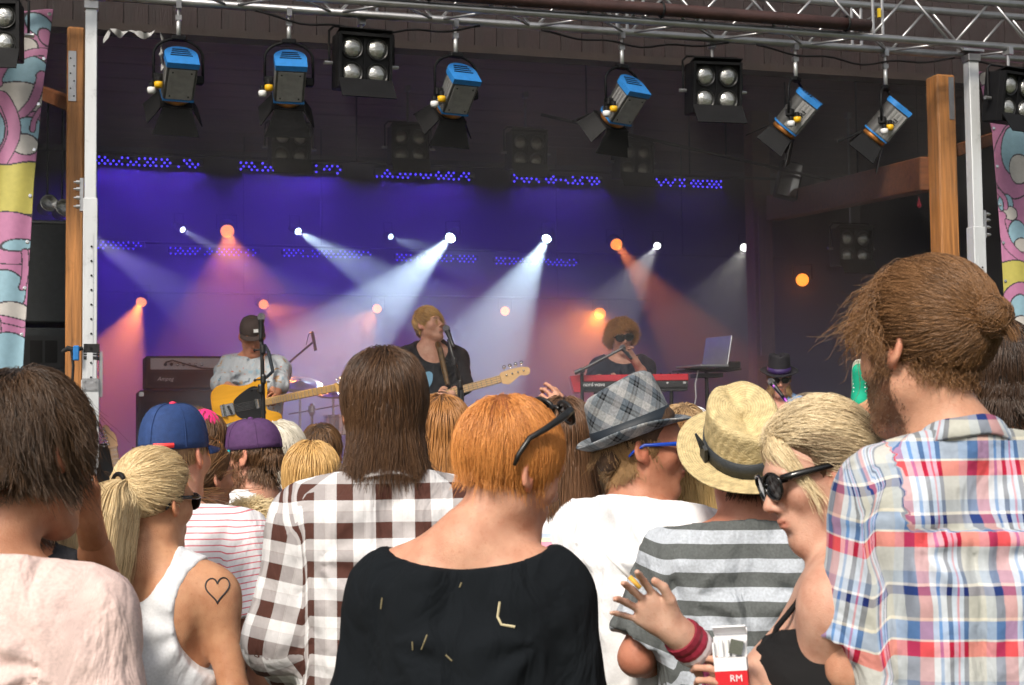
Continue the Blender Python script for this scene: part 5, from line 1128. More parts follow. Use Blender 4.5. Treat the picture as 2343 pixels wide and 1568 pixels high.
p.hair((.115, .058, .028), 13000, .255, .14, (.022, .012, .008), Lfn=lambda q: (q[:, 2]+.135)*1.0+.02, grav=.9, stiff=.6, lift=.12, comb=DOWN(.55, .1), cw=.45, noise=.12, rad=.0007, clump=.5, nclump=140, margin=(.001, .014), steps=14, mname='long_dark_hair', layer=(.78, 1.12), curl=.004, curlf=.9, volume=[Ell((0, -.015, .04), (.080, .103, .090), .02), Cone((0, -.040, .0), (0, -.050, -.07), .074, .056, .03)], cap_dark=1.3)
# 6. blonde with ponytail and drawn heart -----------------------------------------------------------------
(xy, z) = at(352, 1120, 3.85)
p = Person('blonde woman with ponytail, white tank top and a heart drawn on her shoulder', (354, 1146, 3.85), R(-10), 1.545, fem=True, skin=(.60, .33, .19), head=(-4, 0, -20), hs=1.0, shw=1.10, step=.010, hstep=.0052, girth=1.02)
C2 = p
p.shirt(cloth_mat('white_tank', (.80, .82, .86), bump=.35, melange=.05), 'none', .007, None, .80, 'tank_top', .003, 4, subs=[Ell((0, -.06, 1.53*p.k), (.082, .13, .125), .02), Ell((.205, -.02, 1.36*p.k), (.105, .25, .155), .02), Ell((-.205, -.02, 1.36*p.k), (.105, .25, .155), .02)], step=.0085)
p.trousers(J_dark)
TIE = (0, -.118, .045)
p.hair((.95, .75, .44), 11000, .15, .2, (.46, .31, .15), grav=.03, stiff=.45, lift=.12, comb=TO(TIE), cw=.9, noise=.22, curl=.002, curlf=1.0, tie=TIE, collvol=[], rad=.0007, clump=.45, nclump=200, margin=(.005, .018), mname='golden_blonde', extra=[p.tail(TIE, (-.1, -.8, -.25), 4200, .36, .020, .075, None, 4, 12, grav=1.5)[:, :13]], volume=[Ell(TIE, (.018, .018, .018), .02)], fly=.12)
b = MB(); b.tube([tuple(np.array(TIE)+np.array((.017*math.cos(a), -.012, .017*math.sin(a)))) for a in np.linspace(0, 6.28, 14)], .006, 6); o = b.build('hair_tie', M_black, p.o, smooth=True); o.matrix_local = hm4(p)
sunglasses(p, _mats['gloss_black'])
def heart(V, C, p=p):
    # outline of a heart, drawn on the back of the right shoulder
    t = np.linspace(0, 2*math.pi, 200); hx_ = 16*np.sin(t)**3; hz_ = 13*np.cos(t)-5*np.cos(2*t)-2*np.cos(3*t)-np.cos(4*t); sc = .00205
    cx, cz_ = .150, 1.355*p.k; hx_, hz_ = cx+hx_*sc*.9+hz_*sc*.05, cz_+hz_*sc*1.05
    m = (V[:, 1] < .02) & (np.abs(V[:, 0]-cx) < .08) & (np.abs(V[:, 2]-cz_) < .08); idx = np.nonzero(m)[0]
    d = np.sqrt(((V[idx, None, 0]-hx_)**2+(V[idx, None, 2]-hz_)**2).min(1)); w_ = np.clip(1.6-d/.0025, 0, 1)[:, None]*.85; C[idx] = C[idx]*(1-w_)+w_*np.array((.03, .03, .035))
HEART = p
# 7. navy cap man -------------------------------------------------------------------------------------------
M_rs = cloth_mat('red_striped_tee', W_, weft=[(0, (.84, .82, .85)), (.80, (.72, .20, .24))], fp=.0165, bump=.5)
(xy, z) = at(398, 1030, 4.3)
p = Person('man in navy cap and white t-shirt with thin red stripes', (402, 1040, 4.3), R(-14), 1.635, skin=(.60, .34, .24), head=(2, 0, -6), hs=1.06, shw=1.10, girth=1.05)
p.shirt(M_rs, 'short', .020, 'crew', .78, folds=.006, seed=11, sl=.72); p.trousers(J_dark)
p.hair((.50, .33, .16), 2200, .035, .3, (.25, .14, .07), grav=.5, stiff=.6, lift=.25, comb=CROWN(), noise=.3, rad=.0011, clump=.2, steps=6, margin=(.003, .008), mname='fair_short', mask=lambda q: q[:, 2] < .03)
cap_hat(p, mat('navy_cap', (.018, .05, .17), .8, 0, .15, 60, .3, 400), mat('navy_cap', (.018, .05, .17), .8), m_btn=mat('red_button', (.75, .03, .10), .6), strap=mat('red_strap', (.72, .03, .03), .5), z0=.018, h=.116)
# 8. purple cap man -----------------------------------------------------------------------------------------
(xy, z) = at(578, 1050, 5.6)
p = Person('bearded man in purple cap with turquoise peak and white tank top', (572, 1043, 5.6), R(52), 1.60, skin=(.58, .32, .22), head=(-4, 0, 22), hs=1.06, beard=((.16, .08, .04), .8), shw=1.05, hstep=.006)
p.shirt(cloth_mat('white_vest', (.82, .82, .84), bump=.3), 'none', .010, None, .80, 'vest', .004, 5, subs=[Ell((0, 0, 1.55*p.k), (.085, .13, .10), .02), Ell((.225, -.02, 1.36*p.k), (.09, .25, .15), .02), Ell((-.225, -.02, 1.36*p.k), (.09, .25, .15), .02)]); p.trousers(J_dark)
p.hair((.16, .08, .035), 2600, .06, .3, (.05, .025, .012), grav=.6, stiff=.6, lift=.25, comb=CROWN(), noise=.3, rad=.0013, clump=.4, steps=7, margin=(.004, .014), mname='brown_short', mask=lambda q: q[:, 2] < .03, volume=[Ell((0, -.08, -.03), (.055, .03, .04), .02)])
cap_hat(p, mat('purple_cap', (.085, .032, .115), .8, 0, .15, 60, .3, 400), mat('turquoise_peak', (.0, .33, .38), .6), m_btn=mat('purple_button', (.12, .035, .17), .8), z0=.022, h=.104)
p.whiskers((.20, .10, .045), 1800, .008, BEARD, color2=(.07, .03, .015), mname='brown_beard', rad=.0011)
# 9. trilby man -----------------------------------------------------------------------------------------------
(xy, z) = at(1462, 1025, 4.05)
p = Person('man in grey plaid trilby, blue rimmed sunglasses and white t-shirt', (1472, 1018, 4.05), R(-44), 1.665, skin=(.50, .24, .15), head=(-2, 6, -46), hs=1.05, shw=1.05, hstep=.005, step=.011, beard=((.28, .14, .08), .25), arms={'r': {'e': (.26, .06, 1.10), 'w': (.10, .26, 1.12)}})
p.shirt(cloth_mat('white_tee', (.88, .88, .90), bump=.5), 'short', .022, 'crew', .78, folds=.007, seed=14, sl=.80, neckz=-.008); p.trousers(J_dark)
p.hair((.36, .21, .09), 5000, .050, .35, (.09, .045, .02), grav=.6, stiff=.6, lift=.2, comb=CROWN(), noise=.3, rad=.0008, clump=.6, nclump=90, steps=9, margin=(.003, .012), curl=.003, curlf=1.5, mname='curly_nape', mask=lambda q: q[:, 2] < .03, volume=[Ell((0, -.085, -.03), (.06, .035, .045), .02)])
M_tri = cloth_mat('grey_plaid_felt', W_, warp=[(0, (.20, .22, .24)), (.30, (.005, .006, .008)), (.36, (.09, .10, .115)), (.44, (.005, .006, .008)), (.50, (.10, .13, .16)), (.70, (.34, .34, .35))], wp=.075, weft=[(0, (.22, .24, .26)), (.32, (.005, .006, .008)), (.38, (.09, .10, .11)), (.46, (.005, .006, .008)), (.52, (.12, .14, .17)), (.72, (.40, .40, .39))], fp=.075, melange=.25, bump=.1)
brim_hat(p, M_tri, mat('navy_hat_band', (.008, .014, .022), .6),   .132, .042, (R(22), R(-4)), z0=.030, pinch=.018, upturn=.55, droop=.25, name='trilby', crown=(.088, .108))
sunglasses(p, mat('blue_rim', (.01, .06, .45), .25), big=1.15)
# 10. straw hat man --------------------------------------------------------------------------------------------
M_gs = cloth_mat('grey_striped_tee', W_, weft=[(0, (.12, .13, .13)), (.52, (.50, .54, .60))], fp=.066, bump=.55, melange=.14, off=(0, .2))
(xy, z) = at(1700, 1050, 3.75)
p = Person('man in straw hat and grey striped t-shirt', (1704, 1062, 3.75), R(-4), 1.61, skin=(.58, .27, .18), head=(8, 0, 14), hs=1.05, shw=1.0, girth=1.04, step=.011, arms={'l': {'e': (-.27, -.02, 1.06), 'w': (-.22, .16, 1.02)}}, hands='l')
p.shirt(M_gs, 'short', .022, 'crew', .76, folds=.007, seed=17, sl=.80, neckz=-.010, step=.0105); p.trousers(J_dark)
p.hair((.06, .03, .018), 2200, .03, .3, (.02, .01, .006), grav=.5, stiff=.6, lift=.25, comb=CROWN(), noise=.3, rad=.0012, clump=.2, steps=6, margin=(.003, .010), mname='dark_cropped', mask=lambda q: q[:, 2] < .03)
def straw_mat():
    m = mat('woven_straw', (.60, .48, .26), .7, 0, .25, 60, .5, 220); n = m.node_tree; b_ = n.nodes['Principled BSDF']; L = n.links.new
    tc = n.nodes.new('ShaderNodeTexCoord'); wv = n.nodes.new('ShaderNodeTexWave'); wv.wave_type = 'RINGS'; wv.rings_direction = 'Z'; wv.inputs['Scale'].default_value = 55; wv.inputs['Distortion'].default_value = 2.5; wv.inputs['Detail'].default_value = 3; wv.inputs['Detail Scale'].default_value = 2
    L(tc.outputs['Object'], wv.inputs['Vector']); src = b_.inputs['Base Color'].links[0].from_socket
    r = n.nodes.new('ShaderNodeValToRGB'); r.color_ramp.elements[0].color = (.86, .83, .76, 1); r.color_ramp.elements[1].color = (1.06, 1.05, 1.02, 1); L(wv.outputs['Fac'], r.inputs['Fac'])
    mx = n.nodes.new('ShaderNodeMixRGB'); mx.blend_type = 'MULTIPLY'; mx.inputs[0].default_value = 1; L(src, mx.inputs[1]); L(r.outputs[0], mx.inputs[2]); L(mx.outputs[0], b_.inputs['Base Color'])
    bu = n.nodes.new('ShaderNodeBump'); bu.inputs['Strength'].default_value = .25; bu.inputs['Distance'].default_value = .003; L(wv.outputs['Fac'], bu.inputs['Height']); L(b_.inputs['Normal'].links[0].from_socket, bu.inputs['Normal']); L(bu.outputs[0], b_.inputs['Normal'])
    return m
ht, bd = brim_hat(p, straw_mat(), mat('charcoal_ribbon', (.03, .035, .04), .6, 0, .15, 80, .2, 300), .120, .062, (R(29), R(-14)), z0=.044, pinch=.013, upturn=.16, droop=.1, name='straw_hat', crown=(.090, .112), off=(0, .020, .004))
b = MB(); b.box((-.098, -.012, .055), (.008, .030, .075), Matrix.Rotation(R(8), 3, 'X')); b.tube([(-.100, -.012, .085), (-.106, -.010, .105), (-.112, -.004, .122)], [.008, .006, .003], 6); b.build('ribbon_bow', _mats['charcoal_ribbon'], ht)

# --- the heart as a drawn line lying on the skin
from mathutils.bvhtree import BVHTree
def lay_on(V, F, mw, pts, d0):                    # drop points of a drawing onto a surface, looking along the line of sight
    bv = BVHTree.FromPolygons([tuple(v) for v in V], [tuple(f) for f in F]); im = mw.inverted(); out = []
    for x, y in pts:
        o_ = im @ CAM; t_ = im @ P(x, y, d0); h = bv.ray_cast(o_, (t_-o_).normalized()); out.append(h[0]+h[1]*.0006 if h[0] is not None else None)
    return out
t_ = np.linspace(0, 2*math.pi, 60); hp = [(497+16*math.sin(t)**3*1.70, 1347-(13*math.cos(t)-5*math.cos(2*t)-2*math.cos(3*t)-math.cos(4*t))*2.0-16*math.sin(t)**3*.1) for t in t_]
bpy.context.view_layer.update()
hq = [q for q in lay_on(HEART.V, HEART.F, HEART.o.matrix_world, hp, 3.85) if q is not None]
b = MB(); b.tube(hq, .0020, 5, cap=False); b.build('drawn_heart', mat('black_ink', (.02, .02, .025), .6), HEART.o)
# --- the people further in ------------------------------------------------------------------------------
def tee(name, c): return cloth_mat(name, c, bump=.4)
def bystander(label, pos, yaw, skin, shirt, hair, hd=(0, 0, 0), fem=False, style='short', n=2600, L=None, mname=None, hs=1.03, sleeve='short', **kw):
    p = Person(label, pos, R(yaw), fem=fem, skin=skin, head=hd, hs=hs, step=.016, hstep=.0075, **kw)
    if sleeve == 'tank': p.shirt(shirt, 'none', .009, None, .80, 'tank_top', .003, 4, subs=[Ell((0, -.02, 1.54*p.k), (.085, .13, .11), .02), Ell((.215, -.02, 1.36*p.k), (.10, .25, .15), .02), Ell((-.215, -.02, 1.36*p.k), (.10, .25, .15), .02)])
    else: p.shirt(shirt, sleeve, .018, 'crew', .78, seed=int(pos[0]) % 17)
    p.trousers(J_dark); c1, c2 = hair; mn = mname or 'hair_%d' % int(pos[0])
    if style == 'short': p.hair(c1, n, L or .07, .25, c2, grav=.42, stiff=.55, lift=.2, comb=CROWN(), cw=.7, noise=.25, rad=.0014, clump=.5, nclump=120, margin=(.002, .012), steps=8, mname=mn, volume=[Ell((0, -.015, .04), (.080, .102, .090), .02), Ell((0, -.08, -.03), (.055, .032, .045), .03)])
    if style == 'spiky': p.hair(c1, n, L or .05, .3, c2, grav=.05, stiff=.9, lift=.7, hug=.2, comb=CROWN(0, -.05, 1, .2), cw=.3, noise=.5, rad=.0014, clump=.75, nclump=90, margin=(.002, .01), steps=7, mname=mn, volume=[Ell((0, -.015, .04), (.079, .101, .090), .02), Ell((0, -.08, -.03), (.055, .032, .045), .03)])
    if style == 'long': p.hair(c1, n, L or .32, .15, c2, grav=.9, stiff=.6, lift=.12, comb=DOWN(.5, .1), cw=.45, noise=.14, rad=.0014, clump=.5, nclump=110, margin=(.002, .014), steps=12, mname=mn, volume=[Ell((0, -.015, .04), (.080, .103, .090), .02), Cone((0, -.040, .0), (0, -.060, -.12), .074, .058, .03)])
    if style in ('pony', 'bun'):
        TI = (0, -.112, .04) if style == 'pony' else (0, -.10, -.04)
        ex = [p.tail(TI, (0, -1, .0), 900, L or .30, .012, .032, None, 4, 12, grav=1.1)[:, :13]] if style == 'pony' else [ball(p, TI, .036, 350, 6), p.tail(TI, (.3, -1, -.2), 120, .11, .01, .03, None, 4, 12, grav=.5, wave=.6)[:, :13]]
        p.hair(c1, n, .16, .2, c2, grav=.03, stiff=.45, lift=.12, comb=TO(TI), cw=.9, noise=.18, rad=.0013, clump=.45, nclump=120, margin=(.003, .014), tie=TI, collvol=[], mname=mn, extra=ex, steps=12, volume=[Ell(TI, (.026, .026, .026), .02)] if style == 'bun' else [Cone((0, -.122, .02), (0, -.138, -.12), .018, .022, .02)])
    return p
BR = ((.17, .085, .035), (.05, .025, .012)); DK = ((.06, .032, .018), (.018, .01, .007)); BL = ((.66, .46, .20), (.34, .20, .08)); PB = ((.78, .68, .52), (.45, .36, .24)); GI = ((.42, .19, .06), (.16, .07, .025))
p = bystander('person in bright pink cap behind the navy cap', (441, 1020, 5.6), 30, FAIR, tee('grey_tee', (.3, .3, .32)), BR, hd=(0, 0, 40)); cap_hat(p, mat('pink_cap', (.80, .03, .20), .7), mat('pink_cap', (.8, .03, .2), .7), z0=.03, h=.10)
bystander('brown haired woman with a loose low bun behind the striped t-shirt', (462, 1092, 4.9), -20, FAIR, tee('dark_green_tee', (.03, .05, .04)), ((.20, .10, .04), (.06, .03, .014)), hd=(0, 0, -16), fem=True, style='bun', n=4200)
bystander('child with spiky straw blond hair beside the checked sleeve', (582, 1246, 4.55), -14, FAIR, tee('light_blue_tee', (.40, .50, .62)), ((.86, .70, .42), (.55, .40, .20)), style='spiky', n=3200, hs=.98)
bystander('person with white blond hair behind the purple cap', (646, 1042, 6.1), -30, PALE, tee('white_tee_far', (.8, .8, .8)), ((.86, .80, .68), (.60, .54, .42)), style='short', L=.09)
bystander('woman with smooth golden hair left of the checked shirt', (712, 1108, 4.9), 10, FAIR, tee('cream_tee', (.7, .64, .55)), ((.70, .44, .17), (.40, .22, .07)), fem=True, style='long', n=4200, L=.22)
bystander('person with brown hair farthest back behind the golden haired woman', (735, 1040, 6.8), 0, FAIR, tee('black_tee', (.02, .02, .02)), BR)
bystander('ginger haired woman behind the red haired woman', (1006, 1010, 4.5), 15, FAIR, tee('olive_tee', (.14, .13, .06)), GI, fem=True, style='long', n=4200, L=.30)
M_ps = cloth_mat('pink_pastel_stripe', W_, weft=[(0, (.80, .80, .82)), (.3, (.72, .30, .40)), (.5, (.80, .78, .52)), (.62, (.50, .60, .75)), (.75, (.8, .8, .82))], fp=.085, bump=.3)
bystander('woman with long brown hair in pastel striped shirt behind the red hair', (1288, 1022, 4.3), 8, FAIR, M_ps, ((.16, .08, .04), (.05, .026, .014)), fem=True, style='long', n=4200, L=.20)
bystander('dark haired person between the red hair and the trilby', (1328, 1040, 4.9), -10, TAN, tee('sand_tee', (.45, .38, .28)), ((.11, .058, .03), (.035, .02, .012)), style='short', L=.085, n=3200)
bystander('person with tousled ash blond hair low beside the white t-shirt', (1320, 1120, 4.5), 0, FAIR, tee('pale_grey_tee', (.6, .6, .62)), ((.62, .48, .30), (.36, .26, .15)), style='short', L=.08, hs=.96)
p = bystander('person in bright red cap behind the trilby', (1338, 1012, 6.4), 0, FAIR, tee('navy_tee', (.02, .03, .08)), BR); cap_hat(p, mat('bright_red_cap', (.82, .02, .012), .6), mat('bright_red_cap', (.82, .02, .012), .6), z0=.03, h=.105)
p = bystander('person hidden behind the trilby raising a wristbanded hand', (1408, 1040, 5.65), 4, FAIR, tee('brown_tee', (.16, .09, .05)), BR, arms={'l': {'epx': (1366, 1034, 5.5), 'wpx': (1292, 955, 5.45), 'fpx': (1262, 915, 5.42), 'z': (0, -1, .3), 'curl': (.7, .95, 1.1, 1.2), 'thumb': .9}}, hands='l')
for k, (f_, c_) in enumerate(((.92, (.75, .55, .05)), (.82, (.8, .8, .8)))):
    sh, el, wr, ra = p.arm['l']; c0 = el+(wr-el)*f_; ax = (wr-el)/np.linalg.norm(wr-el); b = MB(); b.lathe([(ra*.60, -.008), (ra*.62, 0), (ra*.60, .008)], 16, tuple(c0), zrot(ax)); b.build('wristband', mat('band_%d' % k, c_, .5), p.o)
bystander('person with light brown hair in white t-shirt beyond the trilby man', (1562, 1010, 5.6), 0, FAIR, tee('white_tee_2', (.86, .86, .88)), ((.46, .30, .15), (.22, .13, .06)), style='short', L=.06, shw=1.05)
p = bystander('woman with brown ponytail and red collar left of the straw hat', (1556, 1062, 4.7), -4, FAIR, tee('maroon_tee', (.32, .012, .03)), ((.30, .15, .055), (.10, .05, .02)), fem=True, style='pony', L=.30, n=3600)
bystander('woman with pale straight hair under the trilby man\'s chin', (1512, 1090, 5.0), 20, FAIR, tee('white_tee_3', (.8, .8, .8)), ((.72, .62, .44), (.46, .36, .22)), fem=True, style='long', L=.30)
bystander('blonde woman half hidden under the straw hat brim', (1612, 1092, 4.3), -20, FAIR, tee('peach_tee', (.7, .42, .3)), ((.76, .54, .24), (.45, .28, .10)), hd=(0, 0, -20), fem=True, style='long', L=.26, n=4000)
p = bystander('person in white patterned cap far beyond the trilby', (1570, 998, 6.9), 60, FAIR, tee('teal_tee', (.02, .12, .12)), BR); cap_hat(p, mat('white_cap', (.8, .8, .82), .6), mat('white_cap', (.8, .8, .82), .6), z0=.03, h=.10)
bystander('dark haired person behind the plaid shoulder at the right', (2282, 872, 3.5), -6, TAN, tee('black_tee', (.02, .02, .02)), DK, style='short', n=3600, L=.08, arms={'l': {'epx': (2100, 1010, 3.72), 'wpx': (2010, 952, 4.0), 'fpx': (1985, 925, 4.08), 'z': (0, -1, .3), 'curl': (.7, .8, .9, .9), 'thumb': .6}}, hands='l')
p = bystander('person with brown hair and blue cap at the right edge', (2345, 985, 4.2), 0, FAIR, tee('rust_tee', (.3, .08, .03)), ((.26, .12, .05), (.09, .045, .02)), style='short', n=3200, L=.10)
M_tn = (.46, .20, .10)
p = bystander('tanned woman with hand raised to her face left of the ponytail', (30, 1120, 3.5), 15, M_tn, tee('charcoal_tank', (.03, .03, .035)), ((.10, .05, .03), (.03, .016, .01)), fem=True, style='short', sleeve='tank', L=.10, n=3600, arms={'r': {'epx': (232, 1330, 3.2), 'wpx': (205, 1195, 3.12), 'fpx': (197, 1130, 3.1), 'z': (.3, -1, 0), 'curl': (.75, .8, .85, .9), 'thumb': .6}}, hands='r')

# ------------------------------------------------------------------ the band
M_mesh = mat('mic_grille', (.28, .28, .29), .35, .8, .2, 400, .8, 900); M_dk = mat('dark_plastic', (.014, .014, .015), .4)
def mic(parent, tip, d, name='microphone'):
    tip = Vector(tip); d = Vector(d).normalized(); m3 = zrot(d)
    b = MB(); b.lathe([(.0001, .0), (.014, .004), (.023, .016), (.025, .028), (.022, .042), (.017, .048)], 16, tip, m3); g = b.build('mic_grille', M_mesh, parent, smooth=True)
    b = MB(); b.lathe([(.020, .046), (.021, .052), (.017, .058), (.012, .16), (.011, .185)], 14, tip, m3); b.build('mic_body', M_dk, parent, smooth=True)
def stagepix(px, py, d): return P(px, py, d)
def mic_stand(label, pts, r, micpt, micdir, m=None, base=None, extras=(), boom=None):
    o = P(*base); o = Vector((o.x, o.y, SFZ)); t = thing('microphone_stand', label, 'mic stand', Matrix.Translation(o)); m = m or M_dk
    L_ = lambda q: Vector(P(*q))-o
    b = MB(); b.tube([L_(q) for q in pts], r, 8); b.build('upright', m, t, smooth=True)
    if boom: b = MB(); b.tube([L_(q) for q in boom], r*.8, 8); b.build('boom_arm', m, t, smooth=True)
    b = MB(); f = L_(pts[-1])
    for a in (90, 210, 330): b.tube([(f.x, f.y, .16), (f.x+.28*math.cos(R(a)), f.y+.28*math.sin(R(a)), .012)], .009, 6)
    b.tube([(f.x, f.y, 0.02), tuple(f)], r*1.15, 8); b.build('tripod_base', m, t)
    for q in extras:
        b = MB(); c = L_(q[:3]); b.lathe([(.013, -.03), (.018, -.02), (.018, .02), (.013, .03)], 10, c); b.tube([c, c+Vector((-.045, -.01, -.004))], .006, 6); b.lathe([(.0001, -.012), (.011, 0), (.0001, .012)], 8, c+Vector((-.05, -.01, -.006))); b.build('clutch', m, t)
    mic(t, L_(micpt), (L_(micdir)-L_(micpt))); return t
# --- guitarist
M_ps2 = cloth_mat('printed_shirt', (.43, .46, .49), bump=.5)
n = M_ps2.node_tree; bs = n.nodes['Principled BSDF']; src = bs.inputs['Base Color'].links[0].from_socket; tcn = n.nodes.new('ShaderNodeTexCoord'); prev = src
for sc, c_, th in ((17, (.42, .28, .17), .60), (23, (.16, .20, .24), .63), (29, (.50, .14, .08), .66), (20, (.30, .42, .50), .62)):
    no = n.nodes.new('ShaderNodeTexNoise'); no.inputs['Scale'].default_value = sc; no.inputs['Detail'].default_value = 3; mp = n.nodes.new('ShaderNodeMapping'); mp.inputs['Location'].default_value = (sc, sc*.3, 1); n.links.new(tcn.outputs['Object'], mp.inputs[0]); n.links.new(mp.outputs[0], no.inputs['Vector'])
    r = n.nodes.new('ShaderNodeValToRGB'); r.color_ramp.elements[0].position = th; r.color_ramp.elements[1].position = th+.05; n.links.new(no.outputs['Fac'], r.inputs['Fac'])
    mx = n.nodes.new('ShaderNodeMixRGB'); mx.inputs[2].default_value = (*c_, 1); n.links.new(r.outputs[0], mx.inputs[0]); n.links.new(prev, mx.inputs[1]); prev = mx.outputs[0]
n.links.new(prev, bs.inputs['Base Color'])
p = Person('guitarist in brown cap and pale printed shirt looking down', (577, 768, 10.2), R(186), skin=(.52, .25, .15), head=(-26, 4, 8), hs=1.0, zbase=SFZ, step=.012, hstep=.006, brow=(.14, .07, .04), hunch=.05, shw=.95, girth=.95,
           arms={'r': {'epx': (509, 878, 10.08), 'wpx': (566, 915, 9.86), 'fpx': (600, 918, 9.84), 'z': (0, 1, .35), 'curl': (.55, .6, .65, .7), 'thumb': .7}, 'l': {'epx': (634, 880, 10.05), 'wpx': (624, 918, 9.95), 'fpx': (628, 900, 9.86), 'z': (0, -1, -.3), 'curl': (.7, .75, .8, .8), 'thumb': .6}}, hands='lr', hstepm=.005)
GT = p
p.shirt(M_ps2, 'half', .016, 'crew', .74, folds=.007, seed=5, sl=.10, step=.011, flare=.0); p.collar(M_ps2, .036, .068); p.trousers(mat('dark_jeans', (.012, .018, .028), .85))
p.hair((.20, .11, .05), 1500, .03, .3, (.08, .04, .02), grav=.5, stiff=.6, lift=.25, comb=CROWN(), noise=.3, rad=.0016, clump=.2, steps=6, margin=(.003, .008), mname='guitarist_hair', mask=lambda q: q[:, 2] < .03)
M_bc = mat('brown_cap', (.045, .028, .024), .85, 0, .15, 60, .2, 300)
c = cap_hat(p, M_bc, M_bc, z0=.028, h=.098, flat=.0, brimL=.05)
b = MB(); b.box((-.02, .094, .070), (.030, .004, .022), Matrix.Rotation(R(20), 3, 'X')); b.build('cap_patch', M_wht, c)
def wrist_band(p, nm, f_, c_, key, w_=.008, s_=.60):
    sh, el, wr, ra = p.arm[nm]; c0 = el+(wr-el)*f_; ax = (wr-el)/np.linalg.norm(wr-el); b = MB(); b.lathe([(ra*s_, -w_), (ra*(s_+.04), 0), (ra*s_, w_)], 16, tuple(c0), zrot(ax)); return b.build('wristband', mat(key, c_, .6), p.o)
wrist_band(p, 'r', .93, (.85, .14, .03), 'orange_band')
# guitars: local x along the neck (to the head), local y up across the body, local z out of the front
def smooth_poly(pts, n=6):
    out = []; N = len(pts)
    for i in range(N):
        p0, p1, p2, p3 = [np.array(pts[(i+k-1) % N], float) for k in range(4)]
        for t in np.linspace(0, 1, n, endpoint=False): out.append(tuple(.5*((2*p1)+(-p0+p2)*t+(2*p0-5*p1+4*p2-p3)*t*t+(-p0+3*p1-3*p2+p3)*t**3)))
    return out
def guitar(label, org, along, face, outline, scale_n, neckL, nw, cols, headpoly, pegs, bass=False, name='electric_guitar'):
    x = Vector(along).normalized(); z = Vector(face); z = (z-x*z.dot(x)).normalized(); y = z.cross(x); o = Vector(org)
    mw = Matrix(((x.x, y.x, z.x, o.x), (x.y, y.y, z.y, o.y), (x.z, y.z, z.z, o.z), (0, 0, 0, 1))); t = thing(name, label, 'guitar', mw)
    b = MB(); pl = smooth_poly(outline); n_ = len(pl); ins = [(x_*.985, y_*.985) for x_, y_ in pl]
    b.prism(pl, -.018, .014); b.prism(ins, .014, .020); b.prism(ins, -.024, -.018); bd = b.build('body', cols['body'], t, smooth=False)
    nk = MB(); nk.box((neckL/2+.10, 0, .022), (neckL-.02, nw, .018), bev=.006); ne = nk.build('neck', cols['neck'], t)
    f_ = MB(); nf = 20 if not bass else 20
    for i in range(1, nf): xx = .10+neckL-(neckL*1.28)*(1-2**(-i/12)); f_.box((xx, 0, .0325), (.0022, nw*.98, .002)) if xx > .09 else None
    f_.build('fret', M_chrome, ne)
    hd = MB(); hd.prism(smooth_poly(headpoly, 4), .006, .020, None, (.09+neckL, 0, 0)); hh = hd.build('headstock', cols['neck'], t)
    for (px_, py_, sx) in pegs:
        q = MB(); q.lathe([(.006, .020), (.006, .030)], 10, (.09+neckL+px_, py_, 0)); q.build('tuner_post', M_chrome, hh, smooth=True)
        q = MB(); q.tube([(.09+neckL+px_, py_+.008, .012), (.09+neckL+px_, sx, .012)], .003, 6); q.lathe([(.0001, -.006 if not bass else -.010), (.008 if not bass else .014, -.003), (.008 if not bass else .014, .003), (.0001, .006 if not bass else .010)], 10, (.09+neckL+px_, sx+.006, .012), zrot((0, 0, 1))); q.build('tuning_peg', M_chrome, hh, smooth=True)
    s_ = MB(); ns = 4 if bass else 6
    for i in range(ns): yy = (i-(ns-1)/2)*nw*.8/(ns-1); s_.tube([(-.12, yy*1.2, .034), (.09+neckL, yy, .036)], .0011 if bass else .0008, 4)
    so_ = s_.build('strings', M_chrome, t); so_['kind'] = 'stuff'
    return t
TELE = [(-.205, .03), (-.19, .125), (-.12, .165), (-.02, .135), (.06, .135), (.125, .165), (.165, .13), (.155, .055), (.145, .03), (.135, -.03), (.145, -.055), (.205, -.085), (.215, -.125), (.165, -.140), (.10, -.115), (.03, -.110), (-.05, -.14), (-.13, -.16), (-.19, -.125), (-.208, -.05)]
M_bs = mat('butterscotch_lacquer', (.72, .34, .022), .22, 0, .16, 5, .0, 30, stretch=(.4, 4, 4)); M_mp = mat('maple_neck', (.66, .38, .12), .25, 0, .14, 9, stretch=(.5, 6, 6))
ga, gb = P(560, 930, 9.78), P(775, 886, 9.98)
tg = guitar('yellow electric guitar with black pickguard held by the guitarist', ga, gb-ga, CAM-ga, TELE, 1, .50, .050, {'body': M_bs, 'neck': M_mp},
       [(0, -.025), (.0, .026), (.03, .030), (.13, .042), (.168, .036), (.172, .018), (.15, .002), (.125, -.004), (.10, -.022), (.06, -.030), (.03, -.030)], [(.025+.024*i, .024+.0022*i, .045+.002*i) for i in range(6)])
def gpart(name, poly, z0, z1, m): b = MB(); b.prism(smooth_poly(poly, 4), z0, z1); return b.build(name, m, tg)
gpart('pickguard', [(-.07, .02), (-.06, .055), (.02, .10), (.08, .115), (.12, .085), (.12, .035), (.115, -.03), (.12, -.07), (.06, -.095), (-.01, -.085), (-.065, -.045)], .0205, .023, M_dk)
b = MB(); b.box((-.115, 0, .0235), (.085, .075, .006), bev=.002); b.box((-.15, 0, .031), (.004, .075, .010))
for yy in (-.024, 0, .024): b.lathe([(.007, -.016), (.007, .016)], 8, (-.135, yy, .032), zrot((0, 1, 0)))
b.build('bridge', M_chrome, tg)
b = MB(); b.box((-.100, -.005, .0275), (.016, .062, .008), Matrix.Rotation(R(14), 3, 'Z')); b.build('bridge_pickup', M_dk, tg)
b = MB(); b.box((.075, 0, .0265), (.022, .062, .008), bev=.003); b.build('neck_pickup', M_chrome, tg)
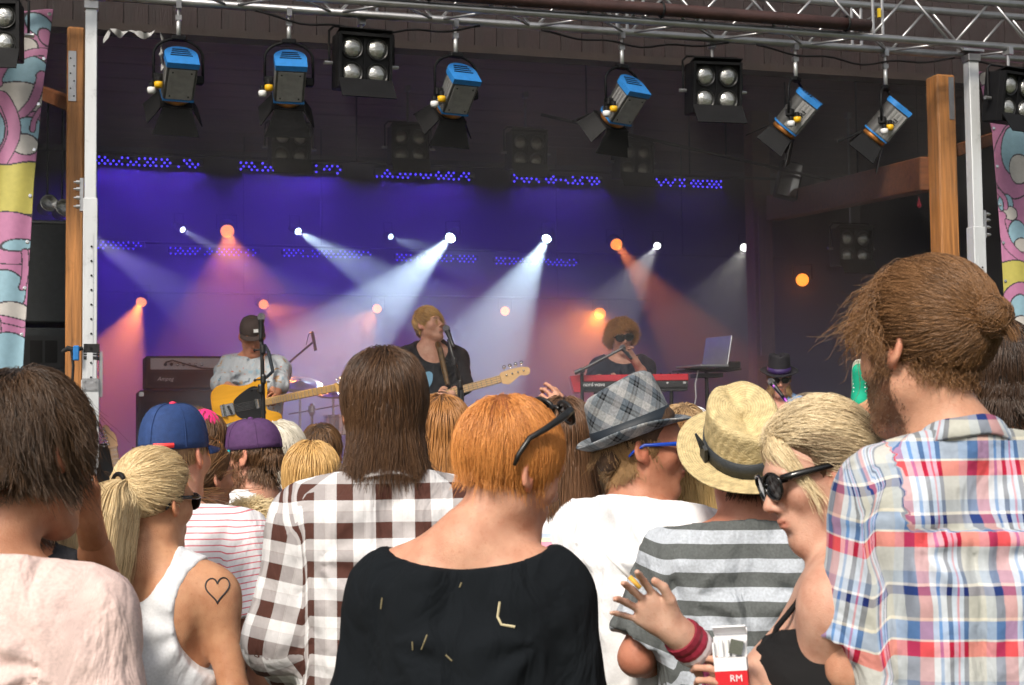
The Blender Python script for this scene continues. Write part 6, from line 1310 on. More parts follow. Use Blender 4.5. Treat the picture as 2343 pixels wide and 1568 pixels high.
b = MB(); b.box((-.085, -.098, .0225), (.15, .034, .004), Matrix.Rotation(R(6), 3, 'Z'), bev=.001); pc = b.build('control_plate', M_chrome, tg)
for dx in (-.055, 0): b = MB(); b.lathe([(.011, .024), (.011, .042), (.009, .044)], 14, (-.085+dx, -.098+dx*.1, 0)); b.build('control_knob', M_chrome, pc, smooth=True)
b = MB(); b.tube([(-.04, -.094, .024), (-.037, -.093, .044)], .003, 6); b.lathe([(.006, .040), (.007, .052)], 8, (-.037, -.093, 0)); b.build('switch', M_dk, pc)
b = MB(); st_pts = [Vector(tg.matrix_world @ Vector((.15, .14, .0))), P(624, 850, 9.98), P(614, 806, 10.02), P(606, 790, 10.12)]; im = tg.matrix_world.inverted()
b.tube([im @ q for q in st_pts], [.008, .012, .012, .010], 6); b.build('strap', mat('dark_patterned_strap', (.012, .02, .03), .8, 0, .6, 60), tg)
b = MB(); b.tube([im @ P(515, 955, 9.8), im @ P(500, 985, 9.82), im @ P(497, 1040, 9.85), im @ P(490, 1120, 9.9)], .006, 6); b.build('lead', M_dk, tg)
mic_stand('straight microphone stand in front of the guitarist', [(597, 745, 9.62), (600, 830, 9.62), (603, 960, 9.62), (605, 1240, 9.62)], .013, (598, 716, 9.62), (597, 750, 9.60), base=(605, 1240, 9.62), extras=((601, 800, 9.61), (602, 868, 9.61), (596, 890, 9.6)))
# --- bassist
p = Person('bassist with fair fringe in wide necked black top singing upwards', (981, 743, 11.0), R(196), skin=(.62, .36, .26), head=(14, 0, 36), hs=1.02, zbase=SFZ, step=.012, hstep=.006, brow=(.2, .12, .06), shw=1.05, beard=((.4, .22, .13), .25),
           arms={'r': {'epx': (905, 890, 10.95), 'wpx': (950, 935, 10.75), 'curl': (.6, .6, .6, .6)}, 'l': {'epx': (1060, 880, 10.9), 'wpx': (1022, 912, 10.72), 'fpx': (1004, 895, 10.64), 'z': (0, -1, -.3), 'curl': (.7, .75, .8, .8), 'thumb': .6}}, hands='lr', hstepm=.005)
p.shirt(cloth_mat('black_singer_top', (.014, .016, .02), bump=.4), 'half', .016, None, .76, 'top', .006, 8, subs=[Ell((0, .09, 1.53*p.k), (.125, .17, .150), .02)], step=.011); p.trousers(_mats['dark_jeans'])
p.hair((.58, .34, .12), 3600, .12, .2, (.25, .12, .04), grav=.35, stiff=.55, lift=.12, comb=lambda q, n, g: np.stack([-.7+0*q[:, 0], .7+0*q[:, 0], -.2+0*q[:, 0]], 1), cw=.7, noise=.2, rad=.0016, clump=.5, nclump=120, margin=(.003, .014), steps=9, mname='fair_fringe', Lfn=lambda q: np.where(q[:, 2] > .03, .135, .055), volume=[Ell((0, -.015, .04), (.080, .102, .090), .02), Ell((0, -.08, -.03), (.055, .032, .045), .03)])
wrist_band(p, 'l', .93, (.85, .20, .03), 'orange_band')
BASS = [(-.22, .03), (-.215, .11), (-.14, .155), (-.04, .13), (.04, .115), (.10, .14), (.175, .185), (.215, .165), (.20, .11), (.155, .06), (.14, 0), (.15, -.06), (.195, -.10), (.19, -.145), (.12, -.155), (.04, -.125), (-.04, -.135), (-.13, -.165), (-.20, -.13), (-.225, -.05)]
M_pb = mat('pale_blue_lacquer', (.16, .34, .50), .25); ba, bb = P(935, 925, 10.75), P(1205, 851, 10.86)
tg = guitar('pale blue electric bass guitar held by the bassist', ba, bb-ba, CAM-ba, BASS, 1, .58, .055, {'body': M_pb, 'neck': mat('light_maple', (.72, .46, .22), .3, 0, .1, 9, stretch=(.5, 6, 6))},
       [(0, -.028), (0, .030), (.03, .046), (.12, .048), (.18, .040), (.215, .022), (.21, -.012), (.18, -.022), (.14, -.012), (.10, -.030), (.05, -.050), (.02, -.042)], [(.045+.042*i, .016, .068) for i in range(4)], True, 'bass_guitar')
b = MB(); b.prism(smooth_poly([(-.07, -.03), (-.04, .06), (.06, .09), (.13, .10), (.14, .03), (.13, -.08), (.05, -.10), (-.03, -.10)], 4), .0205, .023); b.build('pickguard', M_dk, tg)
b = MB(); b.box((.06, .03, .034), (.085, .05, .018), bev=.006); b.build('pickup_cover', M_chrome, tg)
b = MB(); im = tg.matrix_world.inverted(); b.tube([im @ P(1024, 880, 10.74), im @ P(1015, 840, 10.80), im @ P(1006, 800, 10.86), im @ P(1000, 785, 10.95), im @ P(992, 780, 11.1)], [.016, .020, .022, .02, .018], 6); b.build('strap', mat('brown_strap', (.10, .05, .01), .6, 0, .6, 60), tg)
mic_stand('angled microphone stand in front of the bassist', [(1026, 776, 10.45), (1040, 830, 10.45), (1056, 892, 10.45)], .013, (1018, 745, 10.5), (1031, 778, 10.45), base=(1053, 1230, 10.45), extras=((1039, 828, 10.44), (1052, 880, 10.44)))
t = thing('microphone_stand', 'upright pole and tripod below the angled bassist microphone', 'mic stand', Matrix.Translation((P(1053, 1230, 10.45).x, P(1053, 1230, 10.45).y, SFZ)))
o_ = t.matrix_world.translation; b = MB(); b.tube([P(1050, 880, 10.47)-o_, Vector((0, 0, .03))], .013, 8); b.build('upright', M_dk, t)
b = MB()
for a in (30, 150, 270): b.tube([(0, 0, .16), (.28*math.cos(R(a)), .28*math.sin(R(a)), .012)], .009, 6)
b.build('tripod_base', M_dk, t)
# --- keyboard player
p = Person('keyboard player with curly hair, big sunglasses and navy top singing into a microphone', (1420, 772, 11.8), R(187), fem=False, skin=(.58, .33, .24), head=(-6, 6, 6), hs=1.0, zbase=SFZ, step=.012, hstep=.006, shw=.98,
           arms={'l': {'epx': (1476, 866, 11.62), 'wpx': (1452, 826, 11.52), 'fpx': (1430, 797, 11.48), 'z': (.6, -.6, .3), 'curl': (.75, .8, .8, .8), 'thumb': .6}, 'r': {'epx': (1360, 868, 11.7), 'wpx': (1385, 870, 11.5)}}, hands='l', hstepm=.005)
p.shirt(cloth_mat('navy_singer_top', (.010, .010, .022), bump=.4), 'half', .018, None, .76, 'top', .006, 8, subs=[Ell((0, .02, 1.55*p.k), (.135, .18, .105), .02)], step=.012, sl=.1); p.trousers(_mats['dark_jeans'])
p.hair((.50, .24, .08), 4200, .065, .35, (.20, .085, .03), grav=.2, stiff=.7, lift=.4, hug=.3, comb=CROWN(0, -.05, 1, -.2), cw=.3, noise=.5, rad=.0014, clump=.6, nclump=110, margin=(.004, .03), curl=.007, curlf=2.5, steps=13, mname='curly_hair', cap_dark=1.0, volume=[Ell((-.010, -.012, .042), (.081, .101, .091), .02)])
sunglasses(p, _mats['gloss_black'], big=1.4)
wrist_band(p, 'l', .86, (.85, .20, .03), 'orange_band'); wrist_band(p, 'l', .76, (.20, .45, .75), 'sky_band')
im_ = Vector(P(1421, 792, 11.50)); t = thing('microphone', 'silver topped microphone held to the keyboard player\'s mouth', 'microphone', Matrix.Translation(im_)); mic(t, (0, 0, 0), Vector(P(1443, 820, 11.36))-im_)
mic_stand('boom microphone stand left of the keyboard', [(1331, 852, 11.25), (1332, 920, 11.25), (1333, 1180, 11.25)], .014, (1421, 799, 11.2), (1412, 803, 11.2), base=(1333, 1180, 11.25), boom=[(1314, 853, 11.2), (1335, 845, 11.2), (1424, 797, 11.2)], extras=((1331, 850, 11.24),)) if False else None
ob = P(1333, 1180, 11.25); t = thing('boom_stand', 'black boom stand reaching from the keyboard to the singer', 'mic stand', Matrix.Translation((ob.x, ob.y, SFZ))); o_ = t.matrix_world.translation
b = MB(); b.tube([P(1331, 848, 11.25)-o_, (0, 0, .02)], .013, 8); b.build('upright', M_dk, t)
b = MB(); b.tube([P(1314, 854, 11.2)-o_, P(1340, 842, 11.2)-o_, P(1424, 797, 11.2)-o_], [.017, .011, .010], 8); b.build('boom_arm', M_dk, t)
b = MB(); b.lathe([(.02, -.03), (.024, 0), (.02, .03)], 10, P(1331, 848, 11.22)-o_, zrot((0, 1, 0))); b.build('clutch', M_dk, t)
b = MB()
for a in (30, 150, 270): b.tube([(0, 0, .16), (.28*math.cos(R(a)), .28*math.sin(R(a)), .012)], .009, 6)
b.build('tripod_base', M_dk, t)
# keyboard
ka, kb = P(1330, 876, 11.25), P(1575, 876, 11.25); kd = (kb-ka); kc = (ka+kb)/2; ang = math.atan2(kd.y, kd.x); Lk = kd.length
t = thing('keyboard', 'red synthesizer keyboard with black front panel', 'keyboard', Matrix.Translation((kc.x, kc.y, kc.z)) @ Matrix.Rotation(ang, 4, 'Z'))
M_kr = mat('red_lacquer', (.50, .02, .035), .3); M_kf = mat('black_panel', (.02, .02, .022), .45)
b = MB(); b.box((0, .15, .036), (Lk, .30, .05), bev=.006); b.build('red_case', M_kr, t)
b = MB(); b.box((0, -.006, -.012), (Lk*.985, .012, .045)); b.box((0, .14, -.03), (Lk*.98, .27, .06)); fp_ = b.build('rear_panel', M_kf, t)
b = MB(); b.prism([(-.085, .055), (.0, .062), (.0, -.065), (-.055, -.065)], -.29, 0, Matrix(((1, 0, 0), (0, 0, -1), (0, 1, 0))), (-Lk/2, .0, 0)); b.build('end_cheek', M_kr, t)
text('nord wave', .040, mat('white_print', (.8, .8, .8), .5), fp_, Matrix.Translation((-Lk/2+.012, -.0135, -.010)) @ UPR, .0004, 'LEFT', space=.92)
text('8 8', .018, _mats['white_print'], fp_, Matrix.Translation((Lk*.30, -.0135, -.004)) @ UPR, .0004, space=.6); text('8 8 3', .018, _mats['white_print'], fp_, Matrix.Translation((Lk*.46, -.0135, -.004)) @ UPR, .0004, space=.6)
b = MB()
for i in range(10): b.lathe([(.006, 0), (.006, .012)], 8, (-Lk*.3+i*Lk*.08, .08+.05*(i % 2), .061))
b.build('control_knob', M_dk, t)
b = MB()
for sx in (-1, 1): b.tube([(sx*Lk*.36, .15, -.06), (sx*Lk*.30, .15, SFZ-kc.z+.02)], .014, 8); b.tube([(sx*Lk*.30, -.05, SFZ-kc.z+.014), (sx*Lk*.30, .38, SFZ-kc.z+.014)], .014, 8)
b.tube([(-Lk*.32, .15, -.45), (Lk*.32, .15, -.45)], .012, 8); b.build('keyboard_stand', M_dk, t)
# laptop on its table
la_, lb_ = P(1560, 843, 11.6), P(1690, 850, 11.6); tc_ = (la_+lb_)/2
t = thing('laptop_table', 'thin black table carrying the laptop', 'table', Matrix.Translation((tc_.x, tc_.y, SFZ)) @ Matrix.Rotation(R(10), 4, 'Z')); h_ = tc_.z-SFZ
b = MB(); b.box((0, .1, h_), (.44, .36, .014), bev=.003); b.build('table_top', M_dk, t)
b = MB(); b.tube([(0, .1, h_-.01), (0, .1, .03)], .016, 8); b.box((0, .1, h_-.04), (.2, .2, .03)); b.build('pole', M_dk, t)
b = MB()
for a in (90, 210, 330): b.tube([(0, .1, .2), (.3*math.cos(R(a)), .1+.3*math.sin(R(a)), .012)], .01, 6)
b.build('leg', M_dk, t)
b = MB(); b.box((.14, .02, h_+.035), (.17, .12, .05), bev=.004); b.build('interface_box', M_dk, t)
M_la = mat('brushed_aluminium', (.42, .43, .44), .35, .7, .06, 20)
lp = P(1634, 846, 11.5); t = thing('laptop', 'open aluminium laptop seen from its back on the black table', 'laptop', Matrix.Translation((lp.x, lp.y, tc_.z+.008)) @ Matrix.Rotation(R(118), 4, 'Z'))
b = MB(); b.box((0, -.005, .012), (.33, .016, .014)); b.box((0, .120, .010), (.33, .235, .016), bev=.004); b.build('base', M_la, t)
lm = Matrix.Translation((0, 0, .018)) @ Matrix.Rotation(R(-8), 4, 'X')
b = MB(); b.box((0, 0, .115), (.33, .010, .225), bev=.003); ld = b.build('lid', M_la, t); ld.matrix_local = Matrix.Rotation(R(12), 4, 'X') @ Matrix.Translation((0, 0, .015))
AP = [(0, .30), (.12, .40), (.30, .42), (.44, .30), (.40, .16), (.32, .02), (.42, -.16), (.30, -.40), (.16, -.46), (0, -.42), (-.16, -.46), (-.30, -.40), (-.46, -.10), (-.46, .16), (-.36, .36), (-.20, .42)]
b = MB(); b.prism([(x_*.052, y_*.052) for x_, y_ in smooth_poly(AP, 3)], 0, .001, Matrix(((1, 0, 0), (0, 0, -1), (0, 1, 0))), (0, -.0062, .12)); b.prism([(x_*.05, y_*.05) for x_, y_ in ((0, .48), (.02, .62), (.16, .74), (.14, .56))], 0, .001, Matrix(((1, 0, 0), (0, 0, -1), (0, 1, 0))), (0, -.0062, .12)); b.build('fruit_emblem', emis('emblem_glow', (.9, .93, 1), .9), ld)
b = MB(); wl = t.matrix_world.inverted(); b.tube([wl @ P(1597, 848, 11.45), wl @ P(1590, 880, 11.45), wl @ P(1592, 910, 11.45), wl @ P(1585, 945, 11.45), wl @ P(1588, 1000, 11.45)], .005, 5); b.build('white_cable', M_wht, t)
# --- seated man with hat
p = Person('man in black hat, sunglasses and blue shirt seated behind a microphone', (1782, 866, 11.2), R(176), skin=(.55, .30, .22), head=(-12, 0, 0), hs=1.0, zbase=SFZ-.44, seat=.44, step=.013, hstep=.0065, arms={'r': {'e': (.24, .1, 1.10), 'w': (.12, .35, 1.02)}, 'l': {'e': (-.24, .1, 1.10), 'w': (-.12, .35, 1.02)}})
p.shirt(cloth_mat('blue_chambray', (.20, .36, .62), bump=.5), 'long', .022, None, .80, seed=3, subs=[Ell((0, .10, 1.50*p.k), (.055, .16, .17), .02), Ell((0, 0, 1.56*p.k), (.075, .09, .08), .02)]); p.collar(_mats['blue_chambray'], .03, .075); p.trousers(_mats['dark_jeans'])
p.hair((.32, .19, .08), 2400, .13, .3, (.12, .06, .03), grav=.6, stiff=.6, lift=.2, comb=CROWN(), cw=.4, noise=.3, rad=.0018, clump=.5, steps=9, mname='collar_length_hair', mask=lambda q: q[:, 2] < .05, curl=.004)
brim_hat(p, mat('black_felt', (.010, .009, .014), .8), mat('violet_band', (.03, .01, .09), .6), .13, .055, (R(-4), 0), z0=.045, pinch=.012, upturn=.2, name='felt_hat')
sunglasses(p, _mats['gloss_black'])
so2 = p.o.matrix_world.translation
t = thing('drum_stool', 'black stool under the seated man', 'stool', Matrix.Translation((so2.x, so2.y, SFZ))); b = MB(); zt = .90*p.k-.44-.10; b.lathe([(.15, zt-.06), (.17, zt-.04), (.17, zt-.01), (.15, zt)], 20); b.build('seat', M_dk, t, smooth=True); b = MB(); b.tube([(0, 0, .02), (0, 0, zt-.05)], .02, 8); b.build('column', M_chrome, t)
ob = P(1806, 1100, 10.55); t = thing('microphone_stand', 'purple microphone stand in front of the seated man', 'mic stand', Matrix.Translation((ob.x, ob.y, SFZ))); o_ = t.matrix_world.translation
b = MB(); b.tube([P(1768, 882, 10.6)-o_, P(1800, 920, 10.55)-o_], .012, 8); b.build('boom_arm', mat('violet_metal', (.30, .06, .45), .3, .6), t); b = MB(); b.tube([P(1800, 920, 10.55)-o_, (0, 0, .02)], .013, 8); b.build('upright', M_dk, t); mic(t, P(1759, 868, 10.65)-o_, P(1775, 888, 10.59)-P(1759, 868, 10.65))
# --- amplifier
aa, ab_ = P(358, 850, 11.6), P(500, 850, 11.6+.30*.4); Lh = .66
t = thing('amplifier_head', 'black amplifier head with silver control panel on its cabinet', 'amplifier', SM(*toS(P(430, 890, 11.7)), 0)); 
b = MB(); b.box((0, .15, .125), (.64, .32, .25), bev=.012); b.build('case', mat('black_tolex', (.020, .019, .021), .6, 0, .2, 60, .4, 300), t)
b = MB(); b.box((.01, -.012, .19), (.58, .008, .085)); pn = b.build('control_panel', mat('silver_panel', (.42, .42, .44), .4, .5), t)
for i in range(7): b = MB(); b.lathe([(.013, 0), (.012, .018)], 12, (-.17+i*.045, -.016, .185), zrot((0, -1, 0))); b.build('control_knob', M_chrome if i > 1 else M_dk, pn, smooth=True)
b = MB(); b.box((.25, -.017, .185), (.025, .004, .04)); b.build('switch', M_dk, pn)
b = MB(); b.box((-.17, -.013, .075), (.17, .006, .045)); bd_ = b.build('name_plate', mat('black_plate', (.015, .015, .016), .4), t); text('Ampeg', .042, M_wht, bd_, Matrix.Translation((-.17, -.0165, .075)) @ UPR, .0004, shear=.3)
b = MB(); b.box((0, -.013, .075), (.60, .004, .10)); b.build('grille', mat('dark_grille_cloth', (.016, .016, .018), .9, 0, .3, 200), t)
b = MB(); wl = t.matrix_world.inverted(); b.tube([(-.17, -.03, .20), (-.12, -.05, .215), (-.03, -.04, .19), (.10, -.05, .155), (.30, -.03, .15)], .006, 5); b.build('lead', M_dk, t)
q = toS(P(425, 890, 11.7)); t = thing('speaker_cabinet', 'tall black speaker cabinet under the amplifier head', 'speaker', SM(q.x, q.y, SFZ)); hc = q.z-SFZ-.01
b = MB(); b.box((0, .2, hc/2), (.70, .42, hc), bev=.015); b.build('case', _mats['black_tolex'], t); b = MB(); b.box((0, -.013, hc*.5), (.62, .006, hc*.86)); b.build('grille', _mats['dark_grille_cloth'], t)
b = MB()
for r_ in (.018, .032, .046): b.tube([(-.23+r_*math.cos(a), -.018, hc*.86+r_*math.sin(a)) for a in np.linspace(-1.2, 3.6, 20)], .004, 5)
b.build('badge', M_wht, t); b = MB()
for sx in (-1, 1): b.box((sx*.33, -.012, hc-.03), (.04, .03, .04), bev=.004)
b.build('corner_cap', M_chrome, t)
# --- drum kit bits
M_cy = mat('dark_bronze', (.06, .045, .04), .35, .7)
def cymbal(label, px, py, d, r, tilt): 
    o = P(px, py, d); t = thing('cymbal', label, 'cymbal', Matrix.Translation((o.x, o.y, SFZ)), 'cymbals of the drum kit'); z = o.z-SFZ
    b = MB(); b.lathe([(.0001, .02), (.03, .018), (.045, .004), (r*.7, -.006), (r, -.018), (r*.7, -.009), (.0001, .0)], 32, (0, 0, 0)); c_ = b.build('plate', M_cy, t, smooth=True); c_.matrix_local = Matrix.Translation((0, 0, z)) @ Matrix.Rotation(R(tilt), 4, 'X') @ Matrix.Rotation(R(tilt*.3), 4, 'Y')
    b = MB(); b.tube([(0, 0, .02), (0, 0, z+.03)], .011, 8); b.build('stand', M_chrome, t)
    b = MB()
    for a in (10, 130, 250): b.tube([(0, 0, .25), (.25*math.cos(R(a)), .25*math.sin(R(a)), .01)], .008, 6)
    b.build('tripod', M_chrome, t); return t
cymbal('large dark cymbal right behind the guitarist', 686, 876, 12.6, .19, 22); cymbal('small dark cymbal left of the long dark hair', 762, 902, 12.4, .13, 10)
ob = P(713, 1000, 12.0); t = thing('cymbal_stand', 'chrome stand with crossbar beside the drums', 'stand', Matrix.Translation((ob.x, ob.y, SFZ))); o_ = t.matrix_world.translation
b = MB(); b.tube([P(713, 930, 12.0)-o_, (0, 0, .02)], .012, 8); b.lathe([(.012, -.05), (.028, -.02), (.028, .03), (.012, .05)], 12, P(713, 938, 12.0)-o_); b.build('upright', M_chrome, t); b = MB(); b.tube([P(660, 948, 12.0)-o_, P(775, 928, 12.1)-o_], .006, 6); b.build('crossbar', M_chrome, t)
ob = P(757, 1000, 12.2); t = thing('snare_drum', 'chrome rimmed drum half hidden by the long dark hair', 'drum', Matrix.Translation((ob.x+.12, ob.y, SFZ))); z = P(757, 950, 12.2).z-SFZ
b = MB(); b.lathe([(.175, z-.16), (.18, z-.155), (.175, z-.15), (.175, z-.02), (.182, z-.015), (.182, z), (.172, z-.002), (.0001, z-.004)], 32); b.build('shell', M_chrome, t, smooth=False); b = MB()
for a in (200, 320, 80): b.tube([(.16*math.cos(R(a)), .16*math.sin(R(a)), .01), (.05*math.cos(R(a)), .05*math.sin(R(a)), z-.17)], .008, 6)
b.build('leg', M_chrome, t)
ob = P(640, 1000, 12.6); t = thing('overhead_microphone', 'small overhead drum microphone on a slanted boom', 'microphone', Matrix.Translation((ob.x, ob.y, SFZ))); o_ = t.matrix_world.translation
b = MB(); b.tube([P(640, 848, 12.6)-o_, P(715, 784, 12.5)-o_], .009, 7); b.build('boom_arm', M_dk, t); b = MB(); b.tube([P(644, 845, 12.6)-o_, (0, 0, .02)], .011, 7); b.build('upright', M_dk, t); b = MB(); b.tube([P(714, 760, 12.5)-o_, P(722, 803, 12.5)-o_], .013, 8); b.build('capsule', M_dk, t); b = MB(); b.tube([P(700, 790, 12.5)-o_, P(706, 765, 12.5)-o_, P(716, 758, 12.5)-o_], .004, 5); b.build('cable', M_dk, t)
# --- guitar standing at the left
q0, q1 = P(262, 1040, 9.6), P(245, 950, 9.75)
t = guitar('spare guitar neck standing against the left mast', q0-(q1-q0).normalized()*.55, q1-q0, CAM-q0, TELE, 1, .50, .048, {'body': M_wood_dark, 'neck': mat('dull_maple', (.42, .24, .12), .4)}, [(0, -.025), (.0, .026), (.03, .030), (.13, .042), (.168, .036), (.172, .018), (.15, .002), (.125, -.004), (.10, -.022), (.06, -.030), (.03, -.030)], [(.025+.024*i, .024+.0022*i, .045+.002*i) for i in range(6)])
# --- loudspeakers behind the left banner
for k, (y0, y1, lab) in enumerate(((500, 742, 'upper black loudspeaker box between the left banner and timber post'), (748, 1010, 'lower black loudspeaker box with a square port, left of the timber post'))):
    a, c = SP(40, y0, .9), SP(150, y1, .9); hgt = a.z-c.z; t = thing('loudspeaker', lab, 'speaker', SM((a.x+c.x)/2, 1.2, c.z if k else c.z), 'stacked loudspeakers left of the stage')
    if k: pass
    b = MB(); b.box((0, 0, hgt/2), (c.x-a.x+.3, .6, hgt-.01), bev=.012); cs_ = b.build('case', mat('black_paint_box', (.014, .018, .020), .55, 0, .3, 30, .4, 200), t)
    if k:
        b = MB(); u_ = SP(100, 805, .9); zc = u_.z-c.z; b.box((u_.x-(a.x+c.x)/2, -.302, zc), (.24, .012, .20)); b.build('port_frame', M_dk, cs_); b = MB(); b.box((u_.x-(a.x+c.x)/2-.045, -.309, zc), (.075, .006, .14)); b.box((u_.x-(a.x+c.x)/2+.045, -.309, zc), (.075, .006, .14)); b.build('port', mat('pure_black', (.002, .002, .002), .9), cs_)
    else: b = MB(); b.box((0, -.303, hgt-.02), (c.x-a.x+.28, .006, .012)); b.build('edge_trim', mat('grey_trim', (.08, .08, .08), .5), cs_)
a = SP(40, 1010, .9); c = SP(150, 1010, .9); t = thing('speaker_platform', 'dark platform carrying the stacked loudspeakers', 'platform', SM((a.x+c.x)/2, 1.2, SFZ)); b = MB(); b.box((0, 0, (a.z-SFZ)/2-.01), (.9, .7, a.z-SFZ-.02), bev=.01); b.build('box', M_dk, t)
# two dim lamps behind the left banner
for k, (px, py) in enumerate(((108, 470), (142, 480))):
    q = SP(px, py, 1.6); t = thing('dim_lamp', ['dim chrome lamp above the left loudspeakers, nearer the banner', 'dim chrome lamp above the left loudspeakers, nearer the post'][k], 'stage lamp', SM(q.x, q.y, q.z), 'dim lamps above the left loudspeakers')
    b = MB(); b.lathe([(.05, -.10), (.055, .05), (.06, .07), (.05, .07), (.045, .03), (.0001, .05)], 16, (0, 0, 0), zrot((.2, -1, .1))); b.build('can', M_lens, t, smooth=True); b = MB(); b.tube([(0, 0, .05), (0, 0, .7)], .008, 6); b.build('hanger', M_black, t)

# ------------------------------------------------------------------ banners: printed cloth, the print kept as colours of the cloth
PK, BLU, WHT_, YEL, OUT = (.50, .20, .36), (.28, .46, .56), (.56, .53, .50), (.52, .46, .11), (.045, .035, .05)
def banner(label, corner_fn, W, H, seed, shapes, holes):
    nx, nz = max(24, int(W/.005)), int(H/.005); U, Z = np.meshgrid(np.linspace(0, W, nx), np.linspace(0, H, nz), indexing='ij'); C = np.zeros((nx, nz, 3)); C[:] = PK
    def put(mask, c): C[mask] = c
    lw = .007
    for sh in shapes:
        if sh[0] == 'blob':                     # ('blob', x, z, rx, rz, rot, colour)
            _, x, z, rx, rz, ro, c = sh; rx *= 1.15; rz *= 1.15; a, s_ = math.cos(ro), math.sin(ro); X = (U-x)*a+(Z-z)*s_; Y = -(U-x)*s_+(Z-z)*a; d = np.sqrt((X/rx)**2+(Y/rz)**2); e = (d-1)*min(rx, rz); put(e < lw, OUT); put(e < -.001, c)
        elif sh[0] == 'band':                   # ('band', z0, z1, colour)
            _, z0, z1, c = sh; wv = .02*np.sin(U*22+z0*9); m = (Z > z0+wv) & (Z < z1+wv*.5); put(m, c); put(np.abs(Z-z0-wv) < lw*.7, OUT); put(np.abs(Z-z1-wv*.5) < lw*.7, OUT)
        elif sh[0] == 'rib':                    # ('rib', [(x,z)...], r, colour)
            _, pts, r, c = sh; pl = np.array(smooth_poly(pts, 10)[:-(10 if len(pts) > 2 else 0)]); d = np.full(U.shape, 9.)
            for i in range(len(pl)-1):
                ab = pl[i+1]-pl[i]; L2 = ab@ab+1e-9; t = np.clip(((U-pl[i][0])*ab[0]+(Z-pl[i][1])*ab[1])/L2, 0, 1); d = np.minimum(d, np.hypot(U-pl[i][0]-t*ab[0], Z-pl[i][1]-t*ab[1]))
            put(d < r+lw, OUT); put(d < r, c)
    C = C.reshape(-1, 3); V = np.array([corner_fn(u, z) for u, z in zip(U.ravel(), Z.ravel())])
    idx = np.arange(nx*nz).reshape(nx, nz); F = np.stack([idx[:-1, :-1], idx[1:, :-1], idx[1:, 1:], idx[:-1, 1:]], -1).reshape(-1, 4)
    m = bpy.data.materials.get('banner_print')
    if not m:
        m = bpy.data.materials.new('banner_print'); m.use_nodes = True; n = m.node_tree; b_ = n.nodes['Principled BSDF']; at_ = n.nodes.new('ShaderNodeAttribute'); at_.attribute_name = 'col'; b_.inputs['Roughness'].default_value = .6
        no = n.nodes.new('ShaderNodeTexNoise'); no.inputs['Scale'].default_value = 30; no.inputs['Detail'].default_value = 6; tc = n.nodes.new('ShaderNodeTexCoord'); n.links.new(tc.outputs['Object'], no.inputs['Vector']); r = n.nodes.new('ShaderNodeValToRGB'); r.color_ramp.elements[0].color = (.75, .75, .75, 1); r.color_ramp.elements[1].color = (1.05, 1.05, 1.05, 1); n.links.new(no.outputs['Fac'], r.inputs['Fac'])
        mx = n.nodes.new('ShaderNodeMixRGB'); mx.blend_type = 'MULTIPLY'; mx.inputs[0].default_value = 1; n.links.new(at_.outputs['Color'], mx.inputs[1]); n.links.new(r.outputs[0], mx.inputs[2]); n.links.new(mx.outputs[0], b_.inputs['Base Color'])
    t = thing('printed_banner', label, 'banner', SM(0, 0, 0)); o = np_mesh('cloth', V, F, m, t, cols=C); md = o.modifiers.new('t', 'SOLIDIFY'); md.thickness = .003
    for (u, z) in holes:
        q = Vector(corner_fn(u, z)); b = MB(); b.lathe([(.007, 0), (.012, .002), (.012, .004), (.007, .005)], 12, q, zrot((0, -1, 0))); b.build('eyelet', M_chrome, t)
        b = MB(); b.lathe([(.007, 0), (.0001, .001)], 10, q+Vector((0, -.004, 0)), zrot((0, -1, 0))); b.build('eyelet_hole', _mats['pure_black'], t)
    return t
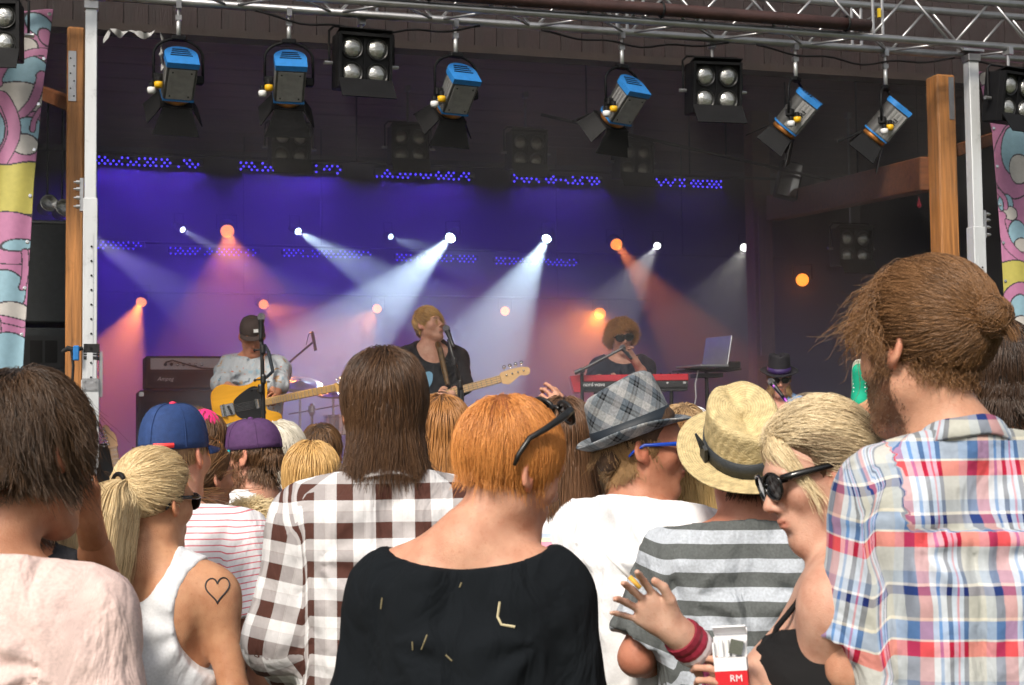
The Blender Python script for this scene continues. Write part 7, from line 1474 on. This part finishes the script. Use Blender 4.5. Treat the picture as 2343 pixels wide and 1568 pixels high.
# left banner: right edge runs from (122,22) to (45,900)
eL = [(22, 122), (200, 99), (420, 78), (700, 62), (920, 48), (1100, 40)]
zt_ = SP(122, 22, .1).z; zb_ = SP(40, 1100, .1).z; HL = zt_-zb_
_ec = {}
def edge(tag_, py, tab):
    key = (tag_, round(py, 2))
    if key not in _ec: _ec[key] = SP(np.interp(py, [e[0] for e in tab], [e[1] for e in tab]), py, .1).x
    return _ec[key]
def lf(u, z):                                   # u from the right edge leftwards, z from the bottom
    zz = zb_+z; py = 1100-(1100-22)*(z/HL); ex = edge('l', py, eL); sag = .10*max(0, (z-HL+.25)/.25)*u
    return (ex-u, .10+.012*math.sin(u*30+z*1.2)+.01*math.sin(u*13), zz-sag*1.0*(1 if z > HL-.25 else 0))
shapes = []
for k in range(6):
    z0 = HL-.16-k*.50
shapes = [('blob', .25, HL-.14, .30, .13, .5, PK), ('blob', .06, HL-.10, .10, .045, .7, BLU), ('blob', .14, HL-.22, .07, .045, .3, WHT_), ('blob', .02, HL-.17, .05, .03, .9, PK),
          ('blob', .12, HL-.40, .14, .10, .1, BLU), ('blob', .12, HL-.53, .13, .075, .15, WHT_), ('rib', [(.0, HL-.28), (.10, HL-.27), (.22, HL-.34), (.24, HL-.46)], .02, PK), ('rib', [(.02, HL-.40), (.05, HL-.56), (.14, HL-.66)], .024, PK),
          ('blob', .06, HL-.72, .075, .06, .0, BLU), ('blob', .07, HL-.81, .065, .05, .2, WHT_), ('rib', [(.24, HL-.55), (.16, HL-.64), (.14, HL-.78), (.22, HL-.92)], .034, PK), ('rib', [(.0, HL-.60), (.03, HL-.66), (.035, HL-.72)], .012, PK), ('blob', .26, HL-.74, .06, .10, 0, BLU),
          ('band', HL-1.24, HL-.92, YEL),
          ('blob', .12, HL-1.36, .22, .13, .1, PK), ('blob', .07, HL-1.40, .075, .028, -.1, BLU), ('blob', .14, HL-1.68, .11, .115, 0, BLU), ('rib', [(.03, HL-1.44), (.02, HL-1.56), (.035, HL-1.64)], .016, PK), ('blob', .08, HL-1.79, .09, .05, .1, WHT_),
          ('rib', [(.26, HL-1.84), (.15, HL-1.83), (.02, HL-1.86)], .018, PK), ('rib', [(.16, HL-1.84), (.15, HL-1.92), (.15, HL-2.0)], .016, PK), ('blob', .10, HL-2.06, .14, .13, 0, BLU), ('blob', .08, HL-2.22, .11, .085, .2, WHT_), ('blob', .16, HL-2.44, .09, .11, 0, BLU), ('blob', .17, HL-2.54, .07, .05, 0, WHT_), ('rib', [(.0, HL-2.30), (.05, HL-2.42), (.05, HL-2.6)], .026, PK)]
banner('pink, blue and yellow printed banner hanging at the left edge', lf, .62, HL, 1, shapes, [(.018, HL-.03-i*.27) for i in range(9)])
eR = [(170, 2235), (300, 2268), (560, 2291), (900, 2311), (1100, 2322)]
zt2 = SP(2240, 165, .1).z; zb2 = SP(2322, 1100, .1).z; HR = zt2-zb2
def rf(u, z):
    zz = zb2+z; py = 1100-(1100-165)*(z/HR); ex = edge('r', py, eR); return (ex+u, .10+.010*math.sin(u*26+z*1.4), zz)
sh2 = [('blob', .06, HR-.06, .05, .05, 0, WHT_), ('blob', .05, HR-.14, .06, .04, 0, PK), ('blob', .18, HR-.62, .16, .24, -.3, PK), ('blob', .17, HR-.55, .095, .15, -.2, BLU), ('blob', .20, HR-.68, .07, .09, -.2, WHT_), ('blob', .06, HR-.93, .05, .055, 0, BLU), ('blob', .09, HR-1.0, .05, .04, 0, WHT_), ('rib', [(.0, HR-.84), (.05, HR-.90), (.05, HR-.96)], .014, PK), ('blob', .14, HR-1.14, .07, .08, 0, BLU), ('blob', .17, HR-1.22, .06, .04, 0, WHT_), ('rib', [(.02, HR-1.02), (.04, HR-1.2), (.14, HR-1.30), (.24, HR-1.30)], .03, PK),
       ('band', HR-1.56, HR-1.34, YEL), ('blob', .14, HR-1.66, .14, .15, 0, PK), ('blob', .12, HR-1.68, .07, .09, 0, BLU), ('blob', .12, HR-1.76, .05, .03, 0, WHT_), ('blob', .12, HR-1.94, .06, .10, 0, BLU), ('blob', .12, HR-2.06, .05, .04, 0, WHT_), ('blob', .14, HR-2.30, .10, .12, 0, BLU), ('rib', [(.02, HR-2.1), (.06, HR-2.3), (.04, HR-2.5)], .02, PK)]
banner('pink, blue and yellow printed banner hanging at the right edge', rf, .5, HR, 2, sh2, [(.016, HR-.40-i*.27) for i in range(8)])
# --- little things
q = SP(2102, 466, 1.2); t = thing('pink_balloon', 'small limp pink balloon hanging left of the right timber post', 'balloon', SM(q.x, q.y, q.z)); b = MB(); b.lathe([(.0001, -.035), (.012, -.03), (.018, -.015), (.014, .005), (.006, .03), (.003, .045), (.007, .05)], 14); b.build('bulb', mat('pink_rubber', (.80, .06, .12), .35), t, smooth=True); b = MB(); b.tube([(0, 0, .05), (.004, 0, .5), (0, 0, 1.8)], .0012, 4); b.build('string', M_dk, t)
for k, (pa, m_, lab) in enumerate(((((236, 96), (250, 66), (275, 80), (300, 70), (330, 84), (352, 70)), mat('white_streamer', (.5, .5, .5), .8, 0, .3, 30), 'torn white paper streamer under the fascia at the left'), (((366, 75), (372, 120), (368, 160)), mat('white_streamer', (.5, .5, .5), .8), 'strip of white paper hanging behind the leftmost theatre lamp'))):
    c0 = SP(*pa[0], .40); t = thing('paper_streamer', lab, 'streamer', SM(c0.x, c0.y, c0.z)); V = []; F = []
    pts = [SP(x_, y_, .40)-c0 for x_, y_ in pa]; n_ = 24
    for i in range(n_+1):
        s_ = i/n_*(len(pts)-1); j = min(int(s_), len(pts)-2); q_ = pts[j].lerp(pts[j+1], s_-j); w2 = .022*(.6+.4*abs(math.sin(i*.8))); V += [(q_.x, q_.y+.02*math.sin(i*.9), q_.z+w2*math.cos(i*.35)), (q_.x+w2*math.sin(i*.35), q_.y-.02*math.sin(i*.9)-.01, q_.z-w2*math.cos(i*.35))]
    b = MB(); b.add(V, [(2*i, 2*i+1, 2*i+3, 2*i+2) for i in range(n_)]); b.build('paper', m_, t, smooth=True)
# --- things in hands
# cigarette and packet of the woman at the right
p = C19
def hand_pt(p, nm, i, k, f): # point on phalanx k of finger i of that hand
    hp = [h for h in p.H if h[0] == nm][0][1]; c = hp[2+i*4+1+k]; return p.o.matrix_world @ Vector((c.a*(1-f)+c.b*f).tolist())
bpy.context.view_layer.update()
mid = (hand_pt(C19, 'r', 0, 1, .7)+hand_pt(C19, 'r', 1, 1, .6))/2
dv = (P(1346, 1262, 2.60)-P(1404, 1322, 2.585)).normalized(); t = thing('cigarette', 'white cigarette with yellow filter between the woman\'s fingers', 'cigarette', Matrix.Translation(mid) @ dv.to_track_quat('Z', 'Y').to_matrix().to_4x4())
b = MB(); b.lathe([(.0042, .012), (.0042, .066), (.0001, .0665)], 10); b.build('paper_tube', mat('cigarette_paper', (.82, .82, .82), .7), t, smooth=True); b = MB(); b.lathe([(.0043, -.014), (.0043, .012)], 10); b.build('filter', mat('cork_filter', (.72, .40, .06), .7), t, smooth=True)
kp = P(1672, 1518, 2.62); t = thing('cigarette_packet', 'open white and red cigarette packet in the woman\'s hand', 'packet', Matrix.Translation(kp) @ Matrix.Rotation(R(-14), 4, 'Z') @ Matrix.Rotation(R(-4), 4, 'Y'))
M_pw = mat('packet_card', (.80, .80, .82), .4); M_prd = mat('packet_red', (.62, .015, .025), .4)
b = MB(); b.box((0, 0, -.036), (.055, .023, .052)); bx = b.build('box', M_prd, t); b = MB(); b.box((0, 0, .0), (.0552, .0232, .022)); b.build('white_band', M_pw, bx)
b = MB(); b.box((0, .010, .028), (.055, .003, .034)); b.box((-.027, .0, .024), (.003, .020, .026)); b.build('inner_frame', M_pw, t); b = MB(); b.box((0, .030, .040), (.056, .003, .036), Matrix.Rotation(R(-40), 3, 'X')); b.box((0, .022, .054), (.056, .022, .003), Matrix.Rotation(R(-40), 3, 'X')); b.build('lid', M_pw, t)
b = MB()
for i in range(3): b.lathe([(.004, 0), (.004, .028)], 8, (-.015+i*.011, .0, .012))
b.build('cigarette_end', mat('cigarette_paper', (.8, .8, .8), .7), t); b = MB(); b.box((.012, -.002, .028), (.022, .012, .024), Matrix.Rotation(R(15), 3, 'Y')); b.build('foil', M_chrome, t)
text('RM', .016, M_pw, bx, Matrix.Translation((.008, -.0122, -.024)) @ UPR, .0003); 
for k, (f_, c_) in enumerate(((.90, (.22, .012, .03)), (.82, (.34, .02, .05)), (.75, (.55, .48, .50)))): wrist_band(C19, 'r', f_, c_, 'festival_band_%d' % k, .010, .80)
sh, el, wr, ra = C19.arm['r']; c_ = el+(wr-el)*.80
b = MB(); b.tube([(c_[0], c_[1]-.02, c_[2]-.025), (c_[0]+.004, c_[1]-.03, c_[2]-.07), (c_[0]-.004, c_[1]-.028, c_[2]-.11)], [.006, .005, .004], 6); b.tube([(c_[0]+.01, c_[1]-.015, c_[2]-.025), (c_[0]+.018, c_[1]-.02, c_[2]-.06), (c_[0]+.016, c_[1]-.018, c_[2]-.10)], [.004, .004, .003], 6); b.build('band_ends', mat('pink_woven', (.62, .12, .30), .7, 0, .6, 200), C19.o)
# green canvas shoe held up beside the plaid collar
o = P(1968, 900, 4.1); t = thing('canvas_shoe', 'green canvas shoe with white laces held up beside the bearded chin', 'shoe', Matrix.Translation(o) @ Matrix.Rotation(R(-20), 4, 'Z') @ Matrix.Rotation(R(110), 4, 'X') @ Matrix.Scale(.62, 4))
xs = np.arange(-.06, .06, .006); ys = np.arange(-.06, .16, .006); zs = np.arange(-.06, .08, .006)
f = field([Cone((0, -.02, 0), (0, .10, -.008), .036, .030, .02), Cone((0, -.02, .0), (0, -.03, .04), .034, .032, .03)], xs, ys, zs); f = np.maximum(f, (-.03-zs)[None, None, :]); V, F = nets(f, xs, ys, zs); np_mesh('upper', V, F, mat('green_canvas', (.0, .34, .20), .8), t)
b = MB(); b.prism(smooth_poly([(-.036, -.05), (-.036, .06), (-.026, .125), (0, .14), (.026, .125), (.036, .06), (.036, -.05), (0, -.065)], 4), -.045, -.026); b.build('sole', mat('cream_rubber', (.70, .66, .56), .7), t)
b = MB()
for i in range(5): b.tube([(-.026, .0+i*.016, .026-i*.004), (0, .004+i*.016, .036-i*.005), (.026, .0+i*.016, .026-i*.004)], .0035, 5)
b.build('lace', M_wht, t)
